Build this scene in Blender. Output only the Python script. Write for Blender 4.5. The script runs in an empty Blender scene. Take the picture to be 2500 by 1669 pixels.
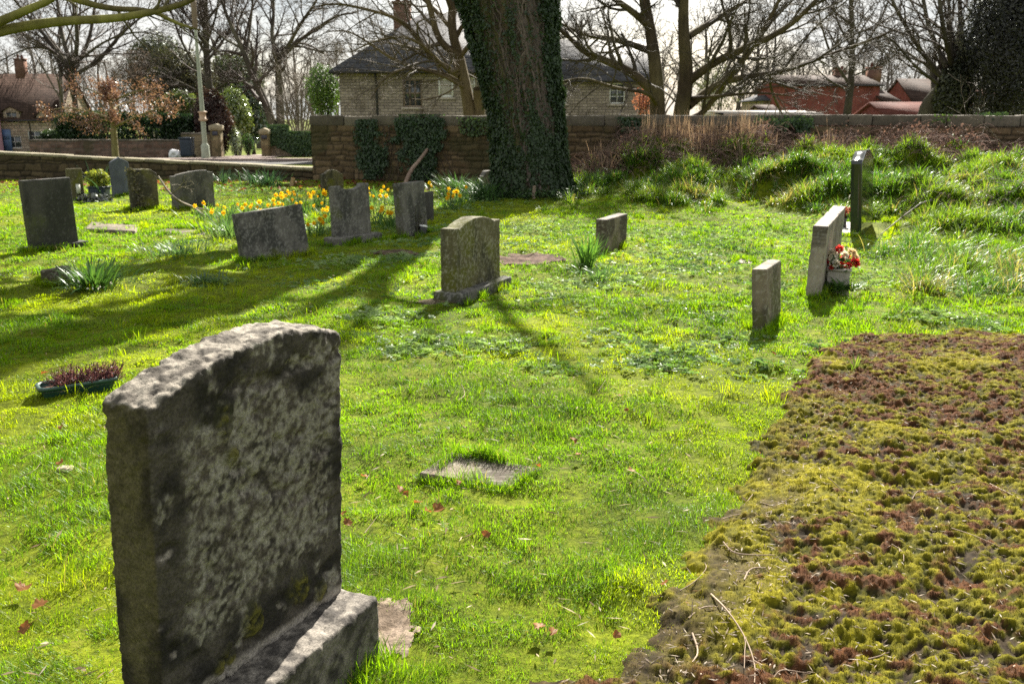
import bpy, math, random
import numpy as np
from mathutils import Vector, Matrix

sc = bpy.context.scene
COL = sc.collection
R = math.radians
rng = np.random.default_rng(7)
random.seed(7); np.seterr(all="ignore")

# ------------------------------------------------------------------ camera model
F, EYE = 2200.0, 1.6
TH = math.atan(554 / 2200)

def ray(px, py):
    u = (px - 1250) / F; v = (834.5 - py) / F
    return (u, math.cos(TH) + v * math.sin(TH), -math.sin(TH) + v * math.cos(TH))
def un(px, py, z=0.0):
    d = ray(px, py); t = (z - EYE) / d[2]
    return np.array((d[0] * t, d[1] * t))
def at(px, py, Y):
    d = ray(px, py); t = Y / d[1]
    return np.array((d[0] * t, Y, EYE + d[2] * t))
def zat(x, y, py):
    d = ray(1250, py); return EYE + d[2] * y / d[1]

SUN_AZ, SUN_EL = R(15), R(36)
SUN = Vector((math.sin(SUN_AZ) * math.cos(SUN_EL), math.cos(SUN_AZ) * math.cos(SUN_EL), math.sin(SUN_EL)))

# ------------------------------------------------------------------ noise
def _h(i, j, k, seed):
    n = (i.astype(np.int64) * 374761393 + j.astype(np.int64) * 668265263 + k.astype(np.int64) * 2147483647 % 4294967296 + seed * 974634541) & 0xFFFFFFFF
    n = (n ^ (n >> 13)) * 1274126177 & 0xFFFFFFFF
    n = (n ^ (n >> 16)) * 2246822519 & 0xFFFFFFFF
    return ((n ^ (n >> 15)) & 0xFFFFFF) / float(0xFFFFFF)
def vn(x, y, z=None, seed=0):
    x = np.asarray(x, float); y = np.asarray(y, float)
    z = np.zeros_like(x) if z is None else np.asarray(z, float)
    i, j, k = np.floor(x), np.floor(y), np.floor(z)
    f, g, h = x - i, y - j, z - k
    f = f * f * (3 - 2 * f); g = g * g * (3 - 2 * g); h = h * h * (3 - 2 * h)
    o = 0
    for a in (0, 1):
        for b in (0, 1):
            for c in (0, 1):
                o = o + _h(i + a, j + b, k + c, seed) * (f if a else 1 - f) * (g if b else 1 - g) * (h if c else 1 - h)
    return o
def fbm(x, y, z=None, seed=0, o=4):
    s = 0; a = 0.5; t = 0
    x = np.asarray(x, float); y = np.asarray(y, float)
    for q in range(o):
        s = s + a * vn(x, y, z, seed + q); t += a; a *= 0.5
        x = x * 2.03 + 5.1; y = y * 2.03 + 1.7
        if z is not None: z = np.asarray(z, float) * 2.03 + 3.3
    return s / t
def sst(a, b, x):
    t = np.clip((np.asarray(x, float) - a) / (b - a), 0, 1); return t * t * (3 - 2 * t)

# ------------------------------------------------------------------ mesh building
class MB:
    def __init__(s): s.V = []; s.Q = []; s.T = []; s.C = []; s.n = 0
    def add(s, v, q=None, t=None, c=None):
        v = np.asarray(v, float).reshape(-1, 3)
        if q is not None and len(q): s.Q.append(np.asarray(q, np.int64).reshape(-1, 4) + s.n)
        if t is not None and len(t): s.T.append(np.asarray(t, np.int64).reshape(-1, 3) + s.n)
        if c is None: c = (1, 1, 1)
        c = np.asarray(c, float)
        if c.ndim == 1: c = np.broadcast_to(c[:3], (len(v), 3))
        s.V.append(v); s.C.append(c); s.n += len(v); return s
    def arrays(s):
        V = np.concatenate(s.V); C = np.concatenate(s.C)
        Q = np.concatenate(s.Q) if s.Q else np.zeros((0, 4), np.int64)
        T = np.concatenate(s.T) if s.T else np.zeros((0, 3), np.int64)
        return V, Q, T, C
    def box(s, x0, x1, y0, y1, z0, z1, c=None, M=None):
        v = np.array([(x, y, z) for z in (z0, z1) for y in (y0, y1) for x in (x0, x1)], float)
        if M is not None: v = v @ M[0].T + M[1]
        return s.add(v, [(0, 2, 3, 1), (4, 5, 7, 6), (0, 1, 5, 4), (2, 6, 7, 3), (0, 4, 6, 2), (1, 3, 7, 5)], c=c)
    def mesh(s, name, mat, smooth=False):
        V, Q, T, C = s.arrays()
        m = bpy.data.meshes.new(name)
        m.vertices.add(len(V)); m.vertices.foreach_set('co', V.astype(np.float32).ravel())
        li = np.concatenate((Q.ravel(), T.ravel())).astype(np.int32)
        m.loops.add(len(li)); m.loops.foreach_set('vertex_index', li)
        st = np.concatenate((np.arange(len(Q)) * 4, len(Q) * 4 + np.arange(len(T)) * 3)).astype(np.int32)
        m.polygons.add(len(st)); m.polygons.foreach_set('loop_start', st)
        if smooth: m.polygons.foreach_set('use_smooth', np.ones(len(st), bool))
        a = m.color_attributes.new('Col', 'FLOAT_COLOR', 'POINT')
        a.data.foreach_set('color', np.concatenate((C, np.ones((len(C), 1))), 1).astype(np.float32).ravel())
        m.update(calc_edges=True)
        m.materials.append(mat)
        return m
    def build(s, name, mat, parent=None, smooth=False):
        o = bpy.data.objects.new(name, s.mesh(name, mat, smooth)); COL.objects.link(o)
        if parent is not None: o.parent = parent
        return o

def tag(o, label=None, cat=None, group=None, kind=None):
    if label: o['label'] = label
    if cat: o['category'] = cat
    if group: o['group'] = group
    if kind: o['kind'] = kind
    return o
def empty(name, loc, label, cat, group=None, rz=0.0):
    o = bpy.data.objects.new(name, None); COL.objects.link(o)
    o.location = loc; o.rotation_euler.z = rz; o.empty_display_size = 0.1
    return tag(o, label, cat, group)

def tubes(mb, P, Rr, S, c=None):
    """P (B,K,3), Rr (B,K): B tubes of K rings with S sides."""
    P = np.asarray(P, float); Rr = np.asarray(Rr, float)
    if P.ndim == 2: P = P[None]; Rr = Rr[None]
    B, K, _ = P.shape
    T = np.gradient(P, axis=1); T /= np.linalg.norm(T, axis=2, keepdims=True) + 1e-12
    D = P[:, -1] - P[:, 0]
    ref = np.zeros((B, 3)); ref[np.arange(B), np.argmin(np.abs(D), axis=1)] = 1
    N = np.cross(T, ref[:, None, :]); N /= np.linalg.norm(N, axis=2, keepdims=True) + 1e-12
    Bn = np.cross(T, N)
    a = np.arange(S) * 2 * math.pi / S
    V = P[:, :, None, :] + Rr[:, :, None, None] * (np.cos(a)[None, None, :, None] * N[:, :, None, :] + np.sin(a)[None, None, :, None] * Bn[:, :, None, :])
    b = (np.arange(B) * K * S)[:, None, None]; k = (np.arange(K - 1) * S)[None, :, None]
    i = np.arange(S)[None, None, :]; j = (np.arange(S) + 1) % S; j = j[None, None, :]
    q = np.stack((b + k + i, b + k + j, b + k + S + j, b + k + S + i), -1).reshape(-1, 4)
    if c is not None:
        c = np.asarray(c, float)
        if c.ndim == 2 and len(c) == B: c = np.repeat(c, K * S, axis=0)
    mb.add(V.reshape(-1, 3), q, c=c)

def blades(mb, pos, az, L, W, lean, curve, col, segs=2, tipcol=1.0):
    n = len(pos); hd = np.stack((np.cos(az), np.sin(az), np.zeros(n)), 1)
    sd = np.stack((-np.sin(az), np.cos(az), np.zeros(n)), 1)
    p = np.array(pos, float); rows = [p.copy()]
    for s in range(segs):
        a = lean + curve * (s + 0.5) / segs
        p = p + (L / segs)[:, None] * (np.sin(a)[:, None] * hd + np.cos(a)[:, None] * np.array((0, 0, 1.0)))
        rows.append(p.copy())
    vs = []; per = 2 * segs + 1
    for s in range(segs):
        w = W * (1.0 - 0.35 * s / segs) * (0.8 if s == 0 else 1.0)
        vs.append(rows[s] - sd * w[:, None] / 2); vs.append(rows[s] + sd * w[:, None] / 2)
    vs.append(rows[-1])
    V = np.stack(vs, 1).reshape(-1, 3)
    base = (np.arange(n) * per)[:, None]
    q = [base + np.array([2 * s, 2 * s + 1, 2 * s + 3, 2 * s + 2]) for s in range(segs - 1)]
    q = np.concatenate(q) if q else None
    t = base + np.array([2 * segs - 2, 2 * segs - 1, 2 * segs])
    C = np.repeat(np.asarray(col), per, axis=0)
    mb.add(V, q, t, C)

def unit(a): return a / (np.linalg.norm(a, axis=-1, keepdims=True) + 1e-12)
def leaves(mb, pos, d, nrm, L, W, col, fold=0.15):
    """diamond leaf quads; d = direction of the tip, nrm = rough normal"""
    d = unit(d); s = unit(np.cross(d, nrm)); nn = np.cross(s, d)
    L = np.asarray(L)[:, None]; W = np.asarray(W)[:, None]
    a = pos; b = pos + d * L * 0.42 + s * W / 2 + nn * W * fold; c = pos + d * L; e = pos + d * L * 0.42 - s * W / 2 + nn * W * fold
    V = np.stack((a, b, c, e), 1).reshape(-1, 3)
    q = (np.arange(len(pos)) * 4)[:, None] + np.arange(4)
    mb.add(V, q, c=np.repeat(np.asarray(col), 4, axis=0))
def rnd_unit(n, r=rng): return unit(r.normal(size=(n, 3)))
def mixc(a, b, t): return np.asarray(a)[None] * (1 - t)[:, None] + np.asarray(b)[None] * t[:, None]

# ------------------------------------------------------------------ materials
def newmat(name):
    m = bpy.data.materials.new(name); m.use_nodes = True
    nt = m.node_tree; nt.nodes.clear(); return m, nt, nt.nodes.new('ShaderNodeOutputMaterial')
def nd(nt, t, **kw):
    n = nt.nodes.new(t)
    for k, v in kw.items():
        if k in n.inputs: n.inputs[k].default_value = v
        else: setattr(n, k, v)
    return n
def lk(nt, a, b): nt.links.new(a, b)
def ramp(nt, src, stops):
    n = nt.nodes.new('ShaderNodeValToRGB'); e = n.color_ramp.elements
    while len(e) < len(stops): e.new(0.5)
    for k, (p, c) in enumerate(stops):
        e[k].position = p; e[k].color = (*c, 1) if len(c) == 3 else c
    lk(nt, src, n.inputs[0]); return n.outputs[0]
def mulcol(nt, a, b, fac=1.0, mode='MULTIPLY'):
    n = nt.nodes.new('ShaderNodeMix'); n.data_type = 'RGBA'; n.blend_type = mode
    if isinstance(fac, (int, float)): n.inputs[0].default_value = fac
    else: lk(nt, fac, n.inputs[0])
    for s, x in ((6, a), (7, b)):
        if isinstance(x, tuple): n.inputs[s].default_value = (*x, 1)
        else: lk(nt, x, n.inputs[s])
    return n.outputs[2]
def coords(nt, scale=None, which='Object'):
    tc = nt.nodes.new('ShaderNodeTexCoord')
    if scale is None: return tc.outputs[which]
    mp = nt.nodes.new('ShaderNodeMapping'); mp.inputs['Scale'].default_value = scale
    lk(nt, tc.outputs[which], mp.inputs['Vector']); return mp.outputs[0]
def noise(nt, co, scale, detail=5, rough=0.6, dist=0.0):
    n = nd(nt, 'ShaderNodeTexNoise', Scale=scale, Detail=detail, Roughness=rough, Distortion=dist)
    lk(nt, co, n.inputs['Vector']); return n.outputs['Fac']
def bump(nt, h, strength, dist):
    b = nd(nt, 'ShaderNodeBump', Strength=strength, Distance=dist); lk(nt, h, b.inputs['Height']); return b.outputs[0]

def leaf_mat(name, trans=0.5, gloss=0.05, rough=0.4, tint=(1.15, 1.25, 0.7)):
    m, nt, out = newmat(name)
    a = nd(nt, 'ShaderNodeVertexColor', layer_name='Col').outputs[0]
    df = nd(nt, 'ShaderNodeBsdfDiffuse'); lk(nt, a, df.inputs[0])
    tr = nd(nt, 'ShaderNodeBsdfTranslucent'); lk(nt, mulcol(nt, a, tint), tr.inputs[0])
    mx = nd(nt, 'ShaderNodeMixShader'); mx.inputs[0].default_value = trans
    lk(nt, df.outputs[0], mx.inputs[1]); lk(nt, tr.outputs[0], mx.inputs[2])
    gl = nd(nt, 'ShaderNodeBsdfGlossy', Roughness=rough); gl.inputs[0].default_value = (0.9, 0.95, 0.9, 1)
    m2 = nd(nt, 'ShaderNodeMixShader'); m2.inputs[0].default_value = gloss
    lk(nt, mx.outputs[0], m2.inputs[1]); lk(nt, gl.outputs[0], m2.inputs[2])
    lk(nt, m2.outputs[0], out.inputs[0]); return m

def vcol_mat(name, rough=0.85, nscale=60.0, namt=0.5, bstr=0.5, bdist=0.004, spec=0.25, co_scale=None, detail=6, bscale=None):
    """colour attribute x fine noise + bump"""
    m, nt, out = newmat(name)
    a = nd(nt, 'ShaderNodeVertexColor', layer_name='Col').outputs[0]
    co = coords(nt, co_scale)
    n = noise(nt, co, nscale, detail, 0.65)
    f = ramp(nt, n, [(0.25, (1 - namt,) * 3), (0.75, (1 + namt * 0.6,) * 3)])
    p = nd(nt, 'ShaderNodeBsdfPrincipled', Roughness=rough); p.inputs['Specular IOR Level'].default_value = spec
    lk(nt, mulcol(nt, a, f), p.inputs['Base Color'])
    nb = noise(nt, co, bscale or nscale, detail, 0.7)
    lk(nt, bump(nt, nb, bstr, bdist), p.inputs['Normal'])
    lk(nt, p.outputs[0], out.inputs[0]); return m

def plain_mat(name, col, rough=0.6, spec=0.4, var=0.15, scale=12.0, bstr=0.0, metal=0.0):
    m, nt, out = newmat(name)
    co = coords(nt); n = noise(nt, co, scale, 6, 0.65)
    c = ramp(nt, n, [(0.3, tuple(x * (1 - var) for x in col)), (0.7, tuple(x * (1 + var) for x in col))])
    p = nd(nt, 'ShaderNodeBsdfPrincipled', Roughness=rough, Metallic=metal); p.inputs['Specular IOR Level'].default_value = spec
    lk(nt, c, p.inputs['Base Color'])
    if bstr: lk(nt, bump(nt, n, bstr, 0.01), p.inputs['Normal'])
    lk(nt, p.outputs[0], out.inputs[0]); return m

def brick_mat(name, c1, c2, mortar, bw, bh, msize=0.012, rough=0.85, bstr=0.6, axis='xz', stain=0.45):
    m, nt, out = newmat(name)
    tc = nt.nodes.new('ShaderNodeTexCoord'); sep = nt.nodes.new('ShaderNodeSeparateXYZ'); cb = nt.nodes.new('ShaderNodeCombineXYZ')
    lk(nt, tc.outputs['Object'], sep.inputs[0])
    if axis == 'xz':
        ad = nd(nt, 'ShaderNodeMath', operation='ADD'); lk(nt, sep.outputs[0], ad.inputs[0]); lk(nt, sep.outputs[1], ad.inputs[1])
        lk(nt, ad.outputs[0], cb.inputs[0]); lk(nt, sep.outputs[2], cb.inputs[1])
    else:
        lk(nt, sep.outputs[0], cb.inputs[0]); lk(nt, sep.outputs[1], cb.inputs[1])
    nz = nd(nt, 'ShaderNodeTexNoise', Scale=6.0, Detail=3.0); lk(nt, tc.outputs['Object'], nz.inputs['Vector'])
    vm = nd(nt, 'ShaderNodeVectorMath', operation='MULTIPLY_ADD'); lk(nt, nz.outputs['Color'], vm.inputs[0])
    vm.inputs[1].default_value = (0.03, 0.03, 0); lk(nt, cb.outputs[0], vm.inputs[2])
    b = nd(nt, 'ShaderNodeTexBrick', Scale=1.0); b.inputs['Mortar Size'].default_value = msize; b.inputs['Brick Width'].default_value = bw; b.inputs['Row Height'].default_value = bh
    b.inputs['Color1'].default_value = (*c1, 1); b.inputs['Color2'].default_value = (*c2, 1); b.inputs['Mortar'].default_value = (*mortar, 1)
    b.inputs['Bias'].default_value = 0.0
    lk(nt, vm.outputs[0], b.inputs['Vector'])
    st = noise(nt, tc.outputs['Object'], 1.3, 6, 0.65)
    f = ramp(nt, st, [(0.3, (1 - stain,) * 3), (0.7, (1.15,) * 3)])
    st2 = noise(nt, tc.outputs['Object'], 18, 4, 0.6)
    f2 = ramp(nt, st2, [(0.3, (0.7,) * 3), (0.7, (1.25,) * 3)])
    p = nd(nt, 'ShaderNodeBsdfPrincipled', Roughness=rough); p.inputs['Specular IOR Level'].default_value = 0.03
    lk(nt, mulcol(nt, mulcol(nt, b.outputs[0], f), f2), p.inputs['Base Color'])
    iv = nd(nt, 'ShaderNodeMath', operation='MULTIPLY_ADD'); lk(nt, b.outputs['Fac'], iv.inputs[0]); iv.inputs[1].default_value = -1; lk(nt, st2, iv.inputs[2])
    lk(nt, bump(nt, iv.outputs[0], bstr, 0.02), p.inputs['Normal'])
    lk(nt, p.outputs[0], out.inputs[0]); return m

M = {}
M['grass'] = leaf_mat('grass_blade', 0.64, 0.014, 0.42, (1.25, 1.32, 0.32))
M['tallgrass'] = leaf_mat('tall_grass_blade', 0.58, 0.035, 0.38, (1.2, 1.3, 0.5))
M['strap'] = leaf_mat('strap_leaf', 0.45, 0.03, 0.36)
M['herb'] = leaf_mat('herb_leaf', 0.45, 0.022, 0.42)
M['ivy'] = leaf_mat('ivy_leaf', 0.2, 0.028, 0.33)
M['shrub'] = leaf_mat('shrub_leaf', 0.35, 0.03, 0.38)
M['holly'] = leaf_mat('glossy_evergreen_leaf', 0.25, 0.12, 0.25)
M['dry'] = leaf_mat('dry_stalk', 0.3, 0.02, 0.6, (1.1, 1.0, 0.85))
M['petal'] = leaf_mat('petal', 0.4, 0.02, 0.5, (1.1, 1.0, 0.8))
M['deadleaf'] = leaf_mat('dead_leaf', 0.4, 0.012, 0.5, (1.3, 0.9, 0.6))
M['mossfib'] = leaf_mat('moss_fibre', 0.4, 0.01, 0.6, (1.1, 1.1, 0.7))
M['stone'] = vcol_mat('weathered_stone', 0.9, 150.0, 0.75, 0.8, 0.006, 0.2, detail=8, bscale=70.0)
M['granite'] = vcol_mat('speckled_stone', 0.85, 300.0, 0.5, 0.3, 0.003, 0.25, detail=4)
M['bark'] = vcol_mat('bark', 0.95, 14.0, 0.5, 0.8, 0.02, 0.15, (1, 1, 0.25), detail=8)
M['twig'] = vcol_mat('twig_bark', 0.8, 9.0, 0.35, 0.2, 0.01, 0.3)
M['wall'] = vcol_mat('rubble_stone', 0.92, 28.0, 0.5, 0.6, 0.012, 0.15, detail=8)
M['mossbed'] = vcol_mat('moss_and_soil', 0.95, 90.0, 0.45, 0.5, 0.004, 0.1)
M['coping'] = vcol_mat('coping_stone', 0.9, 22.0, 0.45, 0.5, 0.01, 0.2, detail=8)
M['paint'] = vcol_mat('paint', 0.55, 5.0, 0.12, 0.05, 0.002, 0.35)
M['soil'] = vcol_mat('soil', 0.95, 60.0, 0.5, 0.8, 0.01, 0.1)
M['slate'] = brick_mat('roof_slate', (0.065, 0.066, 0.072), (0.105, 0.104, 0.108), (0.02, 0.02, 0.022), 0.32, 0.22, 0.012, 0.6, 0.7, 'xz')
M['housestone'] = brick_mat('coursed_sandstone', (0.30, 0.25, 0.20), (0.43, 0.365, 0.295), (0.19, 0.165, 0.135), 0.34, 0.12, 0.016, 0.9, 0.7)
M['cottagestone'] = brick_mat('cottage_rubble', (0.36, 0.29, 0.22), (0.5, 0.42, 0.33), (0.22, 0.19, 0.16), 0.5, 0.26, 0.03, 0.9, 0.6)
M['redbrick'] = brick_mat('red_brick', (0.20, 0.055, 0.046), (0.27, 0.085, 0.07), (0.22, 0.12, 0.10), 0.225, 0.075, 0.008, 0.9, 0.4)
M['chimneybrick'] = brick_mat('chimney_brick', (0.17, 0.09, 0.065), (0.24, 0.135, 0.10), (0.14, 0.11, 0.09), 0.225, 0.075, 0.008, 0.9, 0.4)
M['pantile'] = brick_mat('red_pantile', (0.12, 0.045, 0.035), (0.17, 0.07, 0.055), (0.10, 0.03, 0.02), 0.26, 0.30, 0.03, 0.8, 0.9)
M['browntile'] = brick_mat('brown_tile', (0.06, 0.04, 0.032), (0.09, 0.06, 0.048), (0.04, 0.03, 0.025), 0.26, 0.22, 0.02, 0.8, 0.7)
M['pinkwall'] = plain_mat('pink_render', (0.55, 0.30, 0.36), 0.9, 0.2, 0.1)
M['whitewall'] = plain_mat('white_render', (0.42, 0.39, 0.35), 0.9, 0.2, 0.12, 3.0)
M['glass'] = plain_mat('window_glass', (0.05, 0.06, 0.065), 0.08, 0.8, 0.2, 2.0)
M['white'] = plain_mat('white_paint', (0.72, 0.72, 0.68), 0.5, 0.4, 0.06)
M['darkpaint'] = plain_mat('dark_metal', (0.018, 0.018, 0.02), 0.45, 0.5, 0.2)
M['timber'] = plain_mat('brown_timber', (0.22, 0.17, 0.13), 0.7, 0.3, 0.2)
M['bluepaint'] = plain_mat('blue_paint', (0.10, 0.16, 0.30), 0.5, 0.4, 0.1)
M['plaster'] = plain_mat('pale_plaster', (0.42, 0.37, 0.30), 0.9, 0.2, 0.15, 4.0)
M['polished'] = plain_mat('polished_granite', (0.014, 0.018, 0.017), 0.07, 0.65, 0.5, 220.0)
M['trough'] = plain_mat('green_plastic', (0.012, 0.045, 0.032), 0.4, 0.5, 0.15, 8.0)
M['binplastic'] = plain_mat('blue_black_plastic', (0.02, 0.03, 0.05), 0.45, 0.4, 0.1)
M['bag'] = plain_mat('white_bag', (0.7, 0.7, 0.72), 0.5, 0.4, 0.1, 9.0, 0.6)
M['asphalt'] = plain_mat('asphalt', (0.055, 0.052, 0.052), 0.9, 0.2, 0.25, 9.0, 0.3)
M['pave'] = plain_mat('pink_paving', (0.20, 0.155, 0.135), 0.9, 0.2, 0.15, 3.0, 0.2)
M['lamp'] = plain_mat('pale_green_paint', (0.30, 0.33, 0.25), 0.55, 0.35, 0.12, 5.0)
M['rustband'] = plain_mat('pink_collar', (0.42, 0.30, 0.2), 0.6, 0.3, 0.15)
M['concrete'] = plain_mat('planter_stone', (0.36, 0.33, 0.29), 0.85, 0.25, 0.2, 30.0, 0.3)

# ground material: soil / moss / lawn colours by noise
def ground_mat():
    m, nt, out = newmat('lawn_ground')
    co = coords(nt)
    n1 = noise(nt, co, 1.1, 6, 0.6); n2 = noise(nt, co, 26, 6, 0.7); n3 = noise(nt, co, 5, 5, 0.6)
    a = ramp(nt, n1, [(0.3, (0.042, 0.07, 0.005)), (0.7, (0.165, 0.20, 0.007))])
    b = ramp(nt, n2, [(0.3, (0.22, 0.25, 0.2)), (0.6, (1.15, 1.1, 1.0))])
    d = ramp(nt, n3, [(0.62, (0, 0, 0)), (0.76, (0.8,) * 3)])
    c = mulcol(nt, mulcol(nt, a, b), (0.09, 0.06, 0.03), d, 'MIX')
    p = nd(nt, 'ShaderNodeBsdfPrincipled', Roughness=0.95); p.inputs['Specular IOR Level'].default_value = 0.1
    lk(nt, c, p.inputs['Base Color']); lk(nt, bump(nt, n2, 0.8, 0.02), p.inputs['Normal'])
    lk(nt, p.outputs[0], out.inputs[0]); return m
M['ground'] = ground_mat()

# ------------------------------------------------------------------ terrain
WA, WB = np.array((-5.0, 23.0)), np.array((13.0, 19.4))          # tall wall line
WT = (WB - WA) / np.linalg.norm(WB - WA); WN = np.array((WT[1], -WT[0]))   # WN points to the camera side
def wall_d(x, y): return (np.asarray(x) - WA[0]) * WN[0] + (np.asarray(y) - WA[1]) * WN[1]   # metres on our side
TRUNK = un(1296, 482)
def ground_z(x, y):
    x = np.asarray(x, float); y = np.asarray(y, float)
    z = 0.06 * (fbm(x * 0.6, y * 0.6, seed=3) - 0.5) + 0.07 * (fbm(x * 2.2, y * 2.2, seed=9) - 0.5) + 0.045 * (vn(x * 7, y * 7, seed=10) - 0.5)
    foot = 14.6 - 5.6 * sst(3.6, 7.0, x) + 1.6 * (fbm(x * 0.5, y * 0.3, seed=4) - 0.5)
    d = wall_d(x, y)
    b = sst(0, 1, (y - foot) / np.maximum(wall_d(x, foot) - 0.8, 1.0)) * sst(0.6, 3.2, x) * 0.66
    lump = (fbm(x * 1.5, y * 1.5, seed=21, o=3) - 0.47) * 1.15
    b = b * (1 + lump) + 0.5 * sst(0.08, 0.35, b) * lump * 0.75
    t = np.hypot(x - TRUNK[0], y - TRUNK[1]); b = b + 0.10 * np.exp(-(t / 1.2) ** 2)
    b = np.where(d > -0.1, b, 0) * sst(-0.1, 0.3, d)
    fall = -0.0285 * np.clip(y - 25.5, 0, 95)
    inside = sst(25.5, 23.5, y)
    return z * inside + np.maximum(b, -0.05) + fall

def axis_pts(lo, hi, step, far):
    a = list(np.arange(lo, hi + 1e-6, step)); s = step
    while a[-1] < far: s *= 1.35; a.append(a[-1] + s)
    s = step; b = []
    p = lo
    while p > -far: s *= 1.35; p -= s; b.append(p)
    return np.array(b[::-1] + a)
def build_ground():
    xs = axis_pts(-16, 17, 0.09, 600); ys = axis_pts(0.0, 24, 0.09, 700); ys = ys[ys > -60]
    X, Y = np.meshgrid(xs, ys); Z = ground_z(X, Y)
    V = np.stack((X, Y, Z), -1).reshape(-1, 3); nx = len(xs)
    i, j = np.meshgrid(np.arange(nx - 1), np.arange(len(ys) - 1)); k = (j * nx + i).ravel()
    mb = MB(); mb.add(V, np.stack((k, k + 1, k + nx + 1, k + nx), 1))
    tag(mb.build('ground', M['ground'], smooth=True), 'churchyard lawn ground sloping away to the street', kind='structure')
build_ground()

# moss bed outline (world)
MB_PX = [(2120, 815), (2000, 870), (1975, 940), (1950, 1010), (1890, 1085), (1815, 1190), (1770, 1290), (1720, 1380), (1650, 1480), (1590, 1580), (1540, 1668)]
MBX = np.array([un(*p) for p in MB_PX])
_o = np.argsort(MBX[:, 1]); MBY_s = MBX[_o, 1]; MBX_s = MBX[_o, 0]
def mossmask(x, y):
    """> 0 inside (about metres)"""
    x = np.asarray(x, float); y = np.asarray(y, float)
    w = 0.30 * (fbm(x * 3.2, y * 3.2, seed=31) - 0.5) + 0.26 * (fbm(x * 11, y * 11, seed=32, o=4) - 0.5)
    ex = np.interp(y, MBY_s, MBX_s, left=MBX_s[0] - 0.3)
    return np.minimum(x - ex + w, (6.55 - y) + w)
SAND = un(938, 1540)
DIRT = [(un(1285, 636), 0.40, 0.42), (SAND, 0.09, 0.15), (un(975, 618), 0.35, 0.22), (un(1060, 735), .22, .12)]
SLABS = []
EXCL = []          # (cx, cy, halfx, halfy, rot) where no grass grows
def keep_mask(x, y):
    k = np.ones(len(x), bool)
    for (c, a, b) in DIRT:
        k &= ((x - c[0]) / a) ** 2 + ((y - c[1]) / b) ** 2 > 0.66 - 1.3 * (fbm(x * 2.6 / a, y * 2.6 / b, seed=5) - .5) + .5 * (fbm(x * 40, y * 40, seed=7, o=2) - .5)
    for (cx, cy, hx, hy, r) in EXCL:
        u = (x - cx) * math.cos(r) + (y - cy) * math.sin(r); v = -(x - cx) * math.sin(r) + (y - cy) * math.cos(r)
        k &= (np.abs(u) > hx) | (np.abs(v) > hy)
    k &= np.hypot(x - TRUNK[0], y - TRUNK[1]) > 0.78
    return k

# ------------------------------------------------------------------ stones
def lattice(nu, nv, nw):
    """surface of an integer box; returns unique ijk and quads wound outward"""
    K = []; q = []; n = 0
    def face(A, B, C, D): pass
    def grid(a, b, f, flip):
        nonlocal n
        ii, jj = np.meshgrid(np.arange(a + 1), np.arange(b + 1), indexing='ij')
        pts = f(ii.ravel(), jj.ravel()); K.append(pts)
        i, j = np.meshgrid(np.arange(a), np.arange(b), indexing='ij'); k = (i * (b + 1) + j).ravel()
        fq = np.stack((k, k + b + 1, k + b + 2, k + 1), 1)
        if flip: fq = fq[:, ::-1]
        q.append(fq + n); n += len(pts)
    z = lambda a, v: np.full_like(a, v)
    grid(nu, nw, lambda a, b: np.stack((a, z(a, 0), b), 1), False)
    grid(nu, nw, lambda a, b: np.stack((a, z(a, nv), b), 1), True)
    grid(nv, nw, lambda a, b: np.stack((z(a, 0), a, b), 1), True)
    grid(nv, nw, lambda a, b: np.stack((z(a, nu), a, b), 1), False)
    grid(nu, nv, lambda a, b: np.stack((a, b, z(a, 0)), 1), True)
    grid(nu, nv, lambda a, b: np.stack((a, b, z(a, nw)), 1), False)
    P = np.concatenate(K); Qd = np.concatenate(q)
    U, inv = np.unique(P, axis=0, return_inverse=True); inv = inv.ravel()
    return U, inv[Qd]
def vnormals(V, Q):
    fn = np.cross(V[Q[:, 2]] - V[Q[:, 0]], V[Q[:, 3]] - V[Q[:, 1]])
    N = np.zeros_like(V)
    for c in range(4): np.add.at(N, Q[:, c], fn)
    return unit(N)
def stone_geo(W, T, H, top=None, res=0.02, r=0.012, amp=0.003, freq=14, seed=0, taper=0.0, sink=0.12):
    nu, nv, nw = max(4, round(W / res)), max(3, round(T / res)), max(4, round(H / res))
    U, Q = lattice(nu, nv, nw)
    def sp(i, n, L):      # edge lines pulled in so that the rounding has support
        x = i / n * L
        x = np.where(i == 1, min(r * 0.6, L / n), x); x = np.where(i == n - 1, L - min(r * 0.6, L / n), x); return x
    X = sp(U[:, 0], nu, W) - W / 2; Yv = sp(U[:, 1], nv, T) - T / 2; Z = sp(U[:, 2], nw, H)
    P = np.stack((X, Yv, Z), 1)
    lo = np.array((-W / 2 + r, -T / 2 + r, r)); hi = np.array((W / 2 - r, T / 2 - r, H - r))
    c = np.clip(P, lo, hi); d = P - c; dl = np.linalg.norm(d, axis=1, keepdims=True)
    P = np.where(dl > 1e-9, c + d / (dl + 1e-12) * r, P)
    if top is not None:
        P[:, 2] = P[:, 2] * (top(P[:, 0] / W + 0.5) / H)
    if taper: P[:, 0] *= 1 - taper * P[:, 2] / H
    N = vnormals(P, Q)
    s = seed * 7.3
    disp = amp * (fbm(P[:, 0] * freq + s, P[:, 1] * freq, P[:, 2] * freq, seed=seed, o=4) - 0.5) * 2
    P = P + N * disp[:, None]
    P[:, 2] = np.where(P[:, 2] < 0.004, P[:, 2] - sink, P[:, 2])
    return P, Q, N

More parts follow.
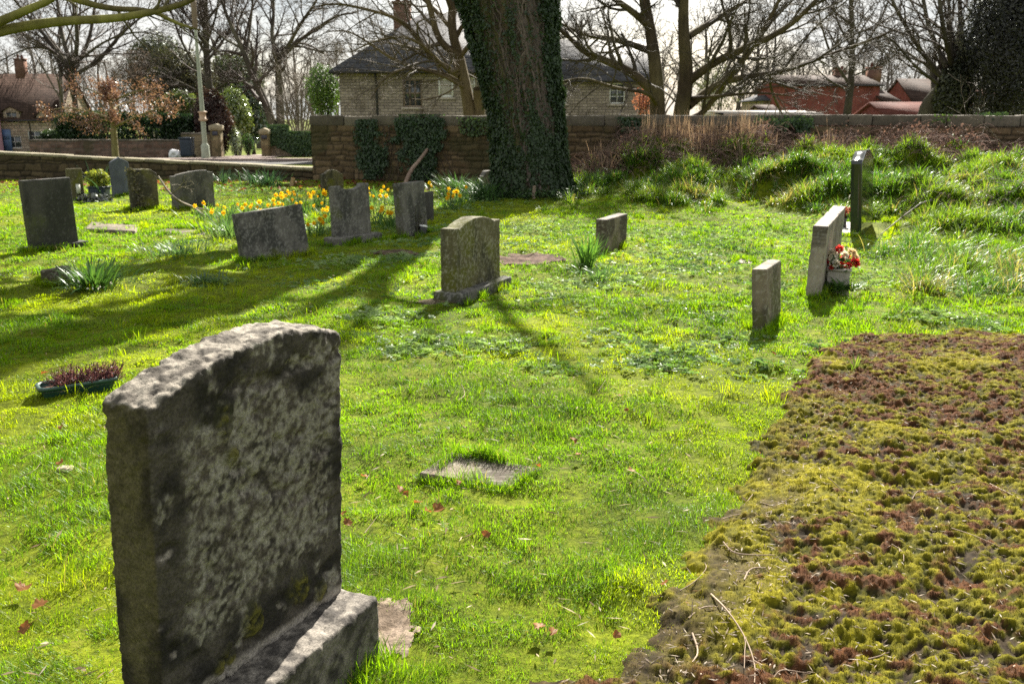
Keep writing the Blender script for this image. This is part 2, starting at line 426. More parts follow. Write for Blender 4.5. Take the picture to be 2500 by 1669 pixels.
PAL = {   # base, dark stain, pale lichen, moss
 'grey': ((0.131, 0.123, 0.107), (0.057, 0.056, 0.049), (0.246, 0.238, 0.213), (0.082, 0.090, 0.025)),
 'warm': ((0.180, 0.148, 0.107), (0.074, 0.061, 0.045), (0.312, 0.287, 0.238), (0.098, 0.098, 0.033)),
 'mossy': ((0.111, 0.098, 0.049), (0.049, 0.045, 0.029), (0.295, 0.279, 0.213), (0.107, 0.107, 0.018)),
 'blue': ((0.107, 0.119, 0.148), (0.082, 0.090, 0.115), (0.139, 0.148, 0.172), (0.098, 0.107, 0.098)),
 'dark': ((0.065, 0.062, 0.054), (0.036, 0.036, 0.030), (0.107, 0.104, 0.096), (0.071, 0.077, 0.036)),
 'pale': ((0.295, 0.254, 0.205), (0.164, 0.139, 0.115), (0.410, 0.394, 0.353), (0.230, 0.246, 0.164)),
}
def stone_col(P, N, pal, seed=0, lich=0.5, moss=0.35, freq=5.0, streak=1.0):
    b, dk, li, ms = [np.array(c) for c in PAL[pal]]
    x, y, z = P[:, 0], P[:, 1], P[:, 2]; s = seed * 3.7
    n1 = fbm(x * freq + s, y * freq, z * freq * 0.55, seed=seed + 1)
    n2 = fbm(x * 22 + s, y * 22, z * 9 * streak, seed=seed + 2)
    n3 = fbm(x * 3 + s, y * 3 + 9, z * 3, seed=seed + 3)
    n4 = fbm(x * 75 + s, y * 75, z * 60, seed=seed + 4, o=2)
    c = b[None] * (1 - sst(0.42, 0.62, n1))[:, None] + dk[None] * sst(0.42, 0.62, n1)[:, None]
    c = c * (0.75 + 0.5 * n2)[:, None]
    m = sst(0.62 - 0.25 * moss, 0.75 - 0.2 * moss, n3) * (0.5 + 0.5 * sst(0.35, 0.6, n2))
    c = c * (1 - m)[:, None] + ms[None] * m[:, None]
    l = sst(0.68 - 0.2 * lich, 0.80 - 0.2 * lich, n4) * 0.7 * sst(.25, .55, n2 * .5 + n3 * .5)
    return c * (1 - l)[:, None] + li[None] * l[:, None]

HEADS = 'headstones standing in the churchyard'
def place(A, B, T):
    """front-face bottom corners -> centre, rotation, width"""
    A = np.asarray(A); B = np.asarray(B); t = (B - A) / np.linalg.norm(B - A); n = np.array((t[1], -t[0]))
    return (A + B) / 2 - n * T / 2, math.atan2(t[1], t[0]), np.linalg.norm(B - A), t, n
def headstone(A, B, T, H, label, pal='grey', top=None, plinth=None, mat='granite', name='headstone', res=0.013, lean=(0, 0),
              seed=1, lich=0.4, moss=0.3, amp=0.003, taper=0.0, r=0.01, z0=0.0, cat='headstone', group=HEADS, streak=1.0):
    c, rot, W, t, n = place(A, B, T)
    Hm = H if top is None else 1.0
    topf = None if top is None else (lambda u: H * top(u))
    P, Q, N = stone_geo(W, T, H, topf, res, r, amp, 12, seed, taper)
    cc = stone_col(P, N, pal, seed, lich, moss, streak=streak)
    if pal == 'pale' and H > .5:
        bd = sst(.4, .8, -N[:, 0]) * sst(.70, .74, P[:, 2] / H) * (.55 + .45 * np.sin(P[:, 2] * 95 + 2 * fbm(P[:, 1] * 9, P[:, 2] * 9, seed=4)) ** 2); cc = cc * (1 - .6 * bd)[:, None]
    mb = MB(); mb.add(P, Q, c=cc)
    gz = float(ground_z(c[0], c[1])) if z0 == 0 else 0.0
    if plinth is None:
        o = mb.build(name, M[mat], smooth=True); o.location = (c[0], c[1], gz + z0)
        o.rotation_euler = (lean[0], lean[1], rot); tag(o, label, cat, group); root = o
    else:
        pf, pl, ps, ph, ppal = plinth         # front ledge, back/side overhang ..., height
        root = empty(name, (c[0], c[1], gz), label, cat, group, rot)
        root.rotation_euler = (lean[0], lean[1], rot)
        o = mb.build('slab', M[mat], root, True); o.location.z = ph
        PW, PT = W + 2 * ps, T + pf + pl
        P2, Q2, N2 = stone_geo(PW, PT, ph, None, max(res, 0.015), 0.012, amp, 12, seed + 5)
        m2 = MB(); m2.add(P2, Q2, c=stone_col(P2, N2, ppal, seed + 5, lich, moss * 0.5))
        p = m2.build('plinth', M[mat], root, True); p.location.y = (pl - pf) / 2
    hw, ht = W / 2, T / 2
    if plinth: hw, ht = PW / 2, PT / 2
    EXCL.append((c[0] + (n[0] * (plinth[0] - plinth[1]) / 2 if plinth else 0), c[1] + (n[1] * (plinth[0] - plinth[1]) / 2 if plinth else 0), hw + 0.005, ht + 0.005, rot))
    return root, c, rot, W, t, n

def flat_top(u): return np.ones_like(u)
def arc(side, p=2.0): return lambda u: side + (1 - side) * (1 - np.abs(2 * u - 1) ** p)
def shoulders(sh, w, rise):       # low square shoulder at each end, arch between
    def f(u):
        a = np.clip((u - w) / (1 - 2 * w), 0, 1); arch = 1 - rise * (2 * a - 1) ** 2
        return np.where((u < w) | (u > 1 - w), sh, arch)
    return f
def hollow(u):                    # raised ears with a sunk curve between
    return np.where(u < 0.20, 0.985, np.where(u > 0.80, 1.0, 0.955 - 0.055 * (1 - (2 * (u - 0.2) / 0.6 - 1) ** 2)))
def ogee(u):
    v = np.abs(2 * u - 1); return 0.84 + 0.16 * (1 - sst(0.15, 0.95, v))
def peon(u):                      # gentle point with shoulders
    v = np.abs(2 * u - 1); return 0.86 + 0.14 * (1 - v) ** 0.9

# --- the big weathered stone in the foreground
def big_stone():
    hp = 0.22
    Rr = un(828, 1445, hp); Ql = un(567, 1646, hp)
    t = (Rr - Ql) / np.linalg.norm(Rr - Ql); n = np.array((t[1], -t[0]))
    W = 0.695; T = 0.14; H = zat(*Rr, 760) - hp
    Rr = Rr + t * 0.02; L = Rr - t * W
    c = (Rr + L) / 2 - n * T / 2; rot = math.atan2(t[1], t[0])
    def top(u):
        return H * np.where(u < 0.62, 0.905 + 0.095 * (1 - ((0.62 - u) / 0.62) ** 1.9), 1.0 - 0.06 * ((u - 0.62) / 0.38) ** 2)
    P, Q, N = stone_geo(W, T, H, top, 0.0055, 0.014, 0.0, 10, 3)
    x, y, z = P[:, 0], P[:, 1], P[:, 2]
    side = sst(0.55, 0.85, N[:, 0] * -1)
    rough = (fbm(x * 13, y * 13, z * 13, seed=41) - 0.5) * 0.006 + (fbm(x * 42, y * 42, z * 42, seed=42, o=3) - 0.5) * 0.009 + (vn(x * 95, y * 95, z * 95, seed=45) - 0.5) * 0.005
    chip = -0.02 * sst(0.60, 0.75, fbm(x * 16, y * 16, z * 16, seed=43, o=3)) * sst(0.03, 0.0, np.abs(y) * -1 + T / 2) * 0.8
    topm = sst(0.5, 0.9, N[:, 2])
    rough = rough + topm * (fbm(x * 60, y * 60, z * 60, seed=44, o=3) - 0.5) * 0.011
    P = P + N * (rough + chip * 0.6)[:, None]
    N = vnormals(P, Q)
    # colours
    u = x / W + 0.5; v = z / H
    front = sst(0.3, 0.7, -N[:, 1])
    b0 = fbm(x * 5 + 3, y * 5, z * 5, seed=51); b1 = fbm(x * 17, y * 17, z * 17, seed=52); b2 = fbm(x * 85, y * 85, z * 85, seed=53, o=2)
    dark = mixc((0.022, 0.020, 0.018), (0.075, 0.066, 0.056), sst(0.3, 0.7, b1))
    # lichen field over the middle of the face
    reg = sst(0.04, 0.20, u + 0.25 * (b0 - 0.5) - 0.06 * (1 - v)) * sst(1.02, 0.86, u + 0.3 * (b0 - 0.5)) * sst(0.20, 0.36, v + 0.30 * (b0 - 0.5) - 0.16 * (u - .5)) * sst(0.90, 0.70, v + 0.30 * (b0 - 0.5) + .06 * np.abs(u - .3))
    reg = np.clip(reg + 0.55 * sst(0.60, 0.68, fbm(x * 13, y * 13, z * 13, seed=54)), 0, 1)
    l = front * sst(0.0, 1.0, reg * (0.25 + 1.5 * sst(0.24, 0.68, b1 * 0.38 + b2 * 0.62)))
    lich = mixc((0.085, 0.072, 0.062), (0.255, 0.24, 0.205), sst(0.35, 0.65, b2 * .5 + .5 * fbm(x * 24, y * 24, z * 24, seed=58))) 
    lich = lich * (0.72 + 0.5 * fbm(x * 6, y * 6, z * 6, seed=57))[:, None]
    col = dark * (1 - l)[:, None] + lich * l[:, None]
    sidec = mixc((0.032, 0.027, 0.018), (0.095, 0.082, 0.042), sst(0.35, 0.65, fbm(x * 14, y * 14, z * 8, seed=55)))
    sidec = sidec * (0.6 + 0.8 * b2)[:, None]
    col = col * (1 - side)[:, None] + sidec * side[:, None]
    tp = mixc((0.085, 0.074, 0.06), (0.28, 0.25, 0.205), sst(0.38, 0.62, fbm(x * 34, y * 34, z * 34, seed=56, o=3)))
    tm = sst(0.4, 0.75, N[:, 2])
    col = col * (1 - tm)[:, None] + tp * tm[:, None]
    # moss tufts
    ms = np.zeros(len(P))
    for (uu, vv, ru, rv) in [(0.33, 0.785, 0.045, 0.055), (0.36, 0.70, 0.035, 0.035), (0.31, 0.845, 0.018, 0.015), (0.43, 0.13, 0.05, 0.09), (0.70, 0.15, 0.06, 0.08), (0.30, 0.05, 0.06, 0.06), (0.85, .07, .05, .04)]:
        dd = ((u - uu) / ru) ** 2 + ((v - vv) / rv) ** 2
        ms = np.maximum(ms, sst(1.2, 0.3, dd + 3.4 * (b1 - 0.5) + 1.5 * (b2 - .5)) * front * (.4 + .6 * sst(.4, .6, b2)))
    mossc = mixc((0.035, 0.038, 0.010), (0.11, 0.10, 0.016), sst(0.35, 0.65, b2))
    col = col * (1 - ms * 0.9)[:, None] + mossc * (ms * 0.9)[:, None]
    P = P + N * (ms * (0.004 + 0.012 * b2))[:, None]
    # mortar fillet near the foot
    mort = front * sst(0.055, 0.03, v + 0.02 * (b1 - 0.5))
    col = col * (1 - mort)[:, None] + (np.array((0.30, 0.27, 0.235))[None] * (0.7 + 0.6 * b2)[:, None]) * mort[:, None]
    root = empty('headstone', (c[0], c[1], 0), 'large rough headstone in front, dark with grey lichen and moss', 'headstone', HEADS, rot)
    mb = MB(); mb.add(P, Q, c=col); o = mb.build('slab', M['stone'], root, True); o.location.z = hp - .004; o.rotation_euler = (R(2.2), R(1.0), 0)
    # plinth
    sx = 0.008; pf = 0.12; pb = 0.05
    P2, Q2, N2 = stone_geo(W + 2 * sx, T + pf + pb, hp, None, 0.007, 0.012, 0.0, 10, 8)
    x, y, z = P2.T
    P2 = P2 + N2 * ((fbm(x * 14, y * 14, z * 14, seed=61) - 0.5) * 0.012 + (fbm(x * 50, y * 50, z * 50, seed=62, o=3) - 0.5) * 0.013)[:, None]
    b1 = fbm(x * 15, y * 15, z * 15, seed=63); b2 = fbm(x * 48, y * 48, z * 48, seed=64, o=3)
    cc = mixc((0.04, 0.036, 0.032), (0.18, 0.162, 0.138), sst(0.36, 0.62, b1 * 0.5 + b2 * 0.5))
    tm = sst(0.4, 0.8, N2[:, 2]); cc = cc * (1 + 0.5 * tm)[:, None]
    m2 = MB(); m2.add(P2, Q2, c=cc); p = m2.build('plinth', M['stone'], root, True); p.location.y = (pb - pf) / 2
    EXCL.append((c[0] + n[0] * (pf - pb) / 2, c[1] + n[1] * (pf - pb) / 2, W / 2 + sx, (T + pf + pb) / 2, rot))
big_stone()

# --- the others
def hs(a, b, pt, T, label, **kw):
    z = kw.pop('hz', 0.0)
    A, B = un(*a, z), un(*b, z)
    if 'head' in kw:
        hd = R(kw.pop('head')); t = np.array((math.sin(hd), math.cos(hd)))
        # keep A and the pixel column of B
        k = (b[0] - 1250) / F
        dB = ray(*b); sl = dB[0] / dB[1]
        s = (sl * A[1] - A[0]) / (t[0] - sl * t[1]); B = A + t * s
    H = zat(*B, pt) - z
    return headstone(A, B, T, H, label, **kw)

hs((78, 612), (193, 598), 443, 0.10, 'plain dark grey slab on a low base, with flat top and thin left edge', pal='dark', plinth=(0.05, 0.05, 0.10, 0.03, 'dark'), head=38, seed=11, lich=0.2, lean=(0, R(-1)), r=0.006)
s6 = hs((170, 490), (208, 487), 412, 0.06, 'small olive headstone near the low wall with a white plaque', pal='mossy', plinth=(0.04, 0.04, 0.05, 0.05, 'grey'), head=50, seed=12, lich=0.1)
hs((277, 480), (322, 476), 385, 0.08, 'blue grey headstone with shallow peaked top by the low wall', pal='blue', top=peon, head=48, seed=13, lich=0.05, moss=0.0, streak=.2)
hs((322, 514), (390, 510), 412, 0.12, 'mossy brown headstone with ivy creeping down its left side', pal='mossy', head=55, seed=14, lich=0.3, moss=0.6, amp=0.008, top=lambda u: 1 - 0.09 * sst(0.75, 1.0, u) - .03 * fbm(u * 9, u * 0, seed=3))
hs((425, 513), (526, 505), 417, 0.09, 'wide grey headstone with bowed top, fallen branch before it', pal='grey', head=50, seed=15, lich=0.3, moss=0.15, top=lambda u: np.where(u < .12, .87, .90 + .10 * np.sin(np.clip((u - .12) / .88, 0, 1) * 2.1) - .04 * (u > .86)))
hs((600, 641), (757, 616), 502, 0.13, 'short broad speckled headstone leaning over, daffodils behind', pal='grey', head=45, seed=16, lich=0.75, moss=0.1, amp=0.006, lean=(R(-5), R(-4)), res=0.012)
hs((823, 580), (907, 560), 447, 0.10, 'headstone on a plinth with sunken curved top between two ears', pal='grey', head=36, hz=0.10, seed=17, lean=(R(-1.5), 0), lich=0.75, moss=0.2, top=hollow, plinth=(0.11, 0.06, 0.08, 0.10, 'grey'), res=0.012)
hs((790, 478), (840, 472), 413, 0.10, 'pale olive headstone with ogee curved top near the tall wall', pal='mossy', top=ogee, head=46, seed=18, lich=0.1, moss=0.2)
s16 = hs((988, 580), (1045, 560), 437, 0.13, 'tall plain grey headstone with dry ivy stems up its face', pal='grey', head=27, seed=19, lean=(R(-3.5), 0), lich=0.35, moss=0.2, res=0.012)
hs((1048, 545), (1060, 537), 461, 0.07, 'narrow black headstone half hidden behind the one with ivy stems', pal='dark', head=20, seed=20, lich=0.1, moss=0.05)
hs((1112, 706), (1221, 655), 512, 0.15, 'green mossy headstone with arched top and stepped shoulders on plinth', pal='mossy', head=26, hz=0.10, seed=21, lich=0.8, moss=0.7, amp=0.006, top=shoulders(0.90, 0.10, 0.12), plinth=(0.10, 0.05, 0.06, 0.10, 'grey'), res=0.011)
hs((1180, 470), (1200, 462), 418, 0.10, 'small pale grey headstone half hidden behind the ivy covered trunk', pal='grey', head=26, seed=22, lich=0.3, top=lambda u: 1 - 0.25 * sst(0.5, 0, u), moss=0.0)
hs((1478, 617), (1530, 588), 517, 0.13, 'low wide grey headstone behind a clump of upright green leaves', pal='warm', head=26, seed=23, lich=0.3, moss=0.15)
hs((1871, 806), (1906, 784), 630, 0.11, 'small narrow brown upright headstone alone in the sunny grass', pal='warm', head=28, seed=24, lean=(R(-3.8), 0), lich=0.6, moss=0.5, res=0.012, streak=.25, amp=0.004)
hs((2000, 727), (2043, 690), 500, 0.125, 'tall pale headstone with flaking edge, flower box at its foot', pal='pale', head=24, seed=25, lean=(R(2), 0), lich=0.3, moss=0.15, amp=0.010, res=0.012, streak=.3, r=0.006)
# polished black stone
def polished():
    A, B = un(2101, 580), un(2128, 560)
    hd = R(28); t = np.array((math.sin(hd), math.cos(hd))); sl = (2129 - 1250) / F
    dB = ray(2129, 560); sl = dB[0] / dB[1]; s = (sl * A[1] - A[0]) / (t[0] - sl * t[1]); B = A + t * s
    T = 0.14; c, rot, W, t, n = place(A, B, T); H = zat(*B, 372)
    f = lambda u: H * (0.90 + 0.10 * (1 - sst(0.35, 0.98, np.abs(2 * u - 1))))
    P, Q, N = stone_geo(W, T, H, f, 0.03, 0.006, 0.0)
    root = empty('headstone', (c[0], c[1], 0), 'tall polished black headstone with curved top at the foot of the bank', 'headstone', HEADS, rot)
    mb = MB(); mb.add(P, Q); o = mb.build('slab', M['polished'], root, True); o.rotation_euler.x = R(-4.2)
    m = MB(); P2, Q2, N2 = stone_geo(W + 0.10, T + 0.36, 0.06, None, 0.05, 0.006, 0.0); m.add(P2, Q2, c=(0.55, 0.53, 0.5))
    p = m.build('plinth', M['coping'], root, True); p.location.y = 0.20
    o.location.z = 0.05
    EXCL.append((c[0], c[1], W / 2 + 0.08, 0.34, rot))
    return c, t, n, W
pc, pt_, pn, pW = polished()

# low broken stone on the left, flat slabs
def low_stone():
    hs((104, 698), (178, 694), 655, 0.12, 'low broken reddish stone stump behind a clump of leaves', pal='warm', head=60, seed=31, lich=0.3, moss=0.3, amp=0.015, top=lambda u: 0.8 + 0.2 * u, name='broken_stone', cat='stone', group=None)
low_stone()
def flat_slab(px, z, th, label, pal, seed, group='flat stones lying in the grass', bumpy=0.006):
    c4 = np.array([un(*p) for p in px]); ctr = c4.mean(0)
    n = 26; u, v = np.meshgrid(np.linspace(0, 1, n), np.linspace(0, 1, n)); u = u.ravel(); v = v.ravel()
    xy = (c4[0][None] * ((1 - u) * (1 - v))[:, None] + c4[1][None] * (u * (1 - v))[:, None] + c4[2][None] * (u * v)[:, None] + c4[3][None] * ((1 - u) * v)[:, None]) - ctr
    zz = z + bumpy * (fbm((xy[:, 0]) * 14, xy[:, 1] * 14, seed=seed) - 0.5)
    top = np.column_stack((xy, zz)); bot = top.copy(); bot[:, 2] -= th
    i, j = np.meshgrid(np.arange(n - 1), np.arange(n - 1)); k = (j * n + i).ravel()
    q = np.stack((k, k + 1, k + n + 1, k + n), 1)
    rim = np.concatenate((np.arange(n), np.arange(n) * n + n - 1, np.arange(n)[::-1] + n * (n - 1), np.arange(n)[::-1] * n))
    rq = np.stack((rim[:-1], rim[:-1] + n * n, rim[1:] + n * n, rim[1:]), 1)
    V = np.concatenate((top, bot)); N = np.zeros_like(V); N[:, 2] = 1
    mb = MB(); mb.add(V, np.concatenate((q, rq)), c=stone_col(V + np.array((0, 0, seed)), N, pal, seed, 0.3, 0.1))
    o = mb.build('stone_slab', M['stone'], smooth=False); o.location = (ctr[0], ctr[1], float(ground_z(*ctr)))
    tag(o, label, 'slab', group)
    e = [np.linalg.norm(c4[1] - c4[0]) / 2, np.linalg.norm(c4[3] - c4[0]) / 2]
    d = c4[1] - c4[0]; EXCL.append((ctr[0], ctr[1], e[0] * 0.74, e[1] * 0.62, math.atan2(d[1], d[0])))
flat_slab([(1025, 1165), (1240, 1200), (1325, 1155), (1100, 1113)], 0.003, 0.07, 'grey stone slab sunk in the lawn with long grass over its back edge', 'warm', 41)
flat_slab([(345, 572), (500, 575), (512, 556), (390, 552)], 0.02, 0.08, 'pale paving slab in the grass before the wide bowed headstone', 'warm', 42)
flat_slab([(205, 562), (330, 568), (345, 553), (225, 545)], 0.02, 0.08, 'brown stone slab in the grass beside the plain dark slab', 'warm', 43)
flat_slab([(1795, 642), (1835, 644), (1838, 634), (1800, 632)], 0.02, 0.1, 'tiny pale flat stone in grass beyond the narrow brown headstone', 'pale', 44)

# ------------------------------------------------------------------ walls
def rubble_panel(mb, A, B, zA0, zB0, zAt, zBt, res, seed, rowh=0.13, amp=0.03, pal=((0.07, 0.05, 0.03), (0.14, 0.10, 0.06), (0.05, 0.042, 0.032)), lenr=(0.18, 0.5)):
    A = np.asarray(A, float); B = np.asarray(B, float); Ln = np.linalg.norm(B - A); t = (B - A) / Ln; n = np.array((t[1], -t[0]))
    ns = int(Ln / res) + 1; H = max(zAt - zA0, zBt - zB0); nz = int(H / res) + 1
    s, k = np.meshgrid(np.linspace(0, Ln, ns), np.linspace(0, 1, nz)); s = s.ravel(); k = k.ravel()
    z0 = zA0 + (zB0 - zA0) * s / Ln; z1 = zAt + (zBt - zAt) * s / Ln; z = z0 + (z1 - z0) * k
    zz = z + 0.12 * (fbm(s * 1.3, z * 2, seed=seed) - 0.5) + 0.05 * (fbm(s * 6, z * 6, seed=seed + 8, o=2) - 0.5)
    ss = s + 0.12 * (fbm(s * 5, z * 5, seed=seed + 1) - 0.5)
    r = np.random.default_rng(seed)
    rows = np.cumsum(rowh * r.uniform(0.45, 1.6, 60)) - 1.5
    ri = np.searchsorted(rows, zz); lo = rows[np.clip(ri - 1, 0, 59)]; hi = rows[np.clip(ri, 0, 59)]
    dz = np.minimum(zz - lo, hi - zz); ds = np.zeros_like(ss); cid = np.zeros_like(ss)
    for q in np.unique(ri):
        m = ri == q; cuts = np.cumsum(r.uniform(*lenr, int(Ln / lenr[0]) + 8)) - 0.5
        ci = np.searchsorted(cuts, ss[m]); a = cuts[np.clip(ci - 1, 0, len(cuts) - 1)]; b = cuts[np.clip(ci, 0, len(cuts) - 1)]
        ds[m] = np.minimum(ss[m] - a, b - ss[m]); cid[m] = q * 977 + ci
    e = sst(0.0, 0.03, np.minimum(dz, ds))
    rc = _h(cid, cid * 0 + seed, cid * 0, 5); rc2 = _h(cid, cid * 0 + seed, cid * 0, 6)
    d = amp * (e - 0.6) * (0.5 + 0.8 * rc) + 0.012 * (fbm(s * 14, z * 14, seed=seed + 2) - 0.5)
    V = np.column_stack((A[0] + t[0] * s + n[0] * d, A[1] + t[1] * s + n[1] * d, z))
    p0, p1, mo = [np.array(c) for c in pal]
    c = p0[None] * (1 - rc2)[:, None] + p1[None] * rc2[:, None]
    c = c * (0.7 + 0.6 * fbm(s * 8, z * 8, seed=seed + 4))[:, None]
    c = c * e[:, None] + mo[None] * (1 - e)[:, None]
    g = sst(0.55, 0.7, fbm(s * 1.2, z * 1.2, seed=seed + 6)) * 0.6
    c = c * (1 - g)[:, None] + np.array((0.055, 0.055, 0.025))[None] * g[:, None]
    i, j = np.meshgrid(np.arange(ns - 1), np.arange(nz - 1)); q = (j * ns + i).ravel()
    mb.add(V, np.stack((q, q + 1, q + ns + 1, q + ns), 1), c=c)
    return Ln, t, n
def wall_core(mb, A, B, th, z0, zAt, zBt, col):
    A = np.asarray(A, float); B = np.asarray(B, float); t = (B - A) / np.linalg.norm(B - A); n = np.array((t[1], -t[0]))
    f = 0.03
    pts = []
    for (p, zt) in ((A, zAt), (B, zBt)):
        for off in (-f, -th):
            for z in (z0, zt - 0.004): pts.append((p[0] + n[0] * off, p[1] + n[1] * off, z))
    mb.add(pts, [(0, 4, 5, 1), (2, 3, 7, 6), (1, 5, 7, 3), (0, 1, 3, 2), (4, 6, 7, 5)], c=col)
def coping_row(mb, A, B, zAt, zBt, th, hgt, over, r, lenr, pal):
    A = np.asarray(A, float); B = np.asarray(B, float); Ln = np.linalg.norm(B - A); t = (B - A) / Ln; n = np.array((t[1], -t[0])); s = 0
    while s < Ln - 0.05:
        l = min(r.uniform(*lenr), Ln - s)
        if Ln - s - l < lenr[0] * 0.5: l = Ln - s
        z = zAt + (zBt - zAt) * (s + l / 2) / Ln
        P, Q, N = stone_geo(l - 0.012, th + 2 * over, hgt * r.uniform(0.94, 1.06), None, 0.05, 0.02, 0.012, 7, int(r.integers(1, 900)), 0, 0.0)
        cn = A + t * (s + l / 2) - n * (th / 2)
        ang = math.atan2(t[1], t[0]); ca, sa = math.cos(ang), math.sin(ang)
        tilt = (zBt - zAt) / Ln
        V = np.column_stack((cn[0] + P[:, 0] * ca - P[:, 1] * sa, cn[1] + P[:, 0] * sa + P[:, 1] * ca, z + P[:, 2] + P[:, 0] * tilt + r.uniform(-.01, .01)))
        k = r.uniform(0.75, 1.2); cc = np.array(pal[0]) * (1 - (u := r.uniform())) + np.array(pal[1]) * u
        nz = 0.7 + 0.6 * fbm(V[:, 0] * 6, V[:, 1] * 6, V[:, 2] * 6, seed=77)
        mb.add(V, Q, c=cc[None] * nz[:, None] * k)
        s += l
r_ = np.random.default_rng(5)
tw = empty('stone_wall', (WA[0], WA[1], 0), 'tall rubble stone wall with block coping behind the big trunk', 'wall')
I = Matrix.Translation((-WA[0], -WA[1], 0))
def build_at(mb, name, mat, parent, off, smooth=False):
    for k in range(len(mb.V)): mb.V[k] = mb.V[k] - np.array(off)
    return mb.build(name, mat, parent, smooth)
off = (WA[0], WA[1], 0)
mb = MB(); TOPW = 1.34
rubble_panel(mb, WA, WB, -0.25, -0.1, TOPW, TOPW + 0.02, 0.028, 5, 0.12, 0.035, ((0.085, 0.058, 0.032), (0.19, 0.135, 0.078), (0.06, 0.047, 0.032)))
wall_core(mb, WA, WB, 0.48, -0.8, TOPW, TOPW + 0.02, (0.1, 0.08, 0.055))
# left end face of the wall
rubble_panel(mb, WA - WN * 0.48, WA, -0.8, -0.25, TOPW, TOPW, 0.03, 6, 0.13, 0.02)
build_at(mb, 'masonry', M['wall'], tw, off)
mb = MB(); coping_row(mb, WA - WT * 0.02, WB, TOPW, TOPW + 0.02, 0.48, 0.24, 0.015, r_, (0.5, 1.0), ((0.10, 0.085, 0.062), (0.16, 0.14, 0.11)))
build_at(mb, 'coping', M['coping'], tw, off, True)
# low wall on the left
LA, LB = np.array((-24.0, 23.6)), np.array((-5.0, 23.02))
zl = lambda x: 0.31 + (x + 5.02) * (0.31 - 0.68) / 7.91
lw = empty('stone_wall', (LB[0], LB[1], 0), 'long low stone wall with pale coping between graves and street', 'wall')
off = (LB[0], LB[1], 0)
mb = MB(); rubble_panel(mb, LA, LB, -0.3, -0.3, zl(LA[0]) - 0.06, zl(LB[0]) - 0.06, 0.035, 15, 0.12, 0.03, ((0.06, 0.045, 0.028), (0.12, 0.09, 0.05), (0.03, 0.025, 0.018)))
wall_core(mb, LA, LB, 0.36, -1.2, zl(LA[0]) - 0.06, zl(LB[0]) - 0.06, (0.1, 0.08, 0.055)); build_at(mb, 'masonry', M['wall'], lw, off)
mb = MB(); coping_row(mb, LA, LB, zl(LA[0]) - 0.065, zl(LB[0]) - 0.065, 0.36, 0.075, 0.03, r_, (0.5, 0.9), ((0.21, 0.185, 0.12), (0.29, 0.26, 0.18)))
build_at(mb, 'coping', M['coping'], lw, off, True)
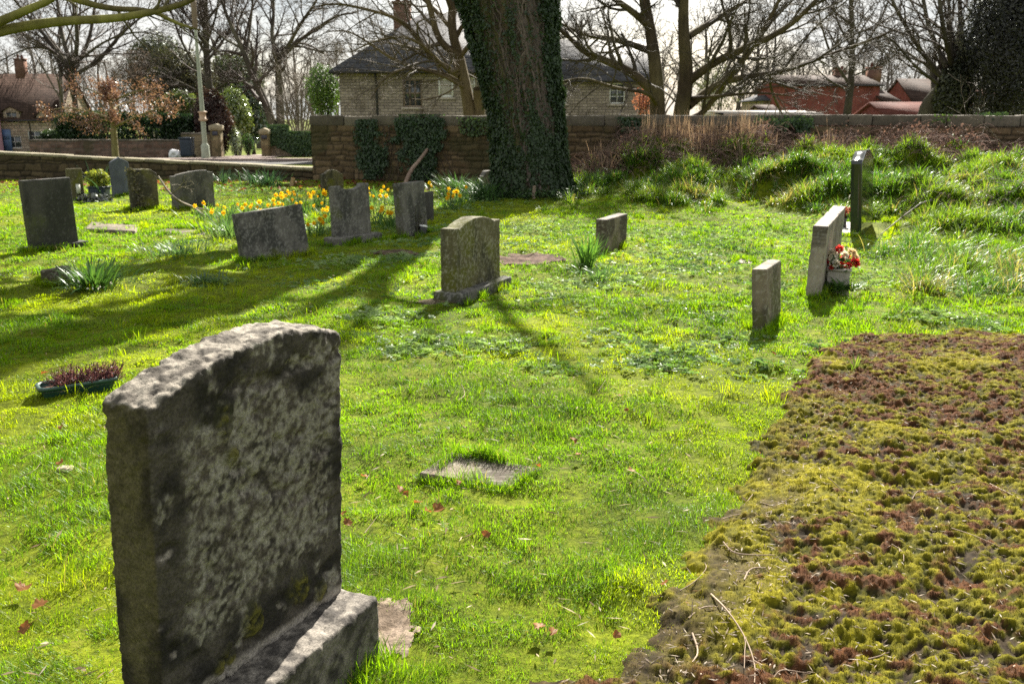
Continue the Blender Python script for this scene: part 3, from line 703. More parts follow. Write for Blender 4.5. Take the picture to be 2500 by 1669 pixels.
#PART2
# ------------------------------------------------------------------ trees
def v_add(a, b, k=1.0): return (a[0] + b[0] * k, a[1] + b[1] * k, a[2] + b[2] * k)
def v_nrm(a):
    l = math.sqrt(a[0] * a[0] + a[1] * a[1] + a[2] * a[2]) + 1e-12; return (a[0] / l, a[1] / l, a[2] / l)
class Tree:
    def __init__(s, seed, P): s.r = random.Random(seed); s.P = P; s.out = {}
    def side(s, d, ang):
        r = s.r
        while True:
            q = (r.gauss(0, 1), r.gauss(0, 1), r.gauss(0, 1)); k = q[0] * d[0] + q[1] * d[1] + q[2] * d[2]
            q = (q[0] - d[0] * k, q[1] - d[1] * k, q[2] - d[2] * k)
            if abs(q[0]) + abs(q[1]) + abs(q[2]) > 0.3: break
        q = v_nrm(q); c, n = math.cos(ang), math.sin(ang)
        return (d[0] * c + q[0] * n, d[1] * c + q[1] * n, d[2] * c + q[2] * n)
    def emit(s, lvl, pts, rad): s.out.setdefault((lvl, len(pts)), []).append((pts, rad))
    def grow(s, p, d, L, r, lvl):
        P = s.P; rn = s.r; n = P['seg'][lvl]; w = P['wander'][lvl]; up = P['up'][lvl]
        pts = [p]; rad = [r]; dirs = [d]; st = L / n
        for i in range(n):
            d = v_nrm((d[0] + rn.gauss(0, w), d[1] + rn.gauss(0, w), d[2] + rn.gauss(0, w) + up))
            p = v_add(p, d, st); pts.append(p); dirs.append(d)
            rad.append(max(P['rmin'], r * (1 - 0.72 * (i + 1) / n)))
        s.emit(lvl, pts, rad); s.kids(pts, rad, dirs, L, lvl)
    def kids(s, pts, rad, dirs, L, lvl, n=None, t0=None, ratio=None):
        P = s.P; rn = s.r
        if lvl + 1 >= len(P['seg']): return
        n = P['n'][lvl] if n is None else n; t0 = P['t0'][lvl] if t0 is None else t0
        for c in range(n):
            t = t0 + (1 - t0) * (c + rn.random()) / n; k = t * (len(pts) - 1); i = min(int(k), len(pts) - 2); f = k - i
            p = tuple(pts[i][a] * (1 - f) + pts[i + 1][a] * f for a in range(3)); r0 = rad[i] * (1 - f) + rad[i + 1] * f
            a0, a1 = P['ang'][lvl]
            d = s.side(dirs[i + 1], R(rn.uniform(a0, a1)))
            l = L * (ratio or P['ratio'][lvl]) * (1.15 - 0.6 * t) * rn.uniform(0.6, 1.25)
            s.grow(p, d, l, max(P['rmin'], r0 * P['rr'][lvl]), lvl + 1)
    def limb(s, pts, r0, r1, lvl=0, n=None, t0=None, ratio=None, kids=True):
        """given polyline (smoothed) as a level-lvl member with children"""
        j = s.P.get('jit', 0.7 * r1)
        q = [tuple(pts[0])] + [tuple(c + s.r.gauss(0, j) for c in p) for p in pts[1:]]
        for _ in range(2):
            o = [q[0]]
            for a, b in zip(q[:-1], q[1:]):
                o.append(tuple(a[k] * .75 + b[k] * .25 for k in range(3))); o.append(tuple(a[k] * .25 + b[k] * .75 for k in range(3)))
            o.append(q[-1]); q = o
        m = len(q); rad = [r0 + (r1 - r0) * i / (m - 1) for i in range(m)]
        dirs = [v_nrm(tuple(q[min(i + 1, m - 1)][k] - q[max(i - 1, 0)][k] for k in range(3))) for i in range(m)]
        L = sum(math.dist(a, b) for a, b in zip(q[:-1], q[1:]))
        s.emit(lvl, q, rad)
        if kids: s.kids(q, rad, dirs, L, lvl, n, t0, ratio)
    def mesh(s, lvls, sides, c0, c1, seed=0):
        mb = MB()
        for (lvl, k), lst in sorted(s.out.items()):
            if lvl not in lvls: continue
            P = np.array([a for a, b in lst]); Rr = np.array([b for a, b in lst])
            S = sides[min(lvl, len(sides) - 1)]
            mid = P.reshape(-1, 3); t = fbm(mid[:, 0] * 2, mid[:, 1] * 2, mid[:, 2] * 1.2, seed=seed, o=3)
            cc = mixc(c0, c1, sst(0.35, 0.65, t)); cc = np.repeat(cc, S, axis=0)
            tubes(mb, P, Rr, S, cc)
        return mb
def tree_obj(T, name, base, label, group=None, sides=(10, 7, 5, 3, 3, 3), trunk_lv=(0, 1), c0=(0.06, 0.05, 0.04), c1=(0.11, 0.10, 0.07), tw0=(0.055, 0.04, 0.034), tw1=(0.10, 0.078, 0.062)):
    root = empty(name, tuple(base), label, 'tree', group)
    a = T.mesh(trunk_lv, sides, c0, c1); lv = sorted({l for l, _ in T.out} - set(trunk_lv))
    b = T.mesh(lv, sides, tw0, tw1)
    build_at(a, 'trunk', M['bark'], root, base, True); build_at(b, 'crown', M['twig'], root, base)
    return root

P_TWIG = dict(seg=[8, 6, 5, 4, 3], wander=[.06, .12, .16, .2, .22], up=[.02, .03, .03, .02, .02], n=[9, 7, 6, 5], t0=[.3, .25, .2, .15],
              ang=[(25, 60), (25, 60), (25, 60), (25, 60)], ratio=[.5, .5, .5, .5], rr=[.55, .55, .55, .6], rmin=.006)
def PT(**kw): d = dict(P_TWIG); d.update(kw); return d
def A(px, depth): return [tuple(at(x, y, depth + (dz[0] if dz else 0))) for (x, y, *dz) in px]
BARE = 'bare trees beyond the churchyard wall'

# sycamore with two stems right of the house
T = Tree(11, PT(n=[9, 8, 8, 7], rmin=.0045, wander=[.05, .1, .14, .18, .2]))
D = 25.5
T.limb([tuple(at(1610, 300, D) - np.array((0, 0, 1.8)))] + A([(1610, 300), (1605, 200), (1592, 100), (1578, 0), (1560, -110), (1530, -200)], D), .27, .05, 0, 12, .6)
T.limb([tuple(at(1655, 305, D) - np.array((0, 0, 1.8)))] + A([(1660, 300), (1676, 190), (1672, 90), (1662, 0), (1680, -110), (1700, -200)], D), .27, .05, 0, 12, .6)
for px, r0, r1, n in [
    ([(1604, 235), (1545, 180), (1480, 150), (1425, 128), (1385, 88), (1340, 50)], .15, .03, 13),
    ([(1600, 130), (1510, 100, .6), (1430, 85, 1), (1370, 60, 1.2)], .11, .025, 11),
    ([(1590, 70), (1545, 30, -.5), (1470, -20, -1), (1400, -60, -1)], .12, .03, 10),
    ([(1680, 200), (1730, 158, -.4), (1792, 129, -.8), (1907, 79, -1.3), (1982, 14, -1.8), (2040, -60, -2)], .14, .03, 14),
    ([(1680, 260), (1740, 212, .5), (1785, 193, .6), (1870, 184, .8), (1932, 168, 1), (2018, 139, 1.2), (2125, 97, 1.4), (2190, 70, 1.5)], .13, .02, 18),
    ([(1680, 90), (1740, 50, .5), (1800, 20, 1), (1860, -20, 1.5)], .11, .03, 10),
    ([(1690, 290), (1722, 275), (1778, 190, -.6), (1832, 136, -1), (1896, 21, -1.3), (1930, -80, -1.5)], .10, .03, 13),
    ([(1606, 260), (1585, 225, -1), (1500, 215, -2), (1430, 190, -2.5), (1370, 200, -3)], .07, .015, 11),
    ([(1672, 40), (1650, -30), (1620, -120)], .12, .04, 8),
    ([(1690, 240), (1760, 235, -1), (1850, 225, -2), (1930, 235, -2.4)], .06, .012, 10)]:
    T.limb(A(px, D), r0, r1, 1, n, .2)
b6 = at(1635, 300, D); b6[2] = 0
tree_obj(T, 'sycamore_tree', b6, 'twin stemmed bare tree with mossy spreading limbs just behind the wall', BARE, c0=(0.06, 0.045, 0.03), c1=(0.115, 0.095, 0.05), tw0=(.05, .04, .032), tw1=(.10, .085, .058))

# leaning many-stemmed tree left of the trunk, in front of the house
T = Tree(12, PT(n=[8, 7, 6, 6], up=[.0, -.01, -.03, -.05, -.04], wander=[.05, .1, .15, .2, .22], rmin=.004)); D = 24.6
T.limb([tuple(at(1160, 300, D) - np.array((0, 0, 1.8)))] + A([(1155, 290), (1142, 230), (1124, 143), (1108, 72), (1102, 0), (1090, -120)], D), .20, .07, 0, 8, .4)
T.limb(A([(1168, 300), (1172, 255), (1168, 215)], D), .17, .14, 0, 0)
for px, r0, r1, n in [
    ([(1122, 139), (1072, 100), (1052, 29), (1045, -30), (1020, -120)], .11, .05, 8),
    ([(1120, 185), (1104, 172), (1050, 143, -.4), (1020, 90, -.5), (979, 46, -.8), (889, 21, -1), (818, 7, -1.2), (760, 20, -1.2)], .09, .012, 15),
    ([(1130, 205), (1080, 178, .3), (1015, 168, .5), (954, 143, .7), (900, 104, .8), (846, 72, 1), (795, 78, 1)], .07, .01, 15),
    ([(1118, 170), (1097, 179, -.5), (1040, 115, -1), (1000, 95, -1.2), (972, 89, -1.2), (907, 104, -1.5), (860, 128, -1.6)], .06, .01, 13),
    ([(1135, 215), (1060, 175, -1), (980, 165, -1.5), (930, 200, -1.6), (905, 245, -1.7)], .05, .008, 11),
    ([(1130, 200), (1090, 230, -1), (1040, 245, -1.3), (1000, 240, -1.5)], .03, .008, 6),
    ([(1110, 80), (1060, 20, .5), (1000, -30, 1), (940, -60, 1)], .07, .02, 9)]:
    T.limb(A(px, D), r0, r1, 1, n, .15)
b5 = at(1155, 300, D); b5[2] = 0
tree_obj(T, 'bare_tree', b5, 'leaning bare tree with arching branches before the stone house', BARE, c0=(0.085, 0.064, 0.04), c1=(0.145, 0.115, 0.062), tw0=(.07, .055, .04), tw1=(.125, .10, .07))

def gz_far(y): return -0.0285 * max(0, min(y - 25.5, 95))
def far_tree(seed, name, label, D, trunk, limbs, P, r=(.28, .1), n0=6, **kw):
    T = Tree(seed, P); tp = A(trunk, D); b = np.array(tp[0]); b[2] = gz_far(D)
    T.limb([(b[0], b[1], b[2] - .3)] + tp, r[0], r[1], 0, n0, .55)
    for px, r0, r1, n in limbs: T.limb(A(px, D), r0, r1, 1, n, .15)
    return tree_obj(T, name, b, label, BARE, sides=(8, 6, 4, 3, 3), **kw)
PF = PT(n=[8, 9, 8, 6], rmin=.007, wander=[.05, .1, .15, .2, .22])
far_tree(21, 'bare_tree', 'large spreading bare tree above the red roofed cottage', 58, [(186, 320), (183, 232), (178, 172)], [
    ([(178, 180), (120, 100), (60, 30), (0, -40)], .17, .04, 13), ([(178, 172), (150, 80, 1), (140, 0, 2), (120, -90, 2)], .16, .05, 12),
    ([(178, 172), (190, 90, -1), (176, 0, -2), (180, -120, -2)], .17, .05, 12), ([(180, 185), (240, 150), (290, 90), (345, 40), (400, 10)], .14, .03, 13),
    ([(180, 175), (215, 100, 2), (235, 0, 3), (250, -90, 3)], .14, .05, 12), ([(150, 140), (110, 115), (60, 118), (-20, 160)], .10, .02, 11),
    ([(190, 150), (260, 95, -2), (340, 75, -3), (400, 90, -3)], .09, .02, 10), ([(170, 160), (100, 60, 3), (30, -20, 4)], .10, .03, 10)], PF)
far_tree(22, 'bare_tree', 'dark bare tree with two stems behind the ivy garden wall', 57, [(684, 320), (678, 200), (682, 145)], [
    ([(672, 320), (645, 240), (612, 172), (590, 120), (560, 60), (535, -10)], .30, .06, 16), ([(681, 150), (715, 110), (760, 80), (820, 38), (870, 30)], .17, .03, 14),
    ([(681, 150), (662, 90, 1), (670, 30, 2), (662, -60, 2)], .17, .05, 13), ([(700, 118), (740, 50, -1), (775, 0, -2), (800, -80, -2)], .12, .04, 12),
    ([(620, 190), (570, 205, -1), (520, 190, -2)], .07, .02, 8), ([(600, 140), (610, 60, 2), (620, -30, 2)], .12, .04, 11), ([(590, 118), (540, 90, 1), (490, 40, 1)], .09, .03, 9),
    ([(720, 110), (790, 130, -1), (850, 120, -2)], .07, .015, 9)], PF, r=(.33, .17))
far_tree(23, 'bare_tree', 'upright dark twiggy tree behind the lamp post', 60, [(520, 330), (508, 180), (503, 60), (498, -60)], [
    ([(506, 200), (450, 120), (420, 40), (400, -40)], .12, .03, 13), ([(505, 150), (560, 80, 1), (585, 0, 1)], .11, .03, 12), ([(503, 80), (470, 0, -1), (450, -70, -1)], .1, .03, 11),
    ([(512, 240), (440, 200, -1), (370, 170, -2)], .1, .02, 13), ([(512, 230), (570, 190, -1), (610, 120, -1)], .09, .02, 12), ([(504, 110), (530, 30, -2), (540, -50, -2)], .09, .03, 11)],
    PT(n=[12, 10, 8, 5], rmin=.009), r=(.33, .12), n0=18)
far_tree(24, 'bare_tree', 'slender bare tree in front of the red brick house', 37, [(2066, 290), (2069, 210), (2078, 150), (2076, 60), (2082, -60)], [
    ([(2070, 200), (2030, 140), (2005, 60), (1990, -20)], .07, .02, 10), ([(2077, 160), (2120, 100, 1), (2160, 30, 1), (2180, -40, 1)], .07, .02, 10),
    ([(2076, 110), (2040, 50, 1), (2030, -30, 1)], .06, .02, 9), ([(2078, 140), (2140, 120, -1), (2200, 70, -1)], .05, .01, 9), ([(2072, 190), (2120, 170, -1), (2170, 150, -1)], .04, .01, 8), ([(2068, 220), (2010, 190, -1), (1960, 120, -1)], .05, .01, 9)], PF, r=(.2, .06), n0=8)
t8 = far_tree(25, 'pollarded_tree', 'pollarded tree with fan of upright branches above an ivy bound trunk', 29, [(2300, 290), (2308, 220), (2325, 165)], [
    ([(2312, 205), (2250, 125), (2205, 60), (2172, -10), (2150, -90)], .09, .03, 13), ([(2318, 180), (2268, 70, 1), (2248, -20, 1), (2235, -90, 1)], .09, .03, 12),
    ([(2325, 165), (2303, 70, -1), (2288, -20, -1), (2285, -90, -1)], .10, .03, 12), ([(2330, 160), (2345, 60, 1), (2340, -30, 1), (2345, -90, 1)], .10, .03, 12),
    ([(2332, 160), (2385, 70), (2402, -20), (2420, -90)], .09, .03, 12), ([(2305, 215), (2235, 165, -1), (2185, 100, -1), (2145, 80, -1)], .06, .01, 10), ([(2325, 170), (2320, 50, .5), (2312, -60, .5)], .08, .03, 11),
    ([(2310, 200), (2225, 130, 1), (2150, 110, 2), (2090, 60, 2)], .05, .01, 9)], PT(n=[7, 8, 6, 4], rmin=.005, up=[.02, .06, .05, .03, .02]), r=(.42, .3), n0=8)
# ------------------------------------------------------------------ leafy masses
def leafy(mb, n, c, s, L, W, c0, c1, seed, shell=0.45, lump=0.35, freq=1.6, box=False, dry=0.0):
    r = np.random.default_rng(seed); u = rnd_unit(n, r)
    if box:
        p = r.uniform(-1, 1, (n, 3)); ax = r.integers(0, 3, n); p[np.arange(n), ax] = np.sign(p[np.arange(n), ax]) * r.uniform(0.55, 1.05, n)
    else:
        rad = (1 - shell * r.random(n) ** 1.6)
        lm = 1 + lump * (fbm(u[:, 0] * freq * 1.5 + seed, u[:, 1] * freq * 1.5, u[:, 2] * freq * 1.5, seed=seed, o=3) - 0.5) * 2
        p = u * (rad * lm)[:, None]
    P = np.asarray(c) + p * np.asarray(s)
    nn = unit(u + rnd_unit(n, r) * 0.9 + np.array((0, 0, .3))); d = unit(np.cross(nn, rnd_unit(n, r)) + np.array((0, 0, -.25)))
    t = np.clip(fbm(P[:, 0] * 1.3, P[:, 1] * 1.3, P[:, 2] * 1.3, seed=seed + 1, o=3) * 1.6 - 0.3 + r.normal(0, .22, n), 0, 1)
    leaves(mb, P, d, nn, L * r.uniform(.6, 1.3, n), W * r.uniform(.6, 1.3, n), mixc(c0, c1, t))
def shrub(name, label, cat, px, py, D, sx, sz, n, L, W, c0, c1, seed, mat='shrub', group=None, sy=None, stems=True, lump=.35, shell=.6, zc=None):
    c = at(px, py, D); gz = gz_far(D); sy = sy or sx
    root = empty(name, (c[0], D, gz), label, cat, group)
    mb = MB(); leafy(mb, n, (0, 0, c[2] - gz), (sx, sy, sz), L, W, c0, c1, seed, shell, lump); mb.build('foliage', M[mat], root)
    r = np.random.default_rng(seed); k = 9
    if stems:
        P = np.zeros((k, 6, 3)); e = r.uniform(-.7, .7, (k, 2))
        for i in range(6):
            t = i / 5; P[:, i, 0] = e[:, 0] * sx * t ** 1.3 + .05 * r.normal(size=k); P[:, i, 1] = e[:, 1] * sy * t ** 1.3; P[:, i, 2] = (c[2] - gz + sz * .6) * t - .1 * (i == 0)
        m2 = MB(); tubes(m2, P, np.linspace(.05, .012, 6)[None].repeat(k, 0), 5, (0.07, 0.055, 0.04)); m2.build('stem', M['twig'], root)
    return root
SH = 'shrubs growing beyond the wall'
shrub('holly_bush', 'bright yellow green glossy bush between the gate pillars', 'bush', 578, 275, 59, .95, 1.6, 4200, .2, .11, (.09, .14, .02), (.30, .36, .10), 61, 'holly', SH)
shrub('laurel_bush', 'dark glossy bush glinting white in sun beside the driveway', 'bush', 612, 275, 61, 1.1, 2.0, 9000, .2, .11, (.02, .045, .015), (.07, .12, .05), 62, 'holly', SH)
shrub('variegated_bush', 'slim pale variegated bush beside the driveway', 'bush', 574, 345, 56, .34, 1.0, 1100, .13, .07, (.10, .14, .05), (.40, .44, .28), 63, 'holly', SH)
shrub('box_bush', 'small clipped round dark bush in the driveway', 'bush', 605, 350, 57, .38, .62, 1300, .09, .05, (.025, .06, .02), (.08, .14, .04), 64, 'shrub', SH)
shrub('conifer_hedge', 'dark brown conifer hedge leaning over the gate pillar', 'hedge', 520, 300, 56, 1.15, 1.9, 15000, .2, .07, (.035, .018, .015), (.085, .04, .035), 65, 'shrub', SH, shell=.5)
shrub('yew_tree', 'dark brown green evergreen mass behind the lamp post', 'tree', 450, 215, 64, 2.4, 2.6, 22000, .24, .09, (.03, .032, .018), (.10, .085, .05), 66, 'shrub', SH)
shrub('evergreen_bush', 'yellow green evergreen bush above the long dark hedge', 'bush', 435, 258, 60, 1.3, .9, 8000, .2, .09, (.05, .07, .02), (.16, .19, .06), 67, 'shrub', SH)
shrub('evergreen_bush', 'leafy green bush against the corner of the stone house', 'bush', 790, 225, 46, .85, 1.3, 4200, .13, .07, (.03, .06, .015), (.12, .20, .03), 68, 'shrub', SH)
shrub('evergreen_tree', 'sombre dark evergreen tree rising at the edge beside the pollarded tree', 'tree', 2470, 90, 28, 1.35, 2.9, 60000, .09, .04, (.016, .018, .017), (.06, .056, .055), 69, 'shrub', SH, shell=.75, sy=1.6)
shrub('evergreen_bush', 'grey green leafy mass behind the branches of the twin stemmed tree', 'bush', 1745, 215, 62, 1.7, 1.9, 3000, .17, .06, (.06, .065, .045), (.14, .14, .09), 70, 'shrub', SH, shell=.8)
shrub('evergreen_tree', 'dark evergreen crown behind the copper leaved tree', 'tree', 385, 165, 72, 2.2, 2.6, 14000, .26, .10, (.02, .028, .016), (.075, .08, .045), 76, 'shrub', SH, shell=.8)
shrub('evergreen_tree', 'low dark evergreen filling the gap beside the dark two stemmed tree', 'tree', 575, 190, 70, 1.9, 1.8, 9000, .25, .1, (.025, .035, .018), (.085, .10, .045), 77, 'shrub', SH, shell=.8)
shrub('bare_thicket', 'brown twiggy thicket between the large spreading tree and the lamp post', 'bush', 335, 190, 68, 2.3, 1.9, 5000, .3, .04, (.06, .045, .035), (.14, .105, .085), 75, 'dry', SH, shell=.9)
shrub('red_shrub', 'red leaved shrub beside the end of the stone house', 'bush', 1572, 248, 31, .35, .55, 900, .09, .035, (.20, .05, .04), (.42, .16, .13), 71, 'shrub', SH, shell=.8)
def hedge_box(name, label, px0, px1, pyt, pyb, D, thick, n, c0, c1, seed, L=.14, mat='shrub'):
    a = at(px0, pyt, D); b = at(px1, pyb, D); gz = gz_far(D)
    root = empty(name, ((a[0] + b[0]) / 2, D, gz), label, 'hedge', SH)
    mb = MB(); w = (b[0] - a[0]) / 2; h = (a[2] - gz) / 2
    leafy(mb, n, (0, 0, h), (w, thick, h), L, L * .5, c0, c1, seed, box=True)
    V = mb.V[0]; V[:, 2] += (0.5 * (fbm(V[:, 0] * .8, V[:, 1], seed=seed) - .5)) * np.clip(V[:, 2] / (2 * h), 0, 1)
    mb.build('foliage', M[mat], root)
    m2 = MB(); k = max(3, int(w * 2)); xs = np.linspace(-w * .95, w * .95, k)
    P = np.stack([np.column_stack((xs, xs * 0, np.full(k, z))) for z in (-.2, h, h * 1.7)], 1); tubes(m2, P, np.array([[.05, .04, .02]] * k), 5, (.05, .04, .03)); m2.build('stem', M['twig'], root)
    return root
hedge_box('garden_hedge', 'long dark green hedge above the brick garden wall', 148, 470, 278, 345, 55.5, .8, 30000, (.013, .03, .012), (.04, .075, .026), 72, .2)
hedge_box('garden_hedge', 'low dark hedge in the yard between cottage and garden wall', 110, 175, 320, 345, 56.6, .7, 6000, (.02, .035, .016), (.05, .08, .03), 73, .18)

# copper leaved little tree by the road
D = 33
T = Tree(31, PT(n=[9, 7, 5, 3], rmin=.004, ratio=[.28, .34, .5, .5], up=[.02, -.03, -.03, .0, .0]))
tp = A([(281, 385), (277, 330), (272, 270), (270, 250), (268, 222)], D); b = np.array(tp[0]); b[2] = gz_far(D)
T.limb([(b[0], b[1], b[2] - .2)] + tp, .16, .03, 0, 8, .45)
for px, n in [([(278, 310), (320, 290), (370, 270), (425, 255)], 12), ([(274, 290), (220, 275), (170, 262), (125, 268)], 12), ([(272, 260), (240, 225, 1), (190, 210, 1)], 10), ([(272, 250), (320, 225, -1), (380, 215, -1)], 11), ([(276, 300), (250, 290, -1), (200, 300, -1.4)], 9), ([(273, 270), (300, 250, 1.4), (360, 245, 1.8)], 10)]:
    T.limb(A(px, D), .05, .01, 1, n, .2)
root = empty('copper_tree', tuple(b), 'small roadside tree with pinkish copper leaves', 'tree')
build_at(T.mesh((0, 1), (9, 6), (.13, .11, .06), (.20, .17, .09)), 'trunk', M['bark'], root, b, True)
mb = T.mesh((2, 3, 4), (5, 4, 3, 3, 3), (.10, .07, .05), (.15, .11, .08))
r = np.random.default_rng(8)
tips = np.array([a[-1] for (l, k), lst in T.out.items() if l >= 2 for a, _ in lst]); tips = tips[r.integers(0, len(tips), 5200)] + r.normal(0, .09, (5200, 3))
leaves(mb, tips, rnd_unit(5200, r) + np.array((0, 0, -.4)), rnd_unit(5200, r), r.uniform(.05, .10, 5200), r.uniform(.03, .055, 5200), mixc((.12, .048, .042), (.30, .165, .145), r.random(5200)))
build_at(mb, 'crown', M['shrub'], root, b)
# pale twiggy bare shrub left of the house
T = Tree(33, PT(n=[10, 8, 5, 3], rmin=.007)); D = 50; b = at(735, 330, D); b[2] = gz_far(D)
for i in range(9):
    x = 735 + (i - 4) * 12; T.limb(A([(735 + (i - 4) * 5, 320), (x, 250), (x + (i - 4) * 5, 190 - (i % 3) * 22)], D), .05, .02, 1, 13, .1)
tree_obj(T, 'bare_shrub', b, 'pale twiggy bare shrub left of the stone house', BARE, sides=(6, 5, 4, 3, 3), c0=(.16, .13, .10), c1=(.25, .21, .17), tw0=(.15, .125, .10), tw1=(.26, .22, .18))

# overhanging limbs of a tree standing left of the frame
D = 8.2
T = Tree(35, PT(seg=[8, 6, 5, 4], n=[5, 4, 3], rmin=.004, wander=[.05, .12, .16, .2], ratio=[.3, .35, .5], jit=.022))
bx = np.array((-7.2, D, 0.0))
T.limb([(-7.2, D, -.3), (-7.2, D, 1.2), (-7.05, D, 2.4), (-7.3, D + .3, 4.5), (-7.0, D + .4, 7.5), (-7.1, D, 10)], .33, .10, 0, 9, .6, .4)
T.limb([(-7.1, D, 1.6)] + A([(-330, 150), (-150, 110), (-30, 82), (60, 60), (150, 50), (280, 48), (345, 38), (400, 20), (470, -6), (560, -50)], D), .06, .016, 1, 6, .62, .16)
T.limb([(-7.1, D, 1.9)] + A([(-300, 130), (-150, 95), (-40, 58), (30, 36), (80, 20), (125, -2), (200, -60)], D - .1), .055, .022, 1, 3, .75, .12)
T.limb([(-7.0, D, 2.6)] + A([(-200, -70), (60, -50), (185, -2), (260, 20), (370, 28), (430, 45), (485, 66)], D + .2), .05, .007, 1, 5, .55, .1)
root = empty('overhanging_tree', tuple(bx), 'mossy branches reaching in from a tree beside the churchyard', 'tree')
build_at(T.mesh((0, 1), (12, 9), (.12, .10, .045), (.22, .21, .06)), 'trunk', M['bark'], root, bx, True)
build_at(T.mesh((2, 3), (5, 4, 4, 4), (.10, .085, .05), (.17, .15, .07)), 'crown', M['twig'], root, bx)

# ------------------------------------------------------------------ the great ivy-covered trunk
def great_trunk():
    r = np.random.default_rng(3); dy = TRUNK[1]
    prof = []   # (z, cx, half-width) from pixel columns
    for py, xl, xr in [(478, 1196, 1402), (455, 1206, 1394), (420, 1204, 1388), (360, 1200, 1382), (285, 1192, 1374), (200, 1172, 1366), (100, 1142, 1360), (0, 1110, 1357), (-90, 1080, 1362)]:
        a = at(xl, py, dy); b_ = at(xr, py, dy); prof.append((a[2], (a[0] + b_[0]) / 2, (b_[0] - a[0]) / 2 * .91))
    prof = np.array(prof); prof = np.vstack(((-.3, prof[0, 1], prof[0, 2] * 1.12), prof))
    zt = prof[-1, 0]
    nz, na = 150, 160
    z = np.linspace(-.3, zt, nz); a = np.linspace(0, 2 * math.pi, na, endpoint=False)
    cx = np.interp(z, prof[:, 0], prof[:, 1]) - TRUNK[0]; hw = np.interp(z, prof[:, 0], prof[:, 2])
    Zg, Ag = np.meshgrid(z, a, indexing='ij'); ca, sa = np.cos(Ag), np.sin(Ag)
    flut = 0.10 * (fbm(ca * 1.6 + 3, sa * 1.6, Zg * .22, seed=81, o=3) - .5) + 0.055 * (fbm(ca * 6, sa * 6, Zg * .5, seed=82, o=4) - .5)
    flare = 0.18 * sst(.7, -.2, Zg) * (fbm(ca * 2.4, sa * 2.4, seed=83, o=2) - .35) * 2
    ridg = 0.030 * (np.abs(fbm(ca * 15, sa * 15, Zg * 2.6, seed=84, o=3) - .5) * 2)
    rad = hw[:, None] * (1 + flut) + flare - ridg
    X = cx[:, None] + rad * ca; Y = rad * sa * .95
    V = np.stack((X, Y, Zg), -1).reshape(-1, 3)
    i, j = np.meshgrid(np.arange(nz - 1), np.arange(na), indexing='ij'); j2 = (j + 1) % na
    q = np.stack((i * na + j, i * na + j2, (i + 1) * na + j2, (i + 1) * na + j), -1).reshape(-1, 4)
    t = fbm(ca * 3, sa * 3, Zg * 1.2, seed=85).ravel(); g = fbm(ca * 2.2 + 7, sa * 2.2, Zg * .5, seed=86).ravel()
    c = mixc((.034, .025, .018), (.105, .078, .054), sst(.35, .65, t)); gm = sst(.5, .62, g) * .6
    c = c * (1 - gm)[:, None] + np.array((.10, .10, .04))[None] * gm[:, None]
    root = empty('ancient_tree', (TRUNK[0], TRUNK[1], 0.05), 'massive old tree trunk clad in ivy standing before the wall', 'tree')
    mb = MB(); mb.add(V, q, c=c); mb.build('trunk', M['bark'], root, True)
    # limbs above the frame
    Tt = Tree(51, PT(seg=[7, 6, 5, 4], n=[3, 4, 4], ratio=[.55, .5, .5], rmin=.012, wander=[.06, .12, .15, .2], up=[.03, .02, .0, .0]))
    top = (cx[-1], 0, zt - .35); o = (TRUNK[0], TRUNK[1], 0)
    L = lambda pts, r0, r1, n: Tt.limb(pts, r0, r1, 0, n, .3)
    L([(cx[-1] + .05, 0, zt - .6), (cx[-1] + .05, 0, zt + 1.2), (-.25, -.1, 7.0), (-.75, -.2, 9.0), (-1.2, .2, 11.5), (-1.3, .2, 14)], .76, .14, 7)
    L([(cx[-1] - .45, 0, zt - .5), (cx[-1] - 1.0, -.1, zt + 1.0), (-2.3, -.3, 6.9), (-3.0, -.4, 8.7), (-3.6, -.3, 11)], .42, .10, 6)
    L([(cx[-1] + .55, 0, zt - .4), (1.35, -.1, 5.7), (2.0, -.3, 7.2), (2.5, -.7, 8.0), (2.9, -1.6, 8.05), (3.1, -2.2, 8.2)], .09, .03, 0)
    L([(.0, .2, zt + .3), (1.0, 1.5, 7.4), (1.6, 2.6, 10)], .34, .10, 5)
    L([(-.1, .2, zt), (.1, .9, 6.5), (.0, 1.4, 8.5), (-.5, 1.8, 11)], .48, .10, 5)
    mb = Tt.mesh((0, 1, 2, 3), (12, 7, 5, 4), (.085, .062, .042), (.17, .14, .09)); mb.build('crown', M['bark'], root, True)
    # ivy: stems and leaves climbing the trunk, one plant
    def surf(th, zz, off):
        zi = np.clip((zz + .3) / (zt + .3) * (nz - 1), 0, nz - 1.001); k = zi.astype(int); ti = (th % (2 * math.pi)) / (2 * math.pi) * na; m = ti.astype(int) % na
        rr = rad[k, m] + off; return np.stack((cx[k] + rr * np.cos(th), rr * np.sin(th) * .95, zz), -1)
    ivy = empty('ivy_plant', (TRUNK[0], TRUNK[1], 0.05), 'ivy with woody stems and dark leaves climbing the massive trunk', 'ivy')
    n = 120000; th = r.uniform(math.pi * .85, math.pi * 2.15, n); zz = r.uniform(0.0, zt - .05, n)
    # image-left edge is th = pi, image-right edge th = 2 pi, facing us = 1.5 pi
    fx = np.cos(th)
    f = fbm(fx * 3.2, np.sin(th) * 3.2, zz * .9, seed=91) * .7 + .3 * fbm(fx * 11, np.sin(th) * 11, zz * 5, seed=94, o=3)
    dens = 0.08 + 1.0 * sst(.48, .60, f + .18 * sst(2.0, .4, zz) - .05) 
    dens = np.maximum(dens, 1.15 * sst(.50, .74, fx + 1.0 * (f - .5)) * (1 - .15 * sst(3, 4, zz)))     # right flank
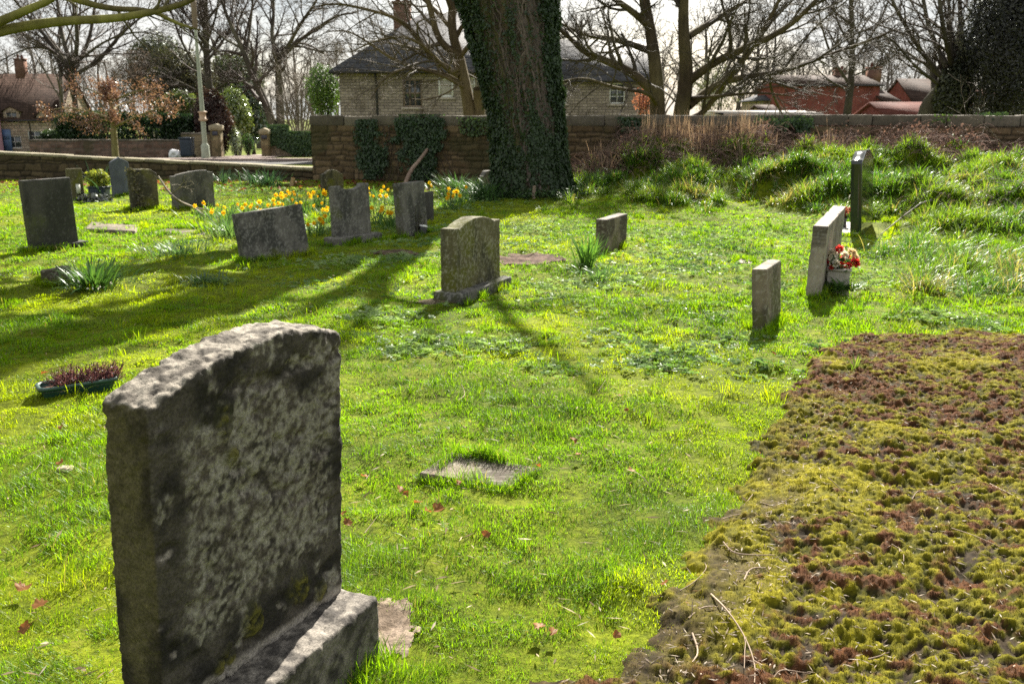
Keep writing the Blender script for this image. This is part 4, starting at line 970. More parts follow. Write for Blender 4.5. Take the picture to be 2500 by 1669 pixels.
    dens = np.maximum(dens, .8 * sst(-.52, -.74, fx + 1.1 * (f - .5)) * (.2 + .8 * sst(.42, .56, f)))                                  # left flank
    dens = dens * (1 - .9 * sst(.22, .08, np.abs(fx - .62)) * sst(1.0, 1.3, zz) * sst(2.1, 1.6, zz))
    bare = sst(.30, .12, np.abs(fx + .25 + .1 * (f - .5))) * sst(1.2, 2.4, zz); dens = np.maximum(dens, .22 * sst(.45, .6, f)) * (1 - .6 * bare)
    bare2 = sst(.40, .25, np.abs(fx - .25)) * sst(2.0, 2.8, zz); dens = dens * (1 - .3 * bare2)
    k = r.random(n) < dens * .62; th, zz = th[k], zz[k]; n = len(th)
    flank = sst(.72, .95, np.abs(np.cos(th)))
    off = r.uniform(0.01, .07, n) + flank * r.uniform(0, .06, n) + .08 * sst(.55, .75, fbm(np.cos(th) * 7, zz * 3, seed=96, o=3)) * r.random(n)
    P = surf(th, zz, off); outv = np.stack((np.cos(th), np.sin(th), np.zeros(n)), -1)
    nn = unit(outv + rnd_unit(n, r) * .55); d = unit(np.array((0, 0, -1.0)) + rnd_unit(n, r) * .75)
    mb = MB(); t = r.random(n) * .6 + .4 * fbm(P[:, 0] * 2, P[:, 1] * 2, P[:, 2] * 2, seed=92)
    leaves(mb, P, d, nn, (.024 + .06 * r.random(n) ** 1.8), (.022 + .045 * r.random(n) ** 1.8), mixc((.010, .022, .009), (.042, .072, .024), t), .18)
    n = 5200; a_ = r.uniform(0, 6.28, n); q_ = .78 + np.abs(r.normal(0, .42, n)); gx, gy = q_ * np.cos(a_), q_ * np.sin(a_) * .9; k = (fbm(gx * 3, gy * 3, seed=97, o=3) > .42); gx, gy = gx[k], gy[k]; n = len(gx)
    P = np.column_stack((gx, gy, ground_z(gx + TRUNK[0], gy + TRUNK[1]) - .05 + r.uniform(.01, .14, n)))
    leaves(mb, P, unit(np.column_stack((r.normal(size=n), r.normal(size=n), r.normal(0, .3, n)))), unit(np.array((0, -.3, 1.)) + rnd_unit(n, r) * .6), r.uniform(.03, .075, n), r.uniform(.03, .06, n), mixc((.015, .032, .012), (.06, .11, .03), r.random(n)), .15)
    mb.build('leaves', M['ivy'], ivy)
    ns = 380; K = 26; z0 = r.uniform(-.05, 2.4, ns); z1 = np.minimum(z0 + r.uniform(1.2, 4.2, ns), zt - .05)
    th0 = r.uniform(math.pi * 1.05, math.pi * 1.95, ns); right = r.random(ns) < .55; th0 = np.where(right, r.uniform(math.pi * 1.5, math.pi * 1.85, ns), th0)
    tt = np.linspace(0, 1, K)[None]; zz = z0[:, None] + (z1 - z0)[:, None] * tt
    tw = th0[:, None] + .35 * (fbm(zz * .9 + th0[:, None] * 9, th0[:, None] * 5 + zz * 0, seed=95, o=3) - .5) * 2 + .02 * r.normal(size=(ns, K))
    P = surf(tw.ravel(), zz.ravel(), .012).reshape(ns, K, 3)
    mb = MB(); rr = (.004 + .026 * r.random(ns) ** 3)[:, None] * (1 - .5 * tt); cs = mixc((.055, .042, .035), (.15, .115, .10), r.random(ns))
    tubes(mb, P, rr, 5, cs); mb.build('stem', M['twig'], ivy)
great_trunk()

# ivy on the walls
def wall_ivy(label, px0, px1, py0, py1, n, seed, droop=.3, c0=(.014, .03, .014), c1=(.05, .09, .035), top=True, thick=.12):
    r = np.random.default_rng(seed)
    px = (px0 + px1) / 2; d = ray(px, 300); sl = d[0] / d[1]
    y = None
    # wall point under pixel column
    def col(p):
        d = ray(p, 300); k = d[0] / d[1]; s = (k * WA[1] - WA[0]) / (WT[0] - k * WT[1]); return s
    s0, s1 = col(px0), col(px1); sc_ = (s0 + s1) / 2; c = WA + WT * sc_
    za = zat(c[0], c[1], py0); zb = zat(c[0], c[1], py1)
    s = r.uniform(s0, s1, n); z = zb + (za - zb) * r.random(n)
    s = s + .18 * r.normal(size=n); u = (s - s0) / (s1 - s0) * 2 - 1; kz = (z - zb) / (za - zb)
    f = .6 * fbm(s * 1.6, z * 1.6, seed=seed, o=3) + .4 * fbm(s * 6, z * 6, seed=seed + 1, o=3); k = r.random(n) < sst(.42, .56, f + .12 - .22 * np.abs(u) ** 2.5 - .20 * (1 - kz) ** 1.5); s, z = s[k], z[k]; n = len(s)
    offn = .03 + r.random(n) ** 1.5 * thick
    ont = z > TOPW + .2
    offn = np.where(ont, r.uniform(-.35, .12, n), offn)
    P = np.column_stack((WA[0] + WT[0] * s + WN[0] * offn, WA[1] + WT[1] * s + WN[1] * offn, np.minimum(z, TOPW + .27 + .06 * r.random(n))))
    nn = unit(np.array((WN[0], WN[1], .5)) + rnd_unit(n, r) * .6); d = unit(np.array((0, 0, -1.0)) + rnd_unit(n, r) * .7)
    root = empty('ivy_plant', (c[0], c[1], 0), label, 'ivy', 'ivy plants growing over the tall wall')
    mb = MB(); leaves(mb, P, d, nn, r.uniform(.035, .08, n), r.uniform(.035, .065, n), mixc(c0, c1, r.random(n)), .18)
    build_at(mb, 'leaves', M['ivy'], root, (c[0], c[1], 0))
    ns = 14; tt = np.linspace(0, 1, 12)[None]; ss = r.uniform(s0, s1, ns)[:, None] + .12 * np.sin(tt * 5 + r.uniform(0, 6, ns)[:, None]); z2 = zb + (za - zb) * tt * r.uniform(.5, 1, ns)[:, None]; z2 = np.minimum(z2, TOPW)
    Pm = np.stack((WA[0] + WT[0] * ss + WN[0] * .035, WA[1] + WT[1] * ss + WN[1] * .035, z2), -1)
    m2 = MB(); tubes(m2, Pm, np.full(z2.shape, .008), 5, (.08, .06, .045)); build_at(m2, 'stem', M['twig'], root, (c[0], c[1], 0))
wall_ivy('large dark ivy clump hanging over the wall behind the daffodils', 950, 1090, 278, 440, 9000, 101)
wall_ivy('narrow strip of ivy climbing the wall left of the large clump', 868, 950, 290, 455, 4200, 102)
wall_ivy('sparse sunlit ivy along the wall coping left of the trunk', 1125, 1190, 283, 330, 500, 103, c1=(.10, .16, .04))
wall_ivy('dark ivy patch on the wall right of the trunk', 1505, 1580, 280, 335, 1000, 104)
wall_ivy('thick glossy ivy mound spilling over the wall coping', 1845, 1985, 280, 338, 3000, 105, thick=.4, c1=(.06, .11, .03))
wall_ivy('bright young ivy leaves on the wall coping by the pollarded tree', 2255, 2345, 278, 310, 260, 106, c0=(.05, .1, .02), c1=(.14, .22, .04))
wall_ivy('small ivy sprays on the last stretch of wall coping', 2385, 2500, 268, 300, 350, 107, c1=(.08, .13, .04))
# ivy bush round the pollarded trunk
b = at(2318, 230, 29); root = empty('ivy_plant', (b[0], 28.9, 0), 'bushy ivy wrapped round the pollarded trunk', 'ivy')
mb = MB(); leafy(mb, 9000, (0, -.1, b[2] - .1), (.56, .56, 1.05), .09, .07, (.02, .028, .016), (.085, .085, .05), 108, .5, .3); leafy(mb, 2500, (.35, 0, b[2] + .9), (.35, .4, .6), .08, .06, (.02, .026, .016), (.07, .07, .045), 109, .7, .4); mb.build('leaves', M['ivy'], root)

# ------------------------------------------------------------------ far wood
def far_wood():
    mb = MB(); r = random.Random(4); vs = []
    for s in range(4):
        T = Tree(200 + s, PT(seg=[5, 4, 4, 3], n=[9, 7, 5], rmin=.012, ratio=[.55, .5, .5], wander=[.05, .12, .16, .2])); T.grow((0, 0, 0), (0, 0, 1), 8, .22, 0)
        vs.append(T.mesh((0, 1, 2, 3), (6, 4, 3, 3), (.085, .07, .06), (.14, .12, .10)).arrays())
    for i in range(130):
        V, Q, T_, C = vs[i % 4]; D = r.uniform(85, 125); px = -300 + 3100 * (i + r.random()) / 130; x = (px - 1250) / F * D
        a = r.uniform(0, 6.28); k = r.uniform(.8, 1.6); c, s = math.cos(a) * k, math.sin(a) * k
        W = np.column_stack((V[:, 0] * c - V[:, 1] * s + x, V[:, 0] * s + V[:, 1] * c + D, V[:, 2] * k + gz_far(D)))
        mb.add(W, Q, T_, C)
    tag(mb.build('distant_wood', M['twig']), 'hazy mass of bare distant trees behind the houses', kind='stuff')
far_wood()
# ------------------------------------------------------------------ buildings
def wall_holes(mb, x0, x1, z0, z1, y, holes, rev=0.12):
    xs = sorted({x0, x1, *[h[0] for h in holes], *[h[1] for h in holes]}); zs = sorted({z0, z1, *[h[2] for h in holes], *[h[3] for h in holes]})
    for a, b in zip(xs[:-1], xs[1:]):
        for c, d in zip(zs[:-1], zs[1:]):
            mx, mz = (a + b) / 2, (c + d) / 2
            if any(h[0] < mx < h[1] and h[2] < mz < h[3] for h in holes): continue
            mb.add([(a, y, c), (b, y, c), (b, y, d), (a, y, d)], [(0, 1, 2, 3)])
    for (a, b, c, d) in [h[:4] for h in holes]:
        mb.add([(a, y, c), (a, y + rev, c), (a, y + rev, d), (a, y, d)], [(0, 1, 2, 3)]); mb.add([(b, y, c), (b, y, d), (b, y + rev, d), (b, y + rev, c)], [(0, 1, 2, 3)])
        mb.add([(a, y, d), (a, y + rev, d), (b, y + rev, d), (b, y, d)], [(0, 1, 2, 3)]); mb.add([(a, y, c), (b, y, c), (b, y + rev, c), (a, y + rev, c)], [(0, 1, 2, 3)])
def window(parent, a, b, c, d, y, fmat, cols=2, rows=3, fw=.06, bar=.03, depth=.10, sill=True, glass='glass'):
    mb = MB(); yf = y + .03
    mb.box(a, a + fw, yf, yf + .06, c, d); mb.box(b - fw, b, yf, yf + .06, c, d); mb.box(a + fw, b - fw, yf, yf + .06, c, c + fw); mb.box(a + fw, b - fw, yf, yf + .06, d - fw, d)
    xs = np.linspace(a + fw, b - fw, cols + 1)[1:-1]; zs = np.linspace(c + fw, d - fw, rows + 1)
    for x in xs: mb.box(x - bar / 2, x + bar / 2, yf + .005, yf + .05, c + fw, d - fw)
    ed = [a + fw] + [v for x in xs for v in (x - bar / 2, x + bar / 2)] + [b - fw]
    for z in zs[1:-1]:
        for l, r in zip(ed[::2], ed[1::2]): mb.box(l, r, yf + .008, yf + .045, z - bar / 2, z + bar / 2)
    w = mb.build('window', fmat, parent)
    g = MB(); g.box(a + .01, b - .01, yf + .03, yf + .04, c + .01, d - .01); g.build('pane', M[glass], w)
    if sill:
        s = MB(); s.box(a - .08, b + .08, y - .06, y + .10, c - .10, c - .003); s.build('sill', M['plaster'], w)
    return w
def roof_geo(mb, x0, x1, y0, y1, ze, zr, hl, hr, o=.35, th=.12, yr=None, front_only=False):
    yr = (y0 + y1) / 2 if yr is None else yr
    a = (x0 - o, y0 - o, ze); b = (x1 + o, y0 - o, ze); c = (x1 + o, y1 + o, ze); d = (x0 - o, y1 + o, ze)
    e = (x0 + hl - (0 if hl else o), yr, zr); f = (x1 - hr + (0 if hr else o), yr, zr)
    top = [a, b, c, d, e, f]; V = top + [(p[0], p[1], p[2] - th) for p in top]
    q = [(0, 1, 5, 4), (2, 3, 4, 5), (0, 6, 7, 1), (1, 7, 8, 2), (2, 8, 9, 3), (3, 9, 6, 0), (6, 10, 11, 7), (8, 11, 10, 9)]
    t = []
    if hr: t += [(1, 2, 5), (7, 11, 8)]
    else: q += [(1, 7, 11, 5), (5, 11, 8, 2)]
    if hl: t += [(3, 0, 4), (9, 10, 6)]
    else: q += [(0, 4, 10, 6), (4, 3, 9, 10)]
    mb.add(V, q, t)
def house(name, label, x0, x1, y0, y1, z0, ze, zr, hl, hr, wm, rm, wins=(), o=.35, cat='house', gables=True, chimneys=(), pipes=(), gutter=True, group='houses beyond the churchyard'):
    cx = (x0 + x1) / 2; root = empty(name, (cx, y0, z0), label, cat, group)
    S = lambda m: [m.V.__setitem__(i, m.V[i] - np.array((cx, y0, z0))) for i in range(len(m.V))]
    mb = MB(); wall_holes(mb, x0, x1, z0 - .5, ze - .06, y0, [w[:4] for w in wins])
    mb.add([(x0, y0, z0 - .5), (x0, y1, z0 - .5), (x0, y1, ze - .06), (x0, y0, ze - .06)], [(0, 3, 2, 1)]); mb.add([(x1, y0, z0 - .5), (x1, y1, z0 - .5), (x1, y1, ze - .06), (x1, y0, ze - .06)], [(0, 1, 2, 3)])
    mb.add([(x0, y1, z0 - .5), (x1, y1, z0 - .5), (x1, y1, ze - .06), (x0, y1, ze - .06)], [(1, 0, 3, 2)])
    ym = (y0 + y1) / 2
    for xx, hp in ((x0, hl), (x1, hr)):
        if not hp: mb.add([(xx, y0, ze - .06), (xx, y1, ze - .06), (xx, ym, zr - .14)], None, [(0, 1, 2)])
    S(mb); w = mb.build('wall', M[wm], root)
    mb = MB(); roof_geo(mb, x0, x1, y0, y1, ze, zr, hl, hr, o); S(mb); rf = mb.build('roof', M[rm], root)
    dark = MB()
    for (chx, chy, chz0, chz1, cw) in chimneys:
        m = MB(); m.box(chx - cw / 2, chx + cw / 2, chy - cw / 2, chy + cw / 2, chz0, chz1); m.box(chx - cw / 2 - .06, chx + cw / 2 + .06, chy - cw / 2 - .06, chy + cw / 2 + .06, chz1, chz1 + .12)
        S(m); ch = m.build('chimney', M['chimneybrick'], rf)
        for k in (-1, 1):
            m = MB(); tubes(m, np.array([(chx + k * cw * .25, chy, chz1 + .121), (chx + k * cw * .25, chy, chz1 + .3), (chx + k * cw * .25, chy, chz1 + .45)]), np.array([.12, .10, .09]), 10, (1, 1, 1)); S(m)
            pt = m.build('chimney_pot', M['pantile'], rf)
    if gutter:
        m = MB(); m.box(x0 - o, x1 + o, y0 - o - .10, y0 - o - .003, ze - .12, ze - .01); S(m); m.build('gutter', M['darkpaint'], root)
    for px_ in pipes:
        m = MB(); tubes(m, np.array([(px_, y0 - .07, z0), (px_, y0 - .07, ze - .5), (px_, y0 - .25, ze - .2), (px_, y0 - o - .05, ze - .12)]), np.full(4, .05), 8, (1, 1, 1)); S(m); m.build('drainpipe', M['darkpaint'], root)
    for wn in wins:
        a, b, c, d, fm, cols, rows = wn[:7]
        kw = wn[7] if len(wn) > 7 else {}
        window(root, a - cx, b - cx, c - z0, d - z0, 0, M[fm], cols, rows, **kw)
    return root
def wpx(px0, px1, py0, py1, D):
    a = at(px0, py1, D); b = at(px1, py0, D); return (a[0], b[0], a[2], b[2])
# main stone house
HY = 40.0; hx0 = at(828, 200, HY)[0]
h = house('stone_house', 'sandstone house with slate hipped roof behind the tree', hx0, 1.2, HY, 48.5, gz_far(HY), at(0, 172, HY - .35)[2], at(0, 33, 44.2)[2], 3.2, 3.2, 'housestone', 'slate',
      [(*wpx(984, 1030, 193, 262, HY), 'timber', 3, 2, dict(bar=.07, fw=.07)), (*wpx(1070, 1107, 190, 238, HY), 'white', 1, 1, dict(fw=.09, glass='whitewall')), (*wpx(1141, 1160, 190, 224, HY), 'white', 1, 2, dict(glass='whitewall'))], o=.35,  # opaque white panes: the casements' bright reflection put into the pane colour
      chimneys=[(at(982, 30, 44.6)[0], 44.6, 4.6, at(0, 12, 44.6)[2], .75)], pipes=[at(922, 280, HY)[0]])
# lower wing to the right
h = house('stone_cottage', 'lower sandstone wing with slate roof and white windows right of the trunk', 1.75, at(1592, 280, 41)[0], 41.0, 48, gz_far(41), at(0, 194, 40.7)[2], at(0, 97, 44.5)[2], 0, 0, 'housestone', 'slate',
      [(*wpx(1364, 1386, 203, 253, 41), 'white', 1, 3), (*wpx(1487, 1527, 203, 254, 41), 'white', 2, 3)], o=.25)
# cottage far left
CD = 85.0
cx0, cx1 = at(-120, 280, CD)[0], at(142, 280, CD)[0]
hc = house('stone_cottage', 'rubble stone cottage with red roof and two gabled dormers down the street', cx0, cx1, CD, CD + 7, gz_far(CD), at(0, 293, CD)[2], at(0, 180, CD + 3.5)[2], 0, 0, 'cottagestone', 'browntile',
      [(*wpx(22, 50, 332, 362, CD), 'white', 2, 2), (*wpx(70, 100, 320, 345, CD), 'white', 2, 2)], pipes=[at(70, 280, CD)[0]], o=.2, chimneys=[(at(66, 280, CD + 3.5)[0], CD + 3.5, 4.5, 6.6, .8)])
def dormer(px0, px1, pyb, pyt, pya):
    cx = (cx0 + cx1) / 2; a = at(px0, pyb, CD); b = at(px1, pyt, CD); ap = at((px0 + px1) / 2, pya, CD)
    x0, x1, z0, z1 = a[0] - cx, b[0] - cx, a[2] - gz_far(CD), b[2] - gz_far(CD); za = ap[2] - gz_far(CD); xm = (x0 + x1) / 2; yf = -.03; yb = 2.6
    m = MB(); wi = (x0 + .22, x1 - .22, z0 + .25, z1 - .12); wall_holes(m, x0, x1, z0, z1, yf, [wi])
    m.add([(x0, yf, z1), (x1, yf, z1), (xm, yf, za - .1)], None, [(0, 1, 2)])
    m.add([(x0, yf, z0), (x0, yb, z0), (x0, yb, z1), (x0, yf, z1)], [(0, 3, 2, 1)]); m.add([(x1, yf, z0), (x1, yb, z0), (x1, yb, z1), (x1, yf, z1)], [(0, 1, 2, 3)])
    d = m.build('dormer', M['cottagestone'], hc)
    m = MB(); o = .15
    for s, xe in ((-1, x0 - o), (1, x1 + o)):
        m.add([(xe, yf - .1, z1 - .05), (xe, yb, z1 - .05), (xm, yb, za), (xm, yf - .1, za), (xe, yf - .1, z1 - .15), (xe, yb, z1 - .15), (xm, yb, za - .1), (xm, yf - .1, za - .1)], [(0, 1, 2, 3), (4, 7, 6, 5), (0, 3, 7, 4), (0, 4, 5, 1)])
    m.build('dormer_roof', M['browntile'], d)
    window(d, *wi, yf, M['plaster'], 2, 2, sill=True)
dormer(12, 46, 305, 270, 258); dormer(92, 116, 308, 283, 268)
m = MB(); a = at(19, 360, CD); m.box(0, .95, -.09, -.01, 0.0, 2.0); m.box(.1, .85, -.12, -.095, 1.1, 1.85); o = m.build('door', M['bluepaint'], hc); o.location = (a[0] - 0.5 - (cx0 + cx1) / 2, 0, 0)
# neighbour with the pink painted wall edge
house('pink_house', 'pink rendered house wall at the very edge beside the stone cottage', cx0 - 9, at(4, 330, CD - .3)[0], CD - 5.2, CD - .25, gz_far(CD), 1.6, 4.0, 0, 0, 'pinkwall', 'browntile', o=.15)
# red brick group
house('brick_house', 'red brick house with chimneys beyond the slender bare tree', at(1914, 280, 70)[0], at(2142, 280, 70)[0], 70, 78, gz_far(70), at(0, 207, 70)[2], at(0, 184, 74)[2], 0, 0, 'redbrick', 'browntile', o=.2,
      chimneys=[(at(2136, 280, 74)[0] - .4, 74, 4.0, at(0, 168, 74)[2], .9), (at(2040, 280, 74)[0], 74, 4.0, at(0, 176, 74)[2], .7)])
house('brick_outhouse', 'red brick lean-to stepping down from the brick house', at(2150, 280, 69)[0], at(2166, 280, 69)[0] + .6, 68.5, 75, gz_far(69), at(0, 246, 69)[2], at(0, 222, 72)[2], 0, 0, 'redbrick', 'browntile', o=.1, gutter=False)
house('grey_roofed_house', 'house with long dark slate roof between the brick house and pollarded tree', at(2100, 280, 84)[0], at(2260, 280, 84)[0], 84, 92, gz_far(84), at(0, 252, 84)[2], at(0, 222, 88)[2], 0, 0, 'redbrick', 'slate', o=.2)
house('brown_roofed_house', 'taller house with brown tiled roof behind the pollarded tree', at(2228, 280, 78)[0], at(2340, 280, 78)[0], 78, 85, gz_far(78), at(0, 248, 78)[2], at(0, 192, 81.5)[2], 0, 0, 'redbrick', 'browntile', o=.2)
house('pantile_shed', 'low outbuilding with red pantile roof and pale ridge just over the wall', at(2166, 280, 44)[0], at(2285, 280, 44)[0], 44, 48, gz_far(44), at(0, 281, 44)[2], at(0, 249, 46)[2], 0, 0, 'redbrick', 'pantile', o=.15, cat='shed', gutter=False)
house('dark_roofed_house', 'dark roofed low house left of the red brick house', at(1862, 280, 74)[0], at(1912, 280, 74)[0], 74, 81, gz_far(74), at(0, 244, 74)[2], at(0, 222, 77.5)[2], 1.2, 0, 'cottagestone', 'slate', o=.2)
house('pale_garage', 'long flat pale roofed garage just over the wall behind the twin stemmed tree', at(1772, 280, 46)[0], at(2000, 280, 46)[0], 46, 52, gz_far(46), at(0, 276, 46)[2], at(0, 270, 49)[2], 0, 0, 'whitewall', 'whitewall', o=.15, cat='garage', gutter=False)
house('gabled_porch', 'small gabled roof with cream edge above the pale garage', at(1862, 280, 54)[0], at(1897, 280, 54)[0], 54, 57, gz_far(54), at(0, 271, 54)[2], at(0, 256, 55.5)[2], 0, 0, 'cottagestone', 'browntile', o=.15, cat='shed', gutter=False)
house('tiled_bungalow', 'white bungalow corner with pinkish tiled roof at the edge under dark evergreen', at(2478, 280, 36)[0], at(2700, 280, 36)[0], 36, 43, gz_far(36), at(0, 252, 36)[2], at(0, 218, 39.5)[2], 0, 0, 'whitewall', 'pantile', o=.3)
house('brick_house', 'red brick wall glimpsed between pollarded trunk and dark evergreen', at(2345, 280, 56)[0], at(2440, 280, 56)[0], 56, 61, gz_far(56), at(0, 252, 56)[2], at(0, 236, 58.5)[2], 0, 0, 'redbrick', 'browntile', o=.1, gutter=False)

# ------------------------------------------------------------------ street
def sheet(name, pts, mat, label, dz=.004, n=1):
    mb = MB(); V = [(x, y, float(ground_z(x, y)) + dz) for x, y in pts]
    mb.add(V, [(0, 1, 2, 3)] if len(V) == 4 else None); tag(mb.build(name, mat), label, kind='structure')
def strip(name, x0, x1, y0, y1, mat, label, dz):
    ys = np.linspace(y0, y1, 6); xs = np.linspace(x0, x1, 40); X, Y = np.meshgrid(xs, ys); Z = np.array([gz_far(v) for v in Y.ravel()]) + dz
    i, j = np.meshgrid(np.arange(39), np.arange(5)); k = (j * 40 + i).ravel(); mb = MB()
    mb.add(np.column_stack((X.ravel(), Y.ravel(), Z)), np.stack((k, k + 1, k + 41, k + 40), 1)); tag(mb.build(name, mat), label, kind='structure')
strip('road', -70, 40, 36.5, 42.5, M['asphalt'], 'grey street running past the churchyard', .004)
strip('pavement', -70, 40, 42.6, 45.5, M['pave'], 'pale pavement along the far side of the street', .10)
strip('driveway', at(480, 280, 50)[0], at(645, 280, 50)[0], 45.5, 62, M['pave'], 'pinkish driveway between the gate pillars', .06)
mb = MB(); mb.box(-70, 40, 42.45, 42.58, gz_far(42.5) - .2, gz_far(42.5) + .11); tag(mb.build('kerb', M['pave']), 'pale kerb along the street', kind='structure')
# lamp post
LD = 44.6; lb = at(503, 388, LD); gz = gz_far(LD) + .1
root = empty('street_lamp', (lb[0], LD, gz), 'tall pale green street lamp post with thicker foot and collar', 'street lamp')
def cyl(parent, name, mat, zs, rs, x=0, y=0, S=14):
    m = MB(); tubes(m, np.array([(x, y, z) for z in zs]), np.array(rs), S, (1, 1, 1)); return m.build(name, mat, parent, True)
zc = zat(lb[0], LD, 283) - gz; zh = zat(lb[0], LD, 350) - gz; zt = zat(lb[0], LD, 70) - gz
px_lean = 0.0
cyl(root, 'base', M['lamp'], [-.1, .02, zh - .12, zh - .02, zh], [.2, .2, .19, .13, .115])
cyl(root, 'pole', M['lamp'], [zh - .01, zc, zt], [.115, .11, .065])
cyl(root, 'collar', M['rustband'], [zc - .24, zc - .22, zc - .14, zc - .12, zc + .12, zc + .14, zc + .2, zc + .22], [.115, .2, .2, .15, .15, .2, .2, .115])
m = MB(); tubes(m, np.array([(0, 0, zt - .01), (0, 0, zt + .05), (0, 0, zt + .06), (0, 0, zt + 1.15), (0, 0, zt + 1.2), (0, 0, zt + 1.27)]), np.array([.07, .10, .12, .13, .15, .05]), 12, (1, 1, 1)); m.build('lamp_head', M['timber'], root, True)
# garden wall, pillars, ivy wall
GD = 52.0
def gwall(label, px0, px1, pyt, D, mat='wall', seed=70, pal=((.10, .06, .045), (.22, .14, .11), (.12, .10, .085)), rowh=.16):
    a, b = at(px0, pyt, D), at(px1, pyt, D); g = gz_far(D)
    root = empty('garden_wall', (a[0], D, g), label, 'wall'); mb = MB()
    rubble_panel(mb, (a[0], D), (b[0], D), g - .2, g - .2, a[2] - .08, a[2] - .08, .05, seed, rowh, .02, pal); wall_core(mb, (a[0], D), (b[0], D), .3, g - .2, a[2] - .08, a[2] - .08, (.1, .07, .05)); build_at(mb, 'masonry', M[mat], root, (a[0], D, g))
    mb = MB(); coping_row(mb, (a[0], D), (b[0], D), a[2] - .085, a[2] - .085, .3, .09, .03, r_, (.4, .7), ((.13, .11, .09), (.2, .17, .14))); build_at(mb, 'coping', M['coping'], root, (a[0], D, g), True)
    return root
gwall('brick and stone garden wall across the street under the hedge', 70, 440, 341, GD)
gwall('short sandstone wall stretch stepped up behind the wheelie bin', 441, 512, 325, GD, seed=71, pal=((.2, .15, .09), (.3, .24, .15), (.15, .12, .09)))
def pillar(px, w, pyt, D, label, plaque):
    a = at(px, pyt, D); g = gz_far(D); H = a[2] - g
    root = empty('gate_pillar', (a[0], D, g), label, 'gate pillar', 'sandstone gate pillars')
    mb = MB(); s = w / 2
    for (p, q) in (((-s, -s), (s, -s)), ((s, -s), (s, s)), ((s, s), (-s, s)), ((-s, s), (-s, -s))): rubble_panel(mb, p, q, -.2, -.2, H - .22, H - .22, .04, 80 + int(px), .2, .015, ((.20, .145, .08), (.29, .23, .13), (.15, .12, .08)), (.2, .5))
    mb.build('shaft', M['wall'], root)
    m = MB(); P, Q, N = stone_geo(w + .14, w + .14, .24, lambda u: .24 - .10 * np.abs(2 * u - 1), .04, .02, .004, 8, 5); P[:, 2] += H - .23; m.add(P, Q, c=(.34, .29, .2)); m.build('cap', M['coping'], root, True)
    m = MB(); pz = H - .62; m.box(-plaque / 2, plaque / 2, -s - .05, -s - .025, pz, pz + .22, c=(.05, .05, .07)); m.build('plaque', M['paint'], root)
pillar(527, .52, 303, 51.6, 'stout sandstone gate pillar beside the dark conifer hedge', .30)
pillar(646, .42, 313, 54, 'slim sandstone gate pillar at the start of the ivy wall', .34)
root = gwall('garden wall buried in ivy with stepped top behind the verge', 655, 775, 322, 54.5, seed=73, pal=((.22, .17, .12), (.33, .27, .2), (.16, .13, .1)))
r = np.random.default_rng(9); n = 4200; a, b_ = at(655, 318, 54.5), at(775, 318, 54.5); g = gz_far(54.5)
x = r.uniform(a[0], b_[0], n); ht = np.where(x < a[0] + (b_[0] - a[0]) * .42, at(0, 303, 54.5)[2], at(0, 318, 54.5)[2]) - g; lo = np.interp(x, [a[0], a[0] + .3, a[0] + 1.5, b_[0]], [ht.min() * .45, ht.min() * .45, .1, .1])
z = lo + (ht - lo) * np.minimum(1, r.random(n) ** .8 + .02); P = np.column_stack((x, 54.5 - r.uniform(.03, .25, n) + np.where(z > ht * .9, r.uniform(0, .45, n), 0), z + g))
iv = empty('ivy_plant', (a[0], 54.4, g), 'dark ivy smothering the garden wall behind the verge', 'ivy')
mb = MB(); leaves(mb, P, unit(np.array((0, 0, -1.)) + rnd_unit(n, r) * .7), unit(np.array((0, -1, .6)) + rnd_unit(n, r) * .6), r.uniform(.09, .16, n), r.uniform(.08, .13, n), mixc((.02, .045, .02), (.07, .12, .04), r.random(n))); build_at(mb, 'leaves', M['ivy'], iv, (a[0], 54.4, g))
# wheelie bin and rubbish bag
wb = at(459, 380, 50.5); g = gz_far(50.5)
root = empty('wheelie_bin', (wb[0], 50.5, g), 'dark blue wheelie bin by the garden wall', 'bin')
m = MB(); P, Q, N = stone_geo(.56, .6, .92, None, .07, .03, 0, 3, 1, -.12, 0); P[:, 2] += .1; m.add(P, Q); m.build('body', M['binplastic'], root, True)
m = MB(); P, Q, N = stone_geo(.66, .72, .09, None, .06, .03, 0, 3, 1, 0, 0); P[:, 2] += 1.03; m.add(P, Q); m.build('lid', M['binplastic'], root, True)
for s in (-1, 1):
    m = MB(); tubes(m, np.array([(s * .27, .26, .1), (s * .29, .26, .1), (s * .32, .26, .1)]), np.array([.1, .1, .1]), 14, (1, 1, 1)); m.build('wheel', M['darkpaint'], root)
bg = at(428, 380, 50.2)
P, Q, N = stone_geo(.62, .5, .46, None, .04, .16, .10, 5, 7, .25, 0); m = MB(); m.add(P, Q); o = m.build('rubbish_bag', M['bag'], smooth=True); o.location = (bg[0], 50.2, g); tag(o, 'crumpled white rubbish bag on the pavement beside the bin', 'bag')
